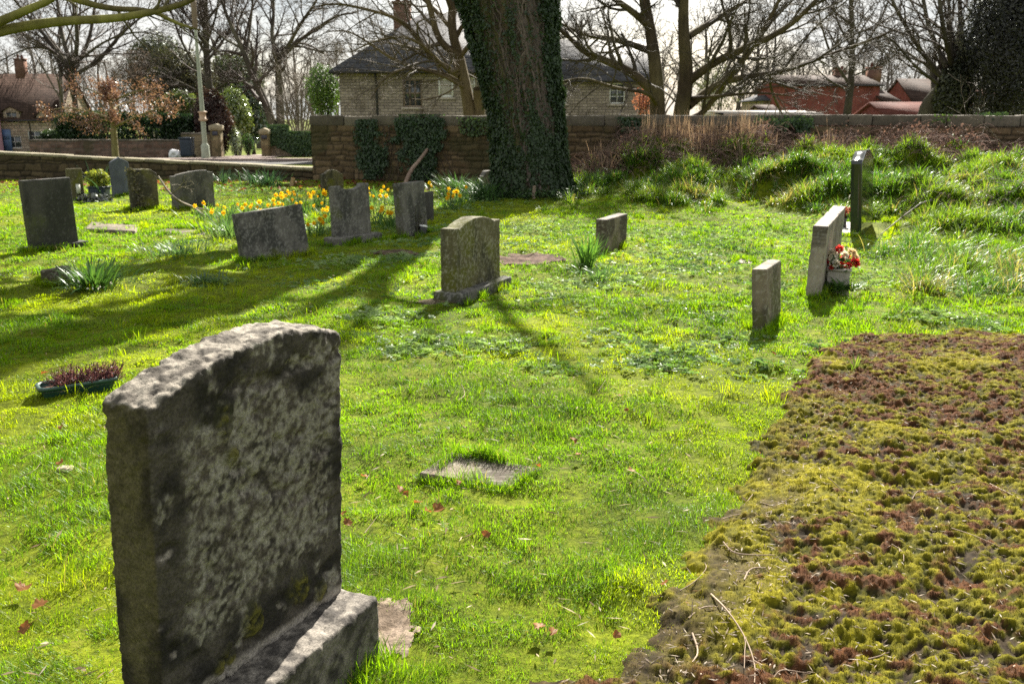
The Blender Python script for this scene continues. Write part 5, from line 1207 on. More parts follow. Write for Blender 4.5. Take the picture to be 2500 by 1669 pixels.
# ------------------------------------------------------------------ grass
def wcol(x, y, r):
    n = len(x)
    m = sst(.46, .62, fbm(x * .8 + 3, y * .8, seed=111) * .7 + fbm(x * 3.5, y * 3.5, seed=112) * .3)     # mossy yellow areas
    g = sst(.45, .65, fbm(x * 1.7 + 8, y * 1.7, seed=113))
    t = np.clip(m + r.normal(0, .22, n), 0, 1)
    c = mixc((.145, .265, .009), (.325, .39, .009), t)
    d = np.clip(g * .55 + r.normal(0, .15, n), 0, .8); c = c * (1 - d)[:, None] + np.array((.085, .175, .014))[None] * d[:, None]
    s = r.random(n) < .035; c[s] = np.array((.30, .25, .12)) * r.uniform(.6, 1.1, s.sum())[:, None]
    return c, m
def lawn():
    mb = MB(); r = np.random.default_rng(17)
    for (y0, y1, den) in [(1.0, 3.0, 24000), (3, 5, 15500), (5, 8, 8000), (8, 12, 3300), (12, 17, 1700), (17, 23, 800)]:
        hw = .70 * y1 + .6; N = int(den * 2 * hw * (y1 - y0)); x = r.uniform(-hw, hw, N); y = r.uniform(y0, y1, N)
        k = np.abs(x) < .70 * y + .6; x, y = x[k], y[k]
        mm = mossmask(x, y); k = r.random(len(x)) < sst(.14, -.16, mm + .10 * r.normal(size=len(x))); k |= (mm < .32) & (mm > -.05) & (r.random(len(x)) < .8 * sst(.34, .0, mm) * sst(.44, .58, fbm(x * 6, y * 6, seed=119, o=3))); k &= keep_mask(x, y); k &= (wall_d(x, y) > .15) | ((x < -5) & (y < 22.9)); k &= y < 22.9
        cl = fbm(x * 7, y * 7, seed=114, o=3); k &= r.random(len(x)) < .55 + .6 * sst(.3, .6, cl)
        x, y, cl = x[k], y[k], cl[k]; n = len(x)
        c, m = wcol(x, y, r); dist = np.hypot(x, y)
        bank = ground_z(x, y) > .16
        tuft = .8 * sst(.62, .76, fbm(x * 2.6, y * 2.6, seed=115, o=3)); tuft2 = sst(.58, .72, fbm(x * 1.0 + 4, y * 1.0, seed=118, o=3))
        h = (.018 + .018 * sst(.35, .65, cl) + .034 * tuft + .016 * tuft2) * (1 - .30 * m) * r.uniform(.5, 1.4, n)
        h = np.where(bank, h * 1.9 + .03, h); kb = ~bank | (fbm(x * 2.2, y * 2.2, seed=120, o=3) > .54)
        x, y, c, h, dist = x[kb], y[kb], c[kb], h[kb], dist[kb]; n = len(x)
        W = np.maximum(.0019, .00082 * dist) * r.uniform(.7, 1.25, n)
        az = fbm(x * 1.8, y * 1.8, seed=116, o=2) * 12 + r.normal(0, 1.3, n)
        p = np.column_stack((x, y, ground_z(x, y) - .004))
        blades(mb, p, az, h, W, np.abs(r.normal(.5, .35, n)), r.uniform(.3, 1.3, n), c)
        # short moss between the blades
        if y1 <= 8:
            N = int(den * 1.5 * 2 * hw * (y1 - y0)); x = r.uniform(-hw, hw, N); y = r.uniform(y0, y1, N); k = np.abs(x) < .70 * y + .6; x, y = x[k], y[k]
            k = (r.random(len(x)) < sst(.16, -.10, mossmask(x, y))) & keep_mask(x, y); x, y = x[k], y[k]; c, m = wcol(x, y, r); k = r.random(len(x)) < .15 + .85 * m; x, y, c = x[k], y[k], c[k]; n = len(x)
            c = c * .85 + np.array((.03, .03, .0))
            blades(mb, np.column_stack((x, y, ground_z(x, y) - .003)), r.uniform(0, 6.28, n), r.uniform(.006, .016, n), np.maximum(.0022, .0008 * np.hypot(x, y)), np.abs(r.normal(.6, .4, n)), r.uniform(0, .8, n), c, 1)
    # ragged fringes of longer grass round the stones
    for (cx, cy, hx, hy, rot) in EXCL:
        dist = math.hypot(cx, cy); per = 4 * (hx + hy); n = int(per * 900 * min(1, 9 / dist)); 
        u = r.uniform(-1, 1, (n, 2)); ax = r.integers(0, 2, n); sg = np.where(r.random(n) < .5, -1, 1)
        if hx + hy > 1e-3: ax = np.where(r.random(n) < hy / (hx + hy), 0, 1)
        lx = np.where(ax == 0, sg * (hx + np.abs(r.normal(0.005, .035, n))), u[:, 0] * (hx + .03)); ly = np.where(ax == 1, sg * (hy + np.abs(r.normal(0.005, .035, n))), u[:, 1] * (hy + .03))
        x = cx + lx * math.cos(rot) - ly * math.sin(rot); y = cy + lx * math.sin(rot) + ly * math.cos(rot)
        k = (fbm(x * 6, y * 6, seed=117, o=2) > .42) & keep_mask(x, y); x, y = x[k], y[k]; n = len(x)
        if n == 0: continue
        c, m = wcol(x, y, r)
        blades(mb, np.column_stack((x, y, ground_z(x, y) - .004)), r.uniform(0, 6.28, n), r.uniform(.04, .12, n), np.maximum(.003, .0008 * dist) * r.uniform(.7, 1.2, n), np.abs(r.normal(.2, .2, n)), r.uniform(.2, 1.1, n), c)
    # scattered longer tufts
    nt = 900; ty = 1.5 + 15 * r.random(nt) ** .8; tx = r.uniform(-1, 1, nt) * (.66 * ty + .4)
    k = (mossmask(tx, ty) < -.03) & keep_mask(tx, ty); tx, ty = tx[k], ty[k]; nt = len(tx)
    nb = 26; x = np.repeat(tx, nb) + r.normal(0, .035, nt * nb); y = np.repeat(ty, nb) + r.normal(0, .035, nt * nb); n = nt * nb
    c, m = wcol(x, y, r); c *= .85; d = np.hypot(x, y); L = np.repeat(r.uniform(.05, .12, nt), nb) * r.uniform(.6, 1.2, n)
    k = keep_mask(x, y); 
    blades(mb, np.column_stack((x, y, ground_z(x, y) - .004))[k], r.uniform(0, 6.28, n)[k], L[k], (np.maximum(.003, .0008 * d) * r.uniform(.8, 1.2, n))[k], np.abs(r.normal(.25, .25, n))[k], r.uniform(.3, 1.2, n)[k], c[k], 3)
    # long tuft over the back of the flat slab
    sc2 = un(1180, 1128); n = 420; x = sc2[0] + r.normal(0, .075, n); y = sc2[1] + .03 + r.normal(0, .022, n) - (x - sc2[0]) * .25; c, m = wcol(x, y, r)
    blades(mb, np.column_stack((x, y, np.full(n, .01))), r.normal(-1.6, .9, n), r.uniform(.05, .13, n), np.full(n, .0035), np.abs(r.normal(.4, .3, n)), r.uniform(.4, 1.3, n), c, 3)
    for (pa, pb, m_) in (((1030, 1170), (1235, 1208), 520), ((1235, 1208), (1325, 1160), 260), ((1025, 1165), (1095, 1118), 160)):
        a_, b_ = un(*pa), un(*pb); t_ = r.random(m_); x = a_[0] + (b_[0] - a_[0]) * t_ + r.normal(0, .014, m_); y = a_[1] + (b_[1] - a_[1]) * t_ + r.normal(0, .014, m_); c, m = wcol(x, y, r)
        blades(mb, np.column_stack((x, y, ground_z(x, y) - .004)), r.uniform(0, 6.28, m_), r.uniform(.03, .075, m_), np.full(m_, .0028), np.abs(r.normal(.35, .3, m_)), r.uniform(.3, 1.2, m_), c, 3)
    tag(mb.build('grass', M['grass']), 'sunlit short lawn grass mixed with moss', kind='stuff')
lawn()

def tall_grass():
    mb = MB(); r = np.random.default_rng(18); N = 15000
    x = r.uniform(.6, 12.5, N); y = r.uniform(8, 22.3, N)
    z = ground_z(x, y); d = wall_d(x, y)
    k = (z > .09) & (d > 1.2) & (x < .72 * y + .4) & (np.hypot(x - TRUNK[0], y - TRUNK[1]) > 1.2)
    cl = fbm(x * 1.5, y * 1.5, seed=21, o=3); k &= r.random(N) < (.04 + .96 * sst(.44, .56, cl)) * .6
    tx, ty = x[k], y[k]; tx = np.concatenate((tx, [un(*p)[0] for p in [(1330, 520), (1390, 500), (1450, 480), (1310, 480), (1720, 520), (1480, 490), (2390, 600), (2440, 640), (2460, 580), (2330, 640), (2220, 610), (2160, 620)]])); ty = np.concatenate((ty, [un(*p)[1] for p in [(1330, 520), (1390, 500), (1450, 480), (1310, 480), (1720, 520), (1480, 490), (2390, 600), (2440, 640), (2460, 580), (2330, 640), (2220, 610), (2160, 620)]]))
    ex = np.array([un(px_, py_) for px_, py_ in zip(r.uniform(2230, 2600, 85), r.uniform(555, 715, 85))]); tx = np.concatenate((tx, ex[:, 0])); ty = np.concatenate((ty, ex[:, 1]))
    nt = len(tx); dist = np.hypot(tx, ty); nb = 95; n = nt * nb
    sz = r.uniform(.6, 1.3, nt); sp = np.repeat(.11 * sz, nb)
    az = r.uniform(0, 6.28, n); rr = np.abs(r.normal(0, 1, n)) * sp
    X = np.repeat(tx, nb) + np.cos(az) * rr; Y = np.repeat(ty, nb) + np.sin(az) * rr
    az = np.where(r.random(n) < .5, az, r.uniform(0, 6.28, n)); L = np.repeat(sz, nb) * r.uniform(.10, .34, n); ds = np.repeat(dist, nb)
    t = np.clip(np.repeat(fbm(tx * 1.1, ty * 1.1, seed=122, o=3) * 1.5 - .3, nb) + r.normal(0, .2, n), 0, 1)
    c = mixc((.05, .125, .016), (.20, .275, .025), t)
    s = r.random(n) < np.repeat(.07 + .45 * sst(.58, .7, fbm(tx * .9, ty * .9 + 5, seed=123, o=3)), nb); c[s] = np.array((.34, .27, .14)) * r.uniform(.5, 1.1, s.sum())[:, None]
    blades(mb, np.column_stack((X, Y, ground_z(X, Y) - .01)), az, L, np.maximum(.003, .0006 * ds) * r.uniform(.8, 1.3, n), np.abs(r.normal(.25, .22, n)), r.uniform(.5, 1.9, n), c, 4)
    tag(mb.build('tall_grass', M['tallgrass']), 'long tussocky grass over the bank below the wall', kind='stuff')
tall_grass()

# straw coloured stalks and brambles along the wall
def strip_pts(n, s0, s1, d0, d1, r):
    s = r.uniform(s0, s1, n); d = r.uniform(d0, d1, n); return WA[0] + WT[0] * s + WN[0] * d, WA[1] + WT[1] * s + WN[1] * d, s, d
def dry():
    r = np.random.default_rng(19); mb = MB()
    n = 3400; x, y, s, d = strip_pts(n, 6.3, 12.4, .35, 2.5, r); f = fbm(s * 1.6, d * 1.6, seed=131, o=3); k = r.random(n) < sst(.40, .60, f); x, y, s = x[k], y[k], s[k]; n = len(x)
    L = r.uniform(.18, .46, n) * (.6 + 1.2 * sst(.45, .7, fbm(s * 1.9, s * 0, seed=133, o=2))); c = mixc((.14, .10, .07), (.34, .25, .17), r.random(n))
    blades(mb, np.column_stack((x, y, ground_z(x, y) - .02)), r.uniform(0, 6.28, n), L, r.uniform(.010, .02, n), np.abs(r.normal(.22, .28, n)), r.uniform(0, 1.2, n), c, 3)
    n = 560; x, y, s, d = strip_pts(n, 8.2, 10.6, .4, 1.6, r); c = mixc((.22, .155, .10), (.42, .31, .2), r.random(n))
    blades(mb, np.column_stack((x, y, ground_z(x, y) - .02)), r.uniform(0, 6.28, n), r.uniform(.45, 1.0, n), r.uniform(.009, .016, n), np.abs(r.normal(.06, .08, n)), r.uniform(0, .35, n), c, 3)
    tag(mb.build('dry_grass', M['dry']), 'tall straw coloured dead grass stalks in front of the wall', kind='stuff')
    mb = MB(); n = 4600; x, y, s, d = strip_pts(n, 6.4, 18.8, .25, 2.6, r); z = ground_z(x, y); K = 7
    az = r.uniform(0, 6.28, n); L = r.uniform(.3, .9, n); hgt = r.uniform(.12, .50, n) * (1 - .25 * sst(1.0, 2.2, d)); t = np.linspace(0, 1, K)[None]
    P = np.stack((x[:, None] + np.cos(az)[:, None] * L[:, None] * t, y[:, None] + np.sin(az)[:, None] * L[:, None] * t * .6, z[:, None] + (hgt[:, None] * 4 * t * (1 - t * .8) * .8) - .02), -1) + r.normal(0, .012, (n, K, 3))
    tubes(mb, P, r.uniform(.004, .009, n)[:, None] * np.linspace(1, .6, K)[None], 3, mixc((.11, .07, .058), (.30, .20, .165), r.random(n)))
    n = 1500; x = r.uniform(2.5, 11.5, n); y = r.uniform(9, 18.5, n); k = (ground_z(x, y) > .10) & (fbm(x * .9, y * .9, seed=134, o=3) > .50) & (wall_d(x, y) > 1.5); x, y = x[k], y[k]; n = len(x); z = ground_z(x, y)
    az = r.uniform(0, 6.28, n); L = r.uniform(.2, .7, n); hg = r.uniform(.05, .30, n); t = np.linspace(0, 1, K)[None]
    P = np.stack((x[:, None] + np.cos(az)[:, None] * L[:, None] * t, y[:, None] + np.sin(az)[:, None] * L[:, None] * t, z[:, None] + hg[:, None] * 4 * t * (1 - t * .8) * .8 - .02), -1) + r.normal(0, .012, (n, K, 3))
    tubes(mb, P, r.uniform(.003, .006, n)[:, None] * np.linspace(1, .6, K)[None], 3, mixc((.08, .05, .04), (.26, .19, .14), r.random(n)))
    nl = 15000; x, y, s, d = strip_pts(nl, 6.4, 18.8, .25, 2.5, r); zz = ground_z(x, y) + r.uniform(0, .45, nl) * (1 - .3 * sst(1, 2.1, d))
    leaves(mb, np.column_stack((x, y, zz)), rnd_unit(nl, r), rnd_unit(nl, r), r.uniform(.03, .07, nl), r.uniform(.02, .045, nl), mixc((.09, .055, .045), (.26, .165, .13), r.random(nl)))
    tag(mb.build('bramble_thicket', M['dry']), 'brown tangled dead bracken and brambles under the wall', kind='stuff')
    mb = MB(); n = 2600; x = r.uniform(-12.6, 0, n); y = r.uniform(19.2, 22.7, n); z = ground_z(x, y) + .012
    k = r.random(n) < .4 + .6 * sst(20.5, 22, y); x, y, z = x[k], y[k], z[k]; n = len(x)
    leaves(mb, np.column_stack((x, y, z)), rnd_unit(n, r) * np.array((1, 1, .25)), np.array((0, 0, 1.)) + rnd_unit(n, r) * .5, r.uniform(.06, .12, n), r.uniform(.05, .09, n), mixc((.06, .022, .015), (.20, .07, .05), r.random(n)))
    tag(mb.build('leaf_litter', M['deadleaf']), 'red brown fallen leaves lying along the wall foot', kind='stuff')
dry()

# ferny ground cover herbs
def herbs():
    mb = MB(); r = np.random.default_rng(20); cx = []; cy = []
    spots = [(1190, 690, .28, 200), (1150, 705, .2, 110), (960, 772, .3, 150), (905, 765, .2, 90), (1060, 838, .36, 190), (1010, 850, .2, 80), (1130, 845, .25, 90), (1640, 875, .35, 150), (1570, 890, .25, 90), (1490, 660, .45, 260), (1520, 690, .35, 170), (1440, 690, .3, 140), (900, 640, .5, 240), (1000, 630, .4, 200), (830, 640, .4, 130),
             (1060, 590, .6, 300), (1120, 560, .7, 260), (1250, 560, .8, 350), (1350, 560, .7, 300), (1300, 600, .5, 200), (1650, 620, .9, 420), (1750, 600, .8, 380), (1600, 570, .9, 320), (1850, 570, .8, 320), (1720, 660, .5, 200), (2180, 620, .6, 260), (2250, 680, .6, 260), (2350, 700, .6, 320), (2450, 690, .6, 320), (2300, 780, .35, 140), (2430, 800, .3, 130), (1690, 860, .25, 90), (1790, 830, .25, 90), (1330, 700, .4, 120), (1400, 740, .4, 120), (1500, 830, .3, 80), (1700, 760, .4, 120), (520, 695, .2, 100), (1900, 700, .4, 150), (770, 560, .5, 160), (960, 560, .5, 200), (560, 460, 1.0, 300), (650, 470, .9, 240), (1090, 500, .9, 260), (1050, 520, .9, 280), (2060, 860, .25, 60), (1860, 900, .25, 60), (1350, 890, .3, 60), (1240, 840, .3, 60), (480, 590, .6, 120), (760, 700, .4, 60)]
    for px, py, rad, n in spots:
        c = un(px, py); cx.append(c[0] + r.normal(0, rad * .55, n)); cy.append(c[1] + r.normal(0, rad * .55, n))
    n = 5200; y = r.uniform(7.5, 19, n); x = r.uniform(-.3, .72, n) * y; k = fbm(x * .9, y * .9, seed=141, o=3) > .5; cx.append(x[k]); cy.append(y[k])
    n = 3200; x = r.uniform(3, 11, n); y = r.uniform(8.5, 17.5, n); k = (x < .72 * y) & (ground_z(x, y) > .08); cx.append(x[k]); cy.append(y[k])
    n = 900; y = r.uniform(9, 19, n); x = r.uniform(-.6, 0, n) * y; k = fbm(x * .8, y * .8, seed=142, o=3) > .52; cx.append(x[k]); cy.append(y[k])
    x = np.concatenate(cx); y = np.concatenate(cy); k = keep_mask(x, y) & (mossmask(x, y) < -.02) & (wall_d(x, y) > .2); x, y = x[k], y[k]; n = len(x)
    az = r.uniform(0, 6.28, n); el = r.uniform(.25, 1.0, n); L = r.uniform(.045, .10, n); dist = np.hypot(x, y)
    base = np.column_stack((x, y, ground_z(x, y) + .0)); d = np.column_stack((np.cos(az) * np.cos(el), np.sin(az) * np.cos(el), np.sin(el)))
    side = np.column_stack((-np.sin(az), np.cos(az), np.zeros(n))); up = np.cross(d, side) * -1; up = np.where(up[:, 2:3] < 0, -up, up)
    t0 = np.clip(fbm(x * 1.5, y * 1.5, seed=143, o=3) * 1.6 - .3 + r.normal(0, .2, n), 0, 1); col = mixc((.075, .15, .045), (.24, .32, .13), t0)
    for tt, sg in [(.35, 1), (.35, -1), (.58, 1), (.58, -1), (.78, 1), (.78, -1), (.85, 0)]:
        p = base + d * (L * tt)[:, None] + np.array((0, 0, -1.)) * (L * tt * tt * .35)[:, None]
        dd = unit(d * (.6 if sg else 1.0) + side * sg * .9 + rnd_unit(n, r) * .25 + np.array((0, 0, -.25)))
        ll = L * (.48 if sg else .35) * (1.15 - .5 * tt) * r.uniform(.7, 1.2, n)
        leaves(mb, p, dd, up + rnd_unit(n, r) * .35, np.maximum(ll, .0014 * dist), np.maximum(ll * .45, .0008 * dist), col * r.uniform(.8, 1.2, n)[:, None], .12)
    tag(mb.build('ground_cover', M['herb']), 'ferny low herbs glinting among the grass', kind='stuff')
herbs()

# ------------------------------------------------------------------ moss bed
def moss_bed():
    r = np.random.default_rng(21); st = .0095
    xs = np.arange(.05, 5.6, st); ys = np.arange(1.55, 6.9, st); X, Y = np.meshgrid(xs, ys); sh = X.shape; x = X.ravel(); y = Y.ravel()
    mk = mossmask(x, y)
    def fields(x, y):
        wx = x + .05 * (fbm(x * 9, y * 9, seed=151, o=3) - .5); wy = y + .05 * (fbm(x * 9 + 7, y * 9, seed=152, o=3) - .5)
        c1 = fbm(wx * 12, wy * 17, seed=153, o=3); c2 = fbm(wx * 36, wy * 42, seed=154, o=2); c3 = fbm(x * 60, y * 60, seed=155, o=2)
        c3b = vn(x * 105, y * 105, seed=161); cl = sst(.36, .66, c1 * .34 + c2 * .40 + c3 * .26)
        big = fbm(x * 1.1, y * 1.1, seed=156, o=3)
        flat = sst(.52, .66, fbm(x * 1.4 + 4, y * 1.4, seed=157, o=3))      # smooth yellow moss lawn
        h = .015 * cl * (1 - .5 * flat) + .010 * c2 + .013 * c3 + .010 * c3b + .012 * flat
        brown = sst(.50, .60, fbm(wx * 15 + 3, wy * 19, seed=158, o=4) * .62 + big * .33 + .05 * sst(3.5, 5.5, y) - .10 * flat + .085) * sst(.2, .5, cl + .25)
        bare = .9 * sst(.24, .08, cl) * (1 - flat) * sst(.40, .55, fbm(x * 3, y * 3, seed=159, o=3))
        ed_ = mossmask(x, y) + .10 * (fbm(x * 7, y * 7, seed=162, o=3) - .5); brown = brown * np.maximum(.25 + .75 * sst(.02, .28, ed_), sst(4.6, 5.2, y)); bare = bare * sst(-.02, .22, ed_)
        return h, cl, flat, brown, bare, c2, c3
    h, cl, flat, brown, bare, c2, c3 = fields(x, y)
    edge = sst(-.08, .06, mk); litter = .8 * sst(4.6, 3.8, y) * sst(.26, .06, mk) * sst(.45, .60, fbm(x * 5, y * 5, seed=160, o=4) + .04)
    bare = np.clip(np.maximum(bare, litter), 0, 1)
    z = ground_z(x, y) - .03 + .040 * sst(-.16, .02, mk) + h * edge * (1 - .5 * litter)
    def colour(cl, flat, brown, bare, c2, c3, n):
        ye = mixc((.030, .032, .004), (.205, .182, .008), np.clip(.25 + .5 * cl + .9 * (c3 - .5) + .35 * flat - .15, 0, 1))
        br = mixc((.018, .008, .004), (.108, .046, .019), np.clip(c3 * 1.1 + .5 * (c2 - .5), 0, 1))
        so = mixc((.014, .010, .007), (.060, .041, .028), np.clip(c3 * 1.3 - .1, 0, 1))
        c = ye * (1 - brown)[:, None] + br * brown[:, None]; return c * (1 - bare)[:, None] + so * bare[:, None]
    col = colour(cl, flat, brown, bare, c2, c3, len(x))
    ny, nx = sh; i, j = np.meshgrid(np.arange(nx - 1), np.arange(ny - 1)); k = (j * nx + i).ravel()
    ok = (mk > -.15)
    q = np.stack((k, k + 1, k + nx + 1, k + nx), 1); q = q[ok[q].all(1)]
    q = q[(np.abs(x[q[:, 0]]) < .75 * y[q[:, 0]] + .8)]
    use = np.unique(q); rm = np.zeros(len(x), np.int64); rm[use] = np.arange(len(use))
    mb = MB(); mb.add(np.column_stack((x, y, z))[use], rm[q], c=col[use])
    tag(mb.build('moss_bed', M['mossbed'], smooth=True), 'old gravel bed overgrown with clumpy yellow green and red brown moss', kind='structure')
    # moss fibres
    N = 800000; y = 1.6 + 5.1 * r.random(N) ** 1.35; x = r.uniform(.05, .72, N) * (y + .6); k = mossmask(x, y) > -.10; x, y = x[k], y[k]
    h, cl, flat, brown, bare, c2, c3 = fields(x, y); mk = mossmask(x, y); litter = .8 * sst(4.6, 3.8, y) * sst(.26, .06, mk) * sst(.45, .60, fbm(x * 5, y * 5, seed=160, o=4) + .04); bare = np.maximum(bare, litter)
    k = r.random(len(x)) < (1 - bare) * (.45 + .55 * cl); x, y, h, cl, flat, brown, c2, c3, mk = [a[k] for a in (x, y, h, cl, flat, brown, c2, c3, mk)]; n = len(x)
    c = colour(cl, flat, brown, np.zeros(n), c2, np.clip(c3 + r.normal(0, .22, n), 0, 1), n) * 1.15
    d = np.hypot(x, y); e = sst(-.08, .06, mk)
    blades(mb2 := MB(), np.column_stack((x, y, ground_z(x, y) - .032 + .040 * sst(-.16, .02, mk) + h * e)), r.uniform(0, 6.28, n), r.uniform(.004, .012, n) * (.6 + .6 * cl), np.maximum(.0018, .0006 * d) * r.uniform(.8, 1.3, n), np.abs(r.normal(.6, .45, n)), r.uniform(.1, .8, n), c, 1)
    tag(mb2.build('moss', M['mossfib']), 'soft moss tips covering the gravel bed', kind='stuff')
    # chips and dead grass bits
    mb = MB(); n = 16000; y = 1.6 + 5 * r.random(n) ** 1.2; x = r.uniform(.05, .72, n) * (y + .6); mk = mossmask(x, y); k = (mk > .0) & (r.random(n) < .35 + .65 * sst(.45, .1, mk)); x, y, mk = x[k], y[k], mk[k]; n = len(x)
    h = fields(x, y)[0] * sst(-.02, .16, mk); z = .016 + ground_z(x, y) + h
    a = r.uniform(0, 6.28, n); dd = np.column_stack((np.cos(a), np.sin(a), r.normal(0, .22, n)))
    leaves(mb, np.column_stack((x, y, z)), dd, np.array((0, 0, 1.)) + rnd_unit(n, r) * .5, r.uniform(.008, .04, n), r.uniform(.002, .006, n), mixc((.13, .095, .075), (.46, .38, .29), r.random(n)), .05)
    n = 2500; y = r.uniform(1.6, 12, n); x = r.uniform(-.66, .66, n) * y; k = keep_mask(x, y) & (mossmask(x, y) < 0); x, y = x[k], y[k]; n = len(x); a = r.uniform(0, 6.28, n)
    leaves(mb, np.column_stack((x, y, ground_z(x, y) + r.uniform(.015, .045, n))), np.column_stack((np.cos(a), np.sin(a), r.normal(0, .2, n))), np.array((0, 0, 1.)) + rnd_unit(n, r) * .5, r.uniform(.02, .07, n), r.uniform(.003, .010, n), mixc((.10, .06, .035), (.40, .32, .2), r.random(n)), .1)
    tag(mb.build('leaf_litter', M['deadleaf']), 'pale chips and dead stalk bits strewn over moss and lawn', kind='stuff')
    return fields
fields = moss_bed()
def bed_z(x, y):
    x = np.asarray(x, float); y = np.asarray(y, float); mk = mossmask(x, y)
    return ground_z(x, y) + np.where(mk > 0, .012 + fields(x, y)[0] * sst(-.02, .16, mk), .022)

# bare earth patches
def earth(c, a, b, label, c0, c1, seed, clod=.012):
    n = 60; u, v = np.meshgrid(np.linspace(-1.25, 1.25, n), np.linspace(-1.25, 1.25, n)); u = u.ravel(); v = v.ravel(); x = c[0] + u * a; y = c[1] + v * b
    rr = u * u + v * v + 1.3 * (fbm(x * 2.6 / a, y * 2.6 / b, seed=5) - .5) + .6 * (fbm(x * 40, y * 40, seed=6) - .5)
    h = sst(1.25, .55, rr) * (.006 + clod * (fbm(x * 30, y * 30, seed=seed) - .3)) - .012 * sst(1.0, 1.4, rr)
    V = np.column_stack((x - c[0], y - c[1], h + ground_z(x, y))); i, j = np.meshgrid(np.arange(n - 1), np.arange(n - 1)); k = (j * n + i).ravel()
    q = np.stack((k, k + 1, k + n + 1, k + n), 1); q = q[(rr < 1.05)[q].all(1)]
    mb = MB(); t = fbm(x * 22, y * 22, seed=seed + 1); mb.add(V, q, c=mixc(c0, c1, sst(.3, .7, t)))
    o = mb.build('bare_earth', M['soil'], smooth=True); o.location = (c[0], c[1], .002); tag(o, label, kind='structure')
earth(DIRT[0][0], .40, .42, 'bare brown earth beside the arched mossy headstone', (.06, .038, .027), (.15, .10, .075), 171)
earth(SAND, .105, .17, 'patch of pale sandy soil beside the big plinth', (.14, .105, .075), (.27, .21, .16), 172, .012)
earth(DIRT[2][0], .35, .22, 'bare earth behind the mossy headstone', (.06, .045, .03), (.14, .10, .07), 173)
earth(DIRT[3][0], .22, .12, 'trodden earth in front of the mossy headstone', (.06, .05, .03), (.14, .11, .07), 174)

# ------------------------------------------------------------------ leaf clumps and daffodils
def strap(mb, n, L, W, spread, c0, c1, r, curve=(.3, 1.4), lean=.22, at_=(0, 0, 0), segs=5):
    az = r.uniform(0, 6.28, n); rr = np.abs(r.normal(0, spread, n)); p = np.column_stack((np.cos(az) * rr, np.sin(az) * rr, np.zeros(n) - .02)) + np.array(at_)
    az = az + r.normal(0, .5, n)
    blades(mb, p, az, L * r.uniform(.6, 1.15, n), W * r.uniform(.7, 1.2, n), np.abs(r.normal(lean, lean * .6, n)), r.uniform(*curve, n), mixc(c0, c1, r.random(n)), segs)
def clump(px, py, n, L, W, spread, label, c0=(.045, .10, .03), c1=(.11, .19, .045), seed=1, cat='plant', name='daffodil_plant', group='clumps of strap leaves', **kw):
    c = un(px, py); r = np.random.default_rng(seed); mb = MB(); strap(mb, n, L, W, spread, c0, c1, r, **kw)
    o = empty(name, (c[0], c[1], float(ground_z(*c))), label, cat, group); mb.build('leaves', M['strap'], o); return o
clump(1432, 652, 130, .42, .014, .07, 'bright upright clump of green daffodil leaves before the low wide headstone', (.055, .13, .035), (.13, .24, .04), 1, curve=(.1, .8))
o = clump(232, 708, 260, .34, .017, .13, 'dark bushy clump of strap leaves beside the broken stone stump', (.03, .075, .02), (.08, .15, .03), 2, curve=(.4, 1.5), lean=.4)
clump(1120, 478, 230, .55, .020, .26, 'large drooping leaf clump at the left foot of the massive trunk', (.035, .08, .03), (.085, .15, .05), 3, curve=(.6, 1.8))
clump(1185, 490, 200, .5, .02, .3, 'second long leaved clump against the base of the trunk', (.03, .07, .028), (.07, .13, .045), 4, curve=(.7, 1.9))
clump(655, 455, 150, .50, .022, .25, 'dark leaf clump under the low wall left of the stump', (.02, .055, .03), (.06, .11, .05), 5, curve=(.6, 1.9))
clump(620, 450, 90, .42, .022, .22, 'dark leaf clump under the low wall beside the bowed headstone', (.02, .055, .03), (.06, .11, .05), 6, curve=(.6, 1.9))
clump(545, 450, 80, .45, .022, .25, 'scant leaf clump under the low wall just right of the bowed headstone', (.02, .05, .03), (.06, .10, .05), 7, curve=(.6, 1.6))
clump(250, 478, 40, .7, .022, .12, 'tall leaves behind the potted yellow plant', (.02, .055, .03), (.05, .10, .05), 8, curve=(.4, 1.3))
clump(565, 575, 160, .34, .016, .2, 'leaf clump left of the leaning broad headstone', (.06, .12, .04), (.14, .21, .07), 9, curve=(.4, 1.4))
clump(435, 622, 280, .22, .012, .28, 'low soft leaf clump alone in the grass left of the leaning headstone', (.05, .105, .04), (.12, .19, .07), 10, curve=(.8, 2.0))
clump(500, 694, 110, .17, .010, .14, 'small silvery leaf tuft in the shaded lawn', (.045, .09, .045), (.10, .16, .08), 11, curve=(.9, 2.1))
clump(1460, 682, 90, .20, .012, .14, 'short leaf clump right below the upright green clump', (.05, .11, .04), (.11, .19, .05), 12, curve=(.6, 1.7))
clump(1752, 790, 120, .12, .006, .06, 'dark grass tuft at the foot of the narrow brown headstone', (.035, .085, .015), (.08, .15, .02), 13, curve=(.3, 1.4), name='grass_tuft')
clump(2085, 908, 46, .15, .006, .02, 'spiky bright grass tuft at the edge of the moss bed', (.10, .17, .02), (.20, .25, .04), 14, curve=(.3, 1.2), name='grass_tuft')
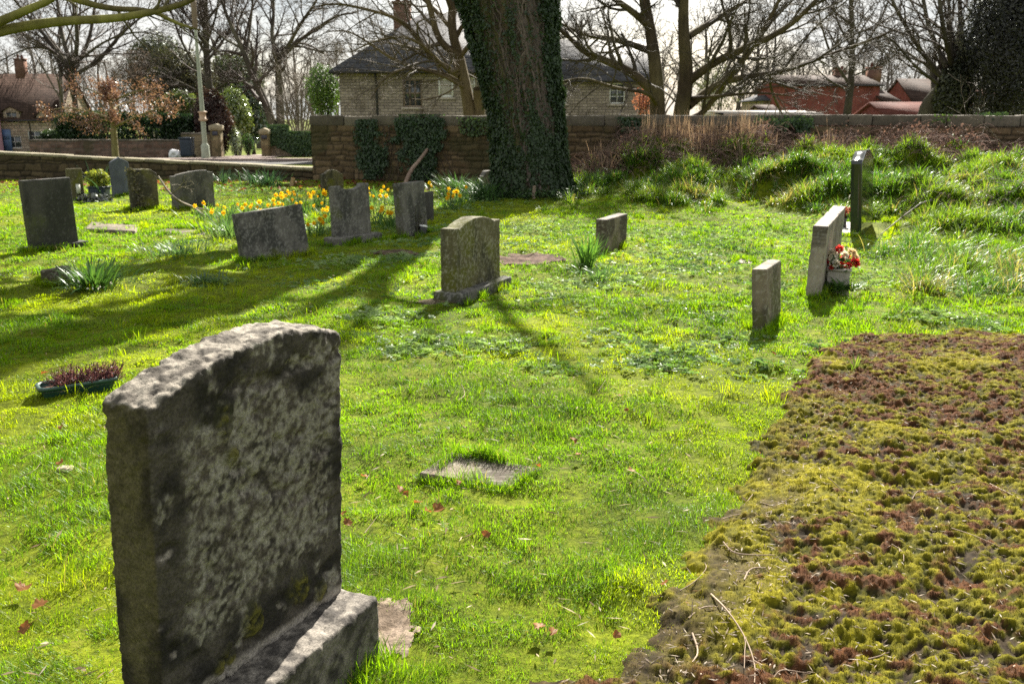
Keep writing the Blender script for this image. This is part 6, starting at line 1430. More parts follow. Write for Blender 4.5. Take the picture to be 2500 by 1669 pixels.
# daffodils with flowers
def flower_mesh(seed):
    r = np.random.default_rng(seed); mb = MB(); h = r.uniform(.22, .32); K = 8
    t = np.linspace(0, 1, K); bx = r.uniform(.02, .08)
    P = np.column_stack((bx * t ** 2, np.zeros(K), h * t)); P[-1] += (.025, 0, -.012)
    tubes(mb, P, np.full(K, .0045), 5, (.07, .13, .035))
    e = P[-1]; ax = unit(np.array((1.0, 0, r.uniform(-.2, .25)))); s = unit(np.cross(ax, (0, 0, 1))); u = np.cross(s, ax)
    a = np.arange(6) * math.pi / 3 + .2; d = np.cos(a)[:, None] * s + np.sin(a)[:, None] * u
    leaves(mb, np.repeat((e + ax * .012)[None], 6, 0), d + ax * .18, np.repeat(ax[None], 6, 0), np.full(6, .046), np.full(6, .036), mixc((.72, .56, .015), (.82, .68, .03), r.random(6)), .1)
    tubes(mb, np.array([e + ax * .010, e + ax * .022, e + ax * .036, e + ax * .044]), np.array([.009, .013, .017, .023]), 9, (.80, .42, .01))
    return mb.mesh('flower', M['petal'])
FM = [flower_mesh(s) for s in range(5)]
DG = 'flowering daffodil clumps among the headstones'
daff = [(715, 500, 8, 'behind the top edge of the leaning broad headstone'), (745, 520, 7, 'right behind the leaning headstone corner'), (785, 505, 8, 'left of the headstone with sunken curved top'), (690, 520, 5, 'nearest the stump by the low wall'),
        (655, 530, 5, 'rising behind the middle of the leaning headstone'), (612, 535, 4, 'behind the left end of the leaning headstone'), (555, 540, 4, 'beside the end of the fallen branch'), (508, 535, 3, 'last on the left beside the fallen branch'),
        (775, 572, 5, 'low by the plinth of the headstone with sunken top'), (905, 512, 6, 'just right of the headstone with sunken top'), (925, 545, 5, 'between sunken topped headstone and the ivy stemmed one'), (955, 555, 5, 'at the left edge of the ivy stemmed headstone'),
        (960, 500, 6, 'behind the ivy stemmed headstone'), (915, 490, 4, 'farther back toward the wall stick'), (1080, 480, 3, 'right of the black narrow headstone'), (1118, 497, 7, 'near the drooping leaves of the trunk'), (1100, 512, 6, 'close right of the narrow black headstone'), (870, 500, 3, 'seen over the sunken top headstone'), (550, 560, 2, 'by the leaf clump left of the leaning headstone'), (800, 540, 5, 'directly behind the plinth with eared headstone')]
for i, (px, py, nf, where) in enumerate(daff):
    c = un(px, py); r = np.random.default_rng(300 + i); gz = float(ground_z(*c))
    root = empty('daffodil_plant', (c[0], c[1], gz), 'yellow daffodils %s' % where, 'daffodils', DG)
    mb = MB(); strap(mb, 60, .32, .014, .13, (.05, .11, .04), (.13, .22, .06), r, curve=(.3, 1.4)); mb.build('leaves', M['strap'], root)
    for k in range(nf):
        o = bpy.data.objects.new('flower', FM[int(r.integers(0, 5))]); COL.objects.link(o); o.parent = root
        o.location = (r.normal(0, .13), r.normal(0, .10), -.02); o.rotation_euler.z = -math.pi / 2 + r.normal(0, .9); s = r.uniform(.8, 1.12); o.scale = (s, s, s)
# snowdrops by the dark clump
r = np.random.default_rng(44); c = un(238, 716)
root = empty('snowdrop_plant', (c[0] + .02, c[1] - .1, 0), 'few white snowdrops in front of the dark bushy clump', 'flowers')
mb = MB(); strap(mb, 20, .09, .006, .06, (.05, .1, .04), (.1, .17, .06), r); mb.build('leaves', M['strap'], root)
mb = MB()
for k in range(6):
    x, y, z = r.normal(0, .09), r.normal(0, .03), r.uniform(.06, .12); tubes(mb, np.array([(x, y, 0), (x, y, z), (x + .008, y, z + .006)]), np.full(3, .0018), 4, (.07, .12, .04))
    d = rnd_unit(3, r) * .5 + np.array((0, 0, -1.)); leaves(mb, np.repeat([(x + .008, y, z + .006)], 3, 0), d, rnd_unit(3, r), np.full(3, .026), np.full(3, .016), (np.ones((3, 3)) * .8))
mb.build('flower', M['petal'], root)

# ------------------------------------------------------------------ planters, flowers, small things
def trough():
    a, b = un(112, 975), un(300, 945); d = (b - a) / np.linalg.norm(b - a); c = (a + b) / 2 + np.array((-.035, -.01)); rot = math.atan2(d[1], d[0]); W, T, H = .42, .16, .085
    root = empty('plant_trough', (c[0], c[1], 0), 'dark green plastic trough planter in the grass behind the big headstone', 'planter', None, rot)
    def loop(w, t, r, z, n=8):
        pts = []
        for (sx, sy, a0) in ((1, 1, 0), (-1, 1, 90), (-1, -1, 180), (1, -1, 270)):
            for k in range(n): a_ = R(a0 + 90 * k / (n - 1)); pts.append((sx * (w / 2 - r) + r * math.cos(a_), sy * (t / 2 - r) + r * math.sin(a_), z))
        return np.array(pts)
    def loft(mb, loops, cap=None):
        V = np.concatenate(loops); n = len(loops[0]); q = []
        for k in range(len(loops) - 1):
            for i in range(n): j = (i + 1) % n; q.append((k * n + i, k * n + j, (k + 1) * n + j, (k + 1) * n + i))
        t = []
        if cap is not None:
            V = np.vstack((V, V[cap * n:(cap + 1) * n].mean(0))); t = [(cap * n + i, cap * n + (i + 1) % n, len(V) - 1) for i in range(n)]
        mb.add(V, q, t)
    m = MB(); loft(m, [loop(W * .86, T * .8, .03, -.01), loop(W * .93, T * .92, .035, .05), loop(W * .96, T * .97, .04, H - .02), loop(W * .94, T * .93, .04, H - .021), loop(W * .88, T * .84, .03, .03)]); m.build('body', M['trough'], root, True)
    m = MB(); loft(m, [loop(W * .955, T * .96, .045, H - .022), loop(W * 1.03, T * 1.12, .05, H - .022), loop(W * 1.04, T * 1.14, .05, H - .008), loop(W * 1.02, T * 1.10, .05, H), loop(W * .945, T * .94, .045, H), loop(W * .94, T * .93, .04, H - .022)]); m.build('rim', M['trough'], root, True)
    n = 30; u, v = np.meshgrid(np.linspace(-1, 1, n), np.linspace(-1, 1, n)); u = u.ravel(); v = v.ravel(); V = np.column_stack((u * W * .46, v * T * .44, H - .03 + .02 * (fbm(u * 6, v * 3, seed=5) - .5))); i, j = np.meshgrid(np.arange(n - 1), np.arange(n - 1)); k = (j * n + i).ravel()
    m = MB(); m.add(V, np.stack((k, k + 1, k + n + 1, k + n), 1), c=mixc((.05, .025, .018), (.13, .075, .05), fbm(u * 20, v * 10, seed=3))); m.build('soil', M['soil'], root)
    EXCL.append((c[0], c[1], W / 2, T / 2, rot))
    # heather
    r = np.random.default_rng(50); h = empty('heather_plant', (c[0] + math.cos(rot) * .05, c[1] + math.sin(rot) * .05, H - .03), 'purple brown heather growing in the green trough', 'plant', None, rot)
    ns = 230; K = 5; b0 = np.column_stack((r.uniform(-.15, .17, ns), r.uniform(-.05, .05, ns), np.zeros(ns))); dv = unit(np.column_stack((b0[:, 0] * 3.5 + r.normal(0, .35, ns), b0[:, 1] * 6 + r.normal(0, .4, ns), np.ones(ns)))); L = r.uniform(.04, .13, ns); t = np.linspace(0, 1, K)
    P = b0[:, None] + dv[:, None] * (L[:, None] * t[None])[..., None] + r.normal(0, .004, (ns, K, 3)); m = MB(); tubes(m, P, np.full((ns, K), .0022), 3, (.09, .045, .04)); m.build('stem', M['twig'], h)
    n = 5200; si = r.integers(0, ns, n); tt = .3 + .7 * r.random(n); p = b0[si] + dv[si] * (L[si] * tt)[:, None] + r.normal(0, .005, (n, 3)); m = MB()
    leaves(m, p, rnd_unit(n, r) + np.array((0, 0, .5)), rnd_unit(n, r), r.uniform(.006, .013, n), r.uniform(.003, .006, n), mixc((.075, .022, .032), (.26, .10, .13), r.random(n))); m.build('foliage', M['shrub'], h)
trough()
# potted plant by the blue headstone
def rosette(mb, c, R_, n, r, c0, c1, up=.4):
    d = rnd_unit(n, r); d[:, 2] = np.abs(d[:, 2]) + up - .3; d = unit(d); nn = unit(np.cross(d, rnd_unit(n, r)))
    leaves(mb, np.asarray(c) + d * R_ * .12, d, unit(d * .3 + np.array((0, 0, 1.)) + rnd_unit(n, r) * .3), R_ * r.uniform(.7, 1.1, n), R_ * r.uniform(.35, .6, n), mixc(c0, c1, r.random(n)), .15)
c = un(244, 478); r = np.random.default_rng(52)
root = empty('plant_pot', (c[0], c[1], float(ground_z(*c))), 'dark square plant pot beside the blue grey headstone', 'pot')
m = MB(); P, Q, N = stone_geo(.30, .28, .17, None, .03, .012, 0, 3, 1, -.18, .02); m.add(P, Q); m.build('body', M['binplastic'], root, True)
m = MB(); m.box(-.185, .185, -.175, -.145, .165, .19); m.box(-.185, .185, .145, .175, .165, .19); m.box(-.185, -.155, -.145, .145, .165, .19); m.box(.155, .185, -.145, .145, .165, .19); m.build('rim', M['binplastic'], root)
pl = empty('potted_plant', (c[0], c[1], float(ground_z(*c)) + .17), 'yellow green leafy plant growing in the dark square pot', 'plant')
m = MB(); leafy(m, 520, (0, 0, .17), (.22, .18, .19), .10, .06, (.08, .13, .02), (.34, .34, .05), 53, .9, .3); m.build('foliage', M['shrub'], pl)
m = MB(); t = np.linspace(0, 1, 5); e = r.uniform(-.16, .16, (8, 2)); P = np.stack([np.column_stack((e[k, 0] * t, e[k, 1] * t, .26 * t)) for k in range(8)]); tubes(m, P, np.full((8, 5), .006), 5, (.08, .06, .03)); m.build('stem', M['twig'], pl)
c = un(228, 492); root = empty('dark_plant', (c[0], c[1], float(ground_z(*c))), 'low black glinting leafy plant between the olive and mossy brown headstones', 'plant')
m = MB(); leafy(m, 800, (.05, 0, .06), (.32, .2, .09), .07, .05, (.015, .017, .016), (.06, .065, .055), 54, .9, .4); m.build('foliage', M['holly'], root)
# white plaque-like vase before the olive headstone
_, c6, rot6, W6, t6, n6 = s6
m = MB(); m.box(-.035, .035, -.02, .02, .12, .30, c=(.55, .55, .48)); o = m.build('plaque', M['paint'], s6[0]); o.location = (.03, -.055, .05)
# flower box with bouquet
def flower_box():
    A_, B_ = un(2020, 712), un(2085, 712); c = (A_ + B_) / 2 + np.array((0, .10)); rot = R(-18); W, T, H = .20, .20, .19
    root = empty('flower_box', (c[0], c[1], 0), 'square pale stone flower box at the foot of the tall pale headstone', 'flower box', None, rot)
    m = MB()
    P, Q, N = stone_geo(W, T, H, None, .02, .006, .001, 10, 4); m.add(P, Q, c=(1, 1, 1)); m.build('body', M['concrete'], root, True)
    m = MB(); e = .112; w = .022
    m.box(-e, e, -e, -e + w, H + .001, H + .022); m.box(-e, e, e - w, e, H + .001, H + .022); m.box(-e, -e + w, -e + w, e - w, H + .001, H + .022); m.box(e - w, e, -e + w, e - w, H + .001, H + .022); m.build('rim', M['concrete'], root)
    EXCL.append((c[0], c[1], .1, .1, rot))
    bq = empty('flower_bouquet', (c[0], c[1], H), 'bouquet of red and white artificial flowers in the stone flower box', 'flowers'); r = np.random.default_rng(60)
    blooms = [(-.15, -.05, .06, .060, 'd'), (-.02, -.02, .19, .050, 'r'), (.115, -.07, .075, .062, 'r'), (.14, 0, .06, .05, 'd'), (.05, -.09, .05, .04, 'r'), (-.065, -.10, .075, .050, 'w'), (-.07, 0, .15, .055, 'w'), (.03, -.04, .14, .045, 'w'), (.10, 0, .155, .055, 'c'), (.15, .03, .11, .045, 'c'), (-.01, -.10, .06, .035, 'r'), (-.12, .05, .11, .05, 'w'), (.02, .08, .17, .055, 'w'), (.09, .1, .1, .05, 'r'), (-.10, -.09, .03, .03, 'r')]
    cs = {'r': ((.45, .03, .03), (.75, .07, .06)), 'd': ((.16, .008, .02), (.30, .02, .035)), 'w': ((.62, .58, .48), (.85, .83, .76)), 'c': ((.60, .46, .28), (.78, .66, .44))}
    st = MB()
    for (x, y, z, rr, k) in blooms:
        m = MB(); n = 46; d = unit(rnd_unit(n, r) + np.array((x * 4, y * 4 - .2, .6))); leaves(m, np.array((x, y, z)) + d * rr * .25, d, rnd_unit(n, r), rr * r.uniform(.6, .95, n), rr * r.uniform(.4, .65, n), mixc(*cs[k], r.random(n)), .25); m.build('bloom', M['petal'], bq)
        tubes(st, np.array([(x * .2, y * .2, -.01), (x * .6, y * .6, z * .6), (x, y, z)]), np.full(3, .004), 5, (.04, .08, .025))
    n = 60; d = rnd_unit(n, r); d[:, 2] = np.abs(d[:, 2]) * .5; leaves(st, np.column_stack((r.normal(0, .06, n), r.normal(0, .06, n), r.uniform(.0, .09, n))), d, rnd_unit(n, r), r.uniform(.05, .09, n), r.uniform(.025, .045, n), mixc((.02, .05, .02), (.08, .14, .05), r.random(n))); st.build('leaves', M['strap'], bq)
    # fern in front
    f = empty('fern_plant', (c[0] - .06, c[1] - .17, 0), 'leafy green fern growing in front of the stone flower box', 'plant'); m = MB(); n = 46
    az = r.uniform(0, 6.28, n); el = r.uniform(.35, 1.25, n); L = r.uniform(.12, .26, n); b0 = np.column_stack((r.normal(0, .09, n), r.normal(0, .05, n), np.zeros(n))); d = np.column_stack((np.cos(az) * np.cos(el), np.sin(az) * np.cos(el), np.sin(el))); sd = np.column_stack((-np.sin(az), np.cos(az), np.zeros(n)))
    col = mixc((.04, .10, .02), (.11, .20, .04), r.random(n))
    for tt in np.linspace(.2, 1, 9):
        for sg in (-1, 1):
            p = b0 + d * (L * tt)[:, None] - np.array((0, 0, 1.)) * (L * tt * tt * .3)[:, None]; ll = L * .34 * (1.15 - tt)
            leaves(m, p, d * .5 + sd * sg, np.array((0, 0, 1.)) + rnd_unit(n, r) * .3, ll, ll * .4, col, .1)
    m.build('fronds', M['strap'], f)
flower_box()
# flowers on the polished stone's plinth
c = pc + pn * (-.20) ; c = un(2052, 566); r = np.random.default_rng(66)
root = empty('flower_vase', (c[0] + .05, c[1] + .1, .05), 'dark vase of faded red flowers beside the polished black headstone', 'flowers')
m = MB(); tubes(m, np.array([(0, 0, 0), (0, 0, .02), (0, 0, .10), (0, 0, .13)]), np.array([.06, .065, .05, .07]), 14, (1, 1, 1)); m.build('vase', M['darkpaint'], root, True)
for k in range(9):
    m = MB(); a = r.uniform(0, 6.28); p = np.array((math.cos(a) * r.uniform(.02, .10), math.sin(a) * r.uniform(.02, .09), r.uniform(.19, .27))); n = 26; d = unit(rnd_unit(n, r) + np.array((0, 0, .5))); leaves(m, p + d * .01, d, rnd_unit(n, r), .035 * r.uniform(.7, 1.1, n), .022 * r.uniform(.7, 1.1, n), mixc((.30, .07, .05), (.55, .25, .17), r.random(n)), .2); m.build('bloom', M['petal'], root)
m = MB(); n = 60; d = rnd_unit(n, r); d[:, 2] = np.abs(d[:, 2]); leaves(m, np.array((0, 0, .13)) + d * .02, d, rnd_unit(n, r), r.uniform(.05, .1, n), r.uniform(.02, .04, n), mixc((.01, .025, .012), (.03, .06, .02), r.random(n))); m.build('leaves', M['strap'], root)
# little lantern by the tall grey headstone
c = un(1030, 572); root = empty('grave_lantern', (c[0], c[1], 0), 'small black grave marker box with white sloping top by the ivy stemmed headstone', 'marker')
m = MB(); P, Q, N = stone_geo(.10, .08, .10, None, .02, .006, 0); m.add(P, Q); m.build('body', M['darkpaint'], root, True); root.rotation_euler = (R(-8), R(10), .5)
m = MB(); m.add([(-.055, -.05, .102), (.055, -.05, .102), (.055, .05, .135), (-.055, .05, .135), (-.055, -.05, .112), (.055, -.05, .112), (.055, .05, .145), (-.055, .05, .145)], [(0, 3, 2, 1), (4, 5, 6, 7), (0, 1, 5, 4), (1, 2, 6, 5), (2, 3, 7, 6), (3, 0, 4, 7)]); m.build('lid', M['white'], root)
# dry ivy stems on the tall grey headstone face
_, cS, rotS, WS, tS, nS = s16
iv = empty('ivy_plant', (cS[0], cS[1], 0), 'dry black ivy stems clinging to the face of the tall grey headstone', 'ivy', None, rotS); r = np.random.default_rng(70); m = MB()
for x0, zt in ((-.02, .42), (.06, .46), (.12, .27), (.20, .30)):
    K = 14; t = np.linspace(0, 1, K); ms = MB(); tubes(ms, np.column_stack((x0 + .02 * np.sin(t * 7 + x0 * 40) + r.normal(0, .004, K), np.full(K, -.065 - .006), zt * t - .02)), .006 * (1 - .4 * t), 5, (.05, .04, .03)); ms.build('stem', M['twig'], iv)
    n = 26; z = r.uniform(.02, zt, n); leaves(m, np.column_stack((x0 + r.normal(0, .016, n), np.full(n, -.078), z)), rnd_unit(n, r) * np.array((1, .3, 1)), np.array((0, -1., 0)) + rnd_unit(n, r) * .4, r.uniform(.015, .03, n), r.uniform(.01, .02, n), mixc((.02, .02, .015), (.07, .075, .035), r.random(n)))
m.build('leaves', M['ivy'], iv)
# ivy creeping on the mossy brown headstone
cI = un(345, 512); iv = empty('ivy_plant', (cI[0], cI[1], 0), 'dead brown ivy creeping down the left of the mossy brown headstone', 'ivy'); m = MB(); n = 260; z = r.random(n)
leaves(m, np.column_stack((-.09 + .13 * (1 - z) + r.normal(0, .045, n), -.06 - r.uniform(0, .05, n) + .12 * (-.09 + .13 * (1 - z)), .05 + z * .66)), rnd_unit(n, r), np.array((0, -1., .4)) + rnd_unit(n, r) * .5, r.uniform(.03, .055, n), r.uniform(.025, .045, n), mixc((.03, .025, .015), (.15, .13, .07), r.random(n))); m.build('leaves', M['ivy'], iv)
# sticks
def stick(name, label, pts, r0, r1, c0, c1, cat, seed, n=0, lvl=2, P=None, sides=(8, 6, 6, 4, 4)):
    T = Tree(seed, P or PT(seg=[6, 5, 6, 5, 4], n=[0, 5, 5, 3], rmin=.003, wander=[.1, .1, .1, .18, .2], up=[0, 0, 0, 0, 0])); T.limb(pts, r0, r1, lvl, n, .25, .4)
    m = T.mesh((0, 1, 2, 3, 4), sides, c0, c1); b = pts[0]; o = build_at(m, name, M['bark' if r0 > .02 else 'twig'], None, b, True); o.location = b; tag(o, label, cat); return o
def on(px, py, dz=.02): c = un(px, py); return (c[0], c[1], float(ground_z(*c)) + dz)
stick('driftwood_stick', 'thick bare broken branch leaning against the tall wall', [tuple(at(988, 452, 20.6)), tuple(at(1005, 415, 21.2)), tuple(at(1028, 388, 21.8)), tuple(at(1043, 365, 22.3))], .05, .038, (.24, .17, .13), (.38, .29, .22), 'stick', 401, P=PT(seg=[6, 5, 6, 5, 4], n=[0, 5, 5, 3], jit=.012))
stick('tree_stump', 'short broken stump poking up among the daffodils by the low wall', [tuple(at(710, 462, 21.0)), tuple(at(713, 445, 21.0)), tuple(at(719, 433, 21.0))], .055, .045, (.26, .17, .09), (.40, .28, .16), 'stump', 402)
stick('fallen_branch', 'thin bare forked branch leaning across the mossy brown headstone to the daffodils', [tuple(at(386, 430, 14.9)), tuple(at(410, 470, 14.7)), tuple(at(440, 492, 14.5)), on(478, 515, .06), on(505, 527, .03)], .014, .028, (.12, .10, .06), (.24, .21, .14), 'branch', 403, 3, 1)
stick('fallen_branch', 'long bare branch lying on the bank right of the polished headstone', [on(2150, 575), tuple(np.array(on(2200, 560)) + (0, 0, .10)), tuple(np.array(on(2260, 545)) + (0, 0, .13)), tuple(np.array(on(2340, 550)) + (0, 0, .10)), on(2400, 548, .05)], .008, .013, (.07, .055, .045), (.15, .12, .095), 'branch', 404, 9, 1)
stick('fallen_branch', 'twiggy dead branch sprawled at the far edge of the bank', [tuple(np.array(on(2560, 470)) + (0, 0, .45)), tuple(np.array(on(2500, 490)) + (0, 0, .35)), tuple(np.array(on(2450, 520)) + (0, 0, .15)), on(2420, 555)], .02, .008, (.09, .07, .055), (.18, .14, .11), 'branch', 405, 11, 1)
stick('wooden_peg', 'short pale wooden peg stuck in the ivy at the trunk foot', [tuple(np.array((*un(1301, 482), .02)) + (0, -1.05, 0)), tuple(np.array((*un(1301, 482), .18)) + (0.005, -1.05, 0)), tuple(np.array((*un(1301, 482), .31)) + (0, -1.05, 0))], .03, .026, (.24, .18, .14), (.36, .28, .22), 'peg', 406)
# twigs on the moss bed and lawn
def tw(px, k, label, seed, rad=.0035, cat='twig'):
    pts = []
    for p in px:
        c = un(*p, .03); pts.append((c[0], c[1], float(bed_z(*c)) + .008))
    T = Tree(seed, PT(seg=[4, 4, 4, 4], n=[0, k, 0, 0], rmin=.0015, wander=[.1] * 4, up=[0, -.02, -.02, 0], ratio=[.4, .3, .3, .3], jit=.008)); rad *= .68; T.limb(pts, rad, rad * .4, 1, k, .2)
    m = T.mesh((0, 1, 2, 3), (6, 6, 5, 4), (.16, .11, .075), (.36, .27, .19)); o = build_at(m, 'twig', M['twig'], None, pts[0], True); o.location = pts[0]; tag(o, label, cat, 'twigs lying on the moss bed')
tw([(1735, 1460), (1765, 1520), (1820, 1560), (1848, 1620), (1842, 1669)], 2, 'longest curved pale twig near the bottom of the moss bed', 1, .0055)
tw([(1690, 1545), (1692, 1580), (1690, 1620)], 0, 'short straight pale twig left of the longest twig', 2, .006)
tw([(1680, 1520), (1715, 1500), (1745, 1500)], 1, 'stubby forked twig above the short straight twig', 3, .0055)
tw([(1790, 1265), (1815, 1235), (1836, 1205), (1838, 1185)], 0, 'bent pale twig on the litter edge of the moss bed', 4, .004)
tw([(1765, 1268), (1800, 1262), (1842, 1255)], 0, 'thin twig lying flat below the bent pale twig', 5)
tw([(1855, 1230), (1890, 1235), (1935, 1233)], 2, 'thick reddish twig across the litter edge', 6, .006)
tw([(1765, 1335), (1790, 1360), (1840, 1362), (1885, 1372)], 1, 'pale twig just below the litter edge corner', 7, .005)
tw([(1815, 1440), (1830, 1420), (1862, 1412)], 2, 'small branched twig with curled tip mid moss', 8, .005)
tw([(2320, 1310), (2380, 1325), (2435, 1350)], 0, 'long thin dark straw on the right of the moss bed', 9, .003)
tw([(2415, 1190), (2460, 1210), (2500, 1235)], 1, 'slanting twig at the far right of the moss bed', 10, .0045)
tw([(2225, 1232), (2245, 1210), (2255, 1200)], 0, 'short upright pale twig in the yellow moss', 11, .004)
tw([(1890, 1650), (1915, 1640), (1950, 1636), (1985, 1645)], 0, 'curved twig at the very bottom of the moss bed', 12, .004)
tw([(2020, 1190), (2060, 1210), (2090, 1215)], 0, 'fine straw across the middle of the yellow moss', 13, .003)
tw([(2175, 1345), (2200, 1362), (2215, 1385)], 0, 'short slanting straw near the moss centre', 14, .003)
tw([(2120, 1610), (2150, 1600), (2165, 1590)], 1, 'forked pale twig low in the right half of the moss', 15, .004)
tw([(1660, 1440), (1700, 1430), (1722, 1400), (1722, 1375)], 0, 'bowed pale straw where lawn meets moss', 16, .003)
for px, s, lb in [([(1118, 975), (1135, 962), (1130, 945)], 21, 'thin curled twig on the lawn above the flat slab'), ([(1530, 1160), (1560, 1185), (1590, 1200)], 22, 'fine twig on the lawn right of the flat slab'), ([(48, 1172), (80, 1160), (103, 1140)], 23, 'pale twig in the grass left of the big headstone'), ([(50, 1128), (75, 1120), (92, 1112)], 24, 'pale straw just above the twig left of the big headstone'), ([(1460, 962), (1480, 940), (1484, 925)], 25, 'thin twig on the lawn below the narrow branch shadow'), ([(890, 1300), (905, 1280), (915, 1265)], 26, 'small dark twig beside the big headstone')]:
    tw(px, 0, lb, s, .003)
# fallen leaves
def leaf_mesh(seed):
    r = np.random.default_rng(seed); mb = MB(); n = 22; a = np.linspace(-math.pi, math.pi, n, endpoint=False); rad = .026 * (.74 + .26 * np.abs(np.cos(2.5 * a + .3 * np.sin(a)))) * r.uniform(.72, 1.2, n)
    x = rad * np.cos(a); y = rad * np.sin(a) * .85; z = .35 * (y ** 2) / .026 * r.uniform(.5, 1.6) + .012 * np.sin(x * 120 + seed) * .6 + .2 * np.abs(x)
    V = np.vstack((np.column_stack((x, y, z)), (0, 0, 0))); t = [(i, (i + 1) % n, n) for i in range(n)]
    c = mixc((.12, .052, .02), (.32, .15, .055), r.random(n + 1)); mb.add(V, None, t, c); tubes(mb, np.array([(-.02, 0, .006), (-.035, .002, .010), (-.05, 0, .006)]), np.full(3, .0012), 4, (.2, .1, .05)); return mb.mesh('fallen_leaf', M['deadleaf'])
LM = [leaf_mesh(s) for s in range(6)]
LG = 'orange brown fallen leaves on the lawn'
fl = [(890, 1160, 1.2, 'orange leaf above the slab corner nearest the big headstone'), (976, 1186, 1.3, 'bright orange leaf in grass left of the flat slab'), (990, 1198, 1.1, 'second orange leaf touching the bright one left of the slab'), (835, 1262, 1.4, 'orange leaf against the right edge of the big headstone'), (850, 1282, 1.2, 'dull leaf below the orange one at the headstone edge'), (1070, 1245, 1.9, 'big curled brown leaf below the flat slab'), (1022, 1240, 1.4, 'brown leaf left of the big curled one'), (1045, 1258, 1.2, 'crumpled leaf under the brown pair below the slab'), (1314, 1152, .9, 'tiny red leaf at the right corner of the flat slab'), (1412, 1121, 1.0, 'red leaf in grass beyond the right of the slab'), (1012, 936, 1.2, 'red orange leaf in the middle lawn beneath the mossy headstone'), (1515, 975, 1.0, 'small brown leaf on the lawn toward the moss bed'), (1318, 1535, 1.3, 'rust leaf low on the lawn left of its pair'), (1350, 1545, 1.1, 'rust leaf low on the lawn right of its pair'), (1505, 1546, 1.0, 'rust leaf near the moss edge at the bottom'), (1622, 1438, 1.1, 'orange leaf where the lawn narrows by the moss'), (100, 1475, 1.7, 'red brown leaf flat in the grass at lower left'), (55, 1440, 1.6, 'dark curled leaf above the red brown one'), (150, 1150, 1.2, 'small brown leaf at left halfway down'), (110, 914, 1.5, 'dark red leaf in shade left of the trough'), (150, 1048, 1.2, 'brown leaf a little below the trough'), (60, 1535, 1.3, 'brown leaf near the bottom left corner'), (1530, 1005, .8, 'tiny red leaf just below the small brown one'), (1187, 1312, 1.2, 'pale curled leaf in the middle lawn'), (1540, 1170, 1.1, 'brown curled leaf on lawn beside the fine twig'), (1400, 1070, 1.4, 'dark curled leaf above the right end of the slab'), (1120, 1190, 1.0, 'brown leaf half under the slab grass'), (1890, 870, 1.1, 'red leaf in sunny grass below the flower box')]
for i, (px, py, s, lb) in enumerate(fl):
    c = un(px, py, .03); o = bpy.data.objects.new('fallen_leaf', LM[i % 6]); COL.objects.link(o); r = random.Random(i)
    o.location = (c[0], c[1], float(ground_z(*c)) + .042); o.rotation_euler = (r.uniform(-.7, .7), r.uniform(-.6, .6), r.uniform(0, 6.28)); s *= .68; o.scale = (s, s, s); tag(o, lb, 'leaf', LG)
# small pale stone in the lawn
P, Q, N = stone_geo(.075, .06, .035, None, .008, .015, .006, 20, 9); m = MB(); m.add(P, Q, c=(.40, .33, .24)); o = m.build('pebble', M['stone'], smooth=True); c = un(160, 1158); o.location = (c[0], c[1], .004); tag(o, 'pale brown pebble in the grass left of the big headstone', 'stone')

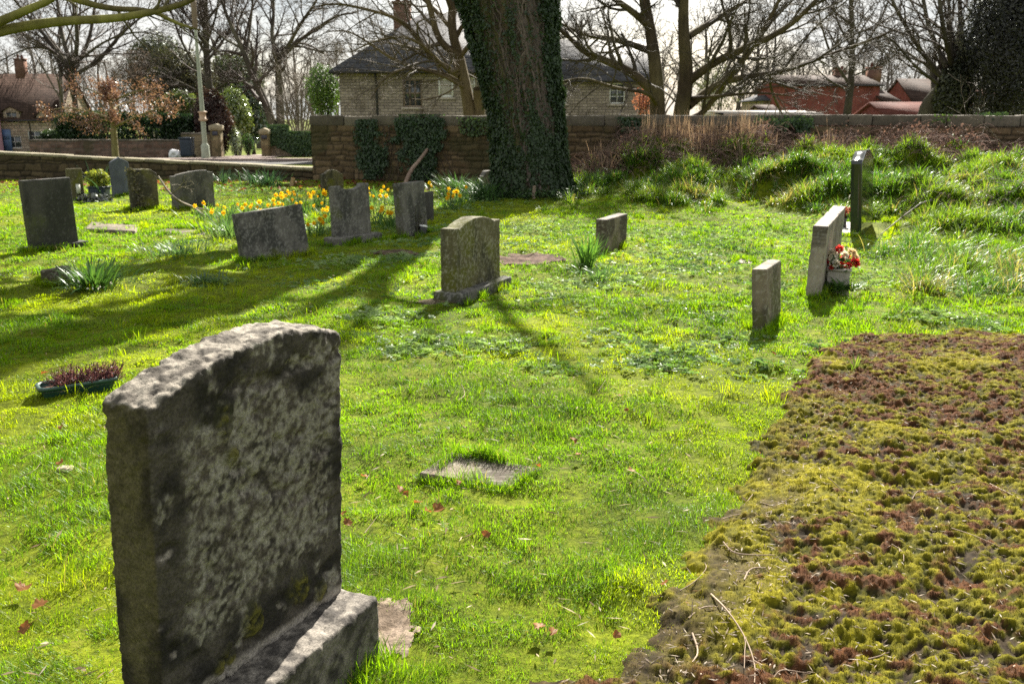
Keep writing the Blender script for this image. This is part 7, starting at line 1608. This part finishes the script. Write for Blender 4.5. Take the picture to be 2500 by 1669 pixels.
# ------------------------------------------------------------------ light, sky, camera
W = bpy.data.worlds.new('World'); sc.world = W; W.use_nodes = True; nt = W.node_tree; nt.nodes.clear()
out = nt.nodes.new('ShaderNodeOutputWorld'); bg = nd(nt, 'ShaderNodeBackground', Strength=1.0)
sky = nt.nodes.new('ShaderNodeTexSky'); sky.sky_type = 'NISHITA'; sky.sun_disc = False; sky.sun_elevation = SUN_EL; sky.sun_rotation = SUN_AZ; sky.dust_density = 2.0; sky.air_density = 1.0
SKY_STR = 0.05
sm = nd(nt, 'ShaderNodeVectorMath', operation='SCALE'); sm.inputs['Scale'].default_value = SKY_STR; lk(nt, sky.outputs[0], sm.inputs[0])
tc = nt.nodes.new('ShaderNodeTexCoord'); mp = nt.nodes.new('ShaderNodeMapping'); mp.inputs['Scale'].default_value = (1, 1, 3.2); lk(nt, tc.outputs['Generated'], mp.inputs['Vector'])
n1 = noise(nt, mp.outputs[0], 2.2, 7, 0.58, 0.3)
fac = ramp(nt, n1, [(0.34, (0.45,) * 3), (0.54, (1,) * 3)])
n2 = noise(nt, mp.outputs[0], 4.5, 6, 0.6, 0.2)
cl = ramp(nt, n2, [(0.35, (0.205, 0.218, 0.221)), (0.55, (0.268, 0.268, 0.257))])
lk(nt, mulcol(nt, sm.outputs[0], cl, fac, 'MIX'), bg.inputs['Color']); lk(nt, bg.outputs[0], out.inputs[0])
ld = bpy.data.lights.new('Sun', 'SUN'); ld.energy = 5.0; ld.angle = R(0.53); ld.color = (1.0, 0.94, 0.84)
lo = bpy.data.objects.new('Sun', ld); COL.objects.link(lo); lo.rotation_euler = SUN.to_track_quat('Z', 'Y').to_euler(); lo.location = (10, 30, 25)
cd = bpy.data.cameras.new('Camera'); cam = bpy.data.objects.new('Camera', cd); COL.objects.link(cam); sc.camera = cam
cam.location = (0, 0, EYE); cam.rotation_euler = (math.pi / 2 - TH, 0, 0)
cd.sensor_fit = 'HORIZONTAL'; cd.sensor_width = 36; cd.lens = F / 2500 * 36; cd.clip_start = 0.05; cd.clip_end = 2000
cd.dof.use_dof = True; cd.dof.focus_distance = 3.4; cd.dof.aperture_fstop = 6.5
sc.view_settings.view_transform = 'Standard'; sc.view_settings.look = 'None'; sc.view_settings.gamma = 1.0; sc.view_settings.exposure = 1.95
sc.render.engine = 'CYCLES'; sc.cycles.max_bounces = 6; sc.cycles.diffuse_bounces = 3; sc.cycles.glossy_bounces = 2; sc.cycles.transmission_bounces = 4; sc.cycles.transparent_max_bounces = 4
sc.cycles.use_denoising = False; sc.cycles.sample_clamp_indirect = 4.0; sc.cycles.sample_clamp_direct = 12.0; sc.cycles.caustics_reflective = False; sc.cycles.caustics_refractive = False
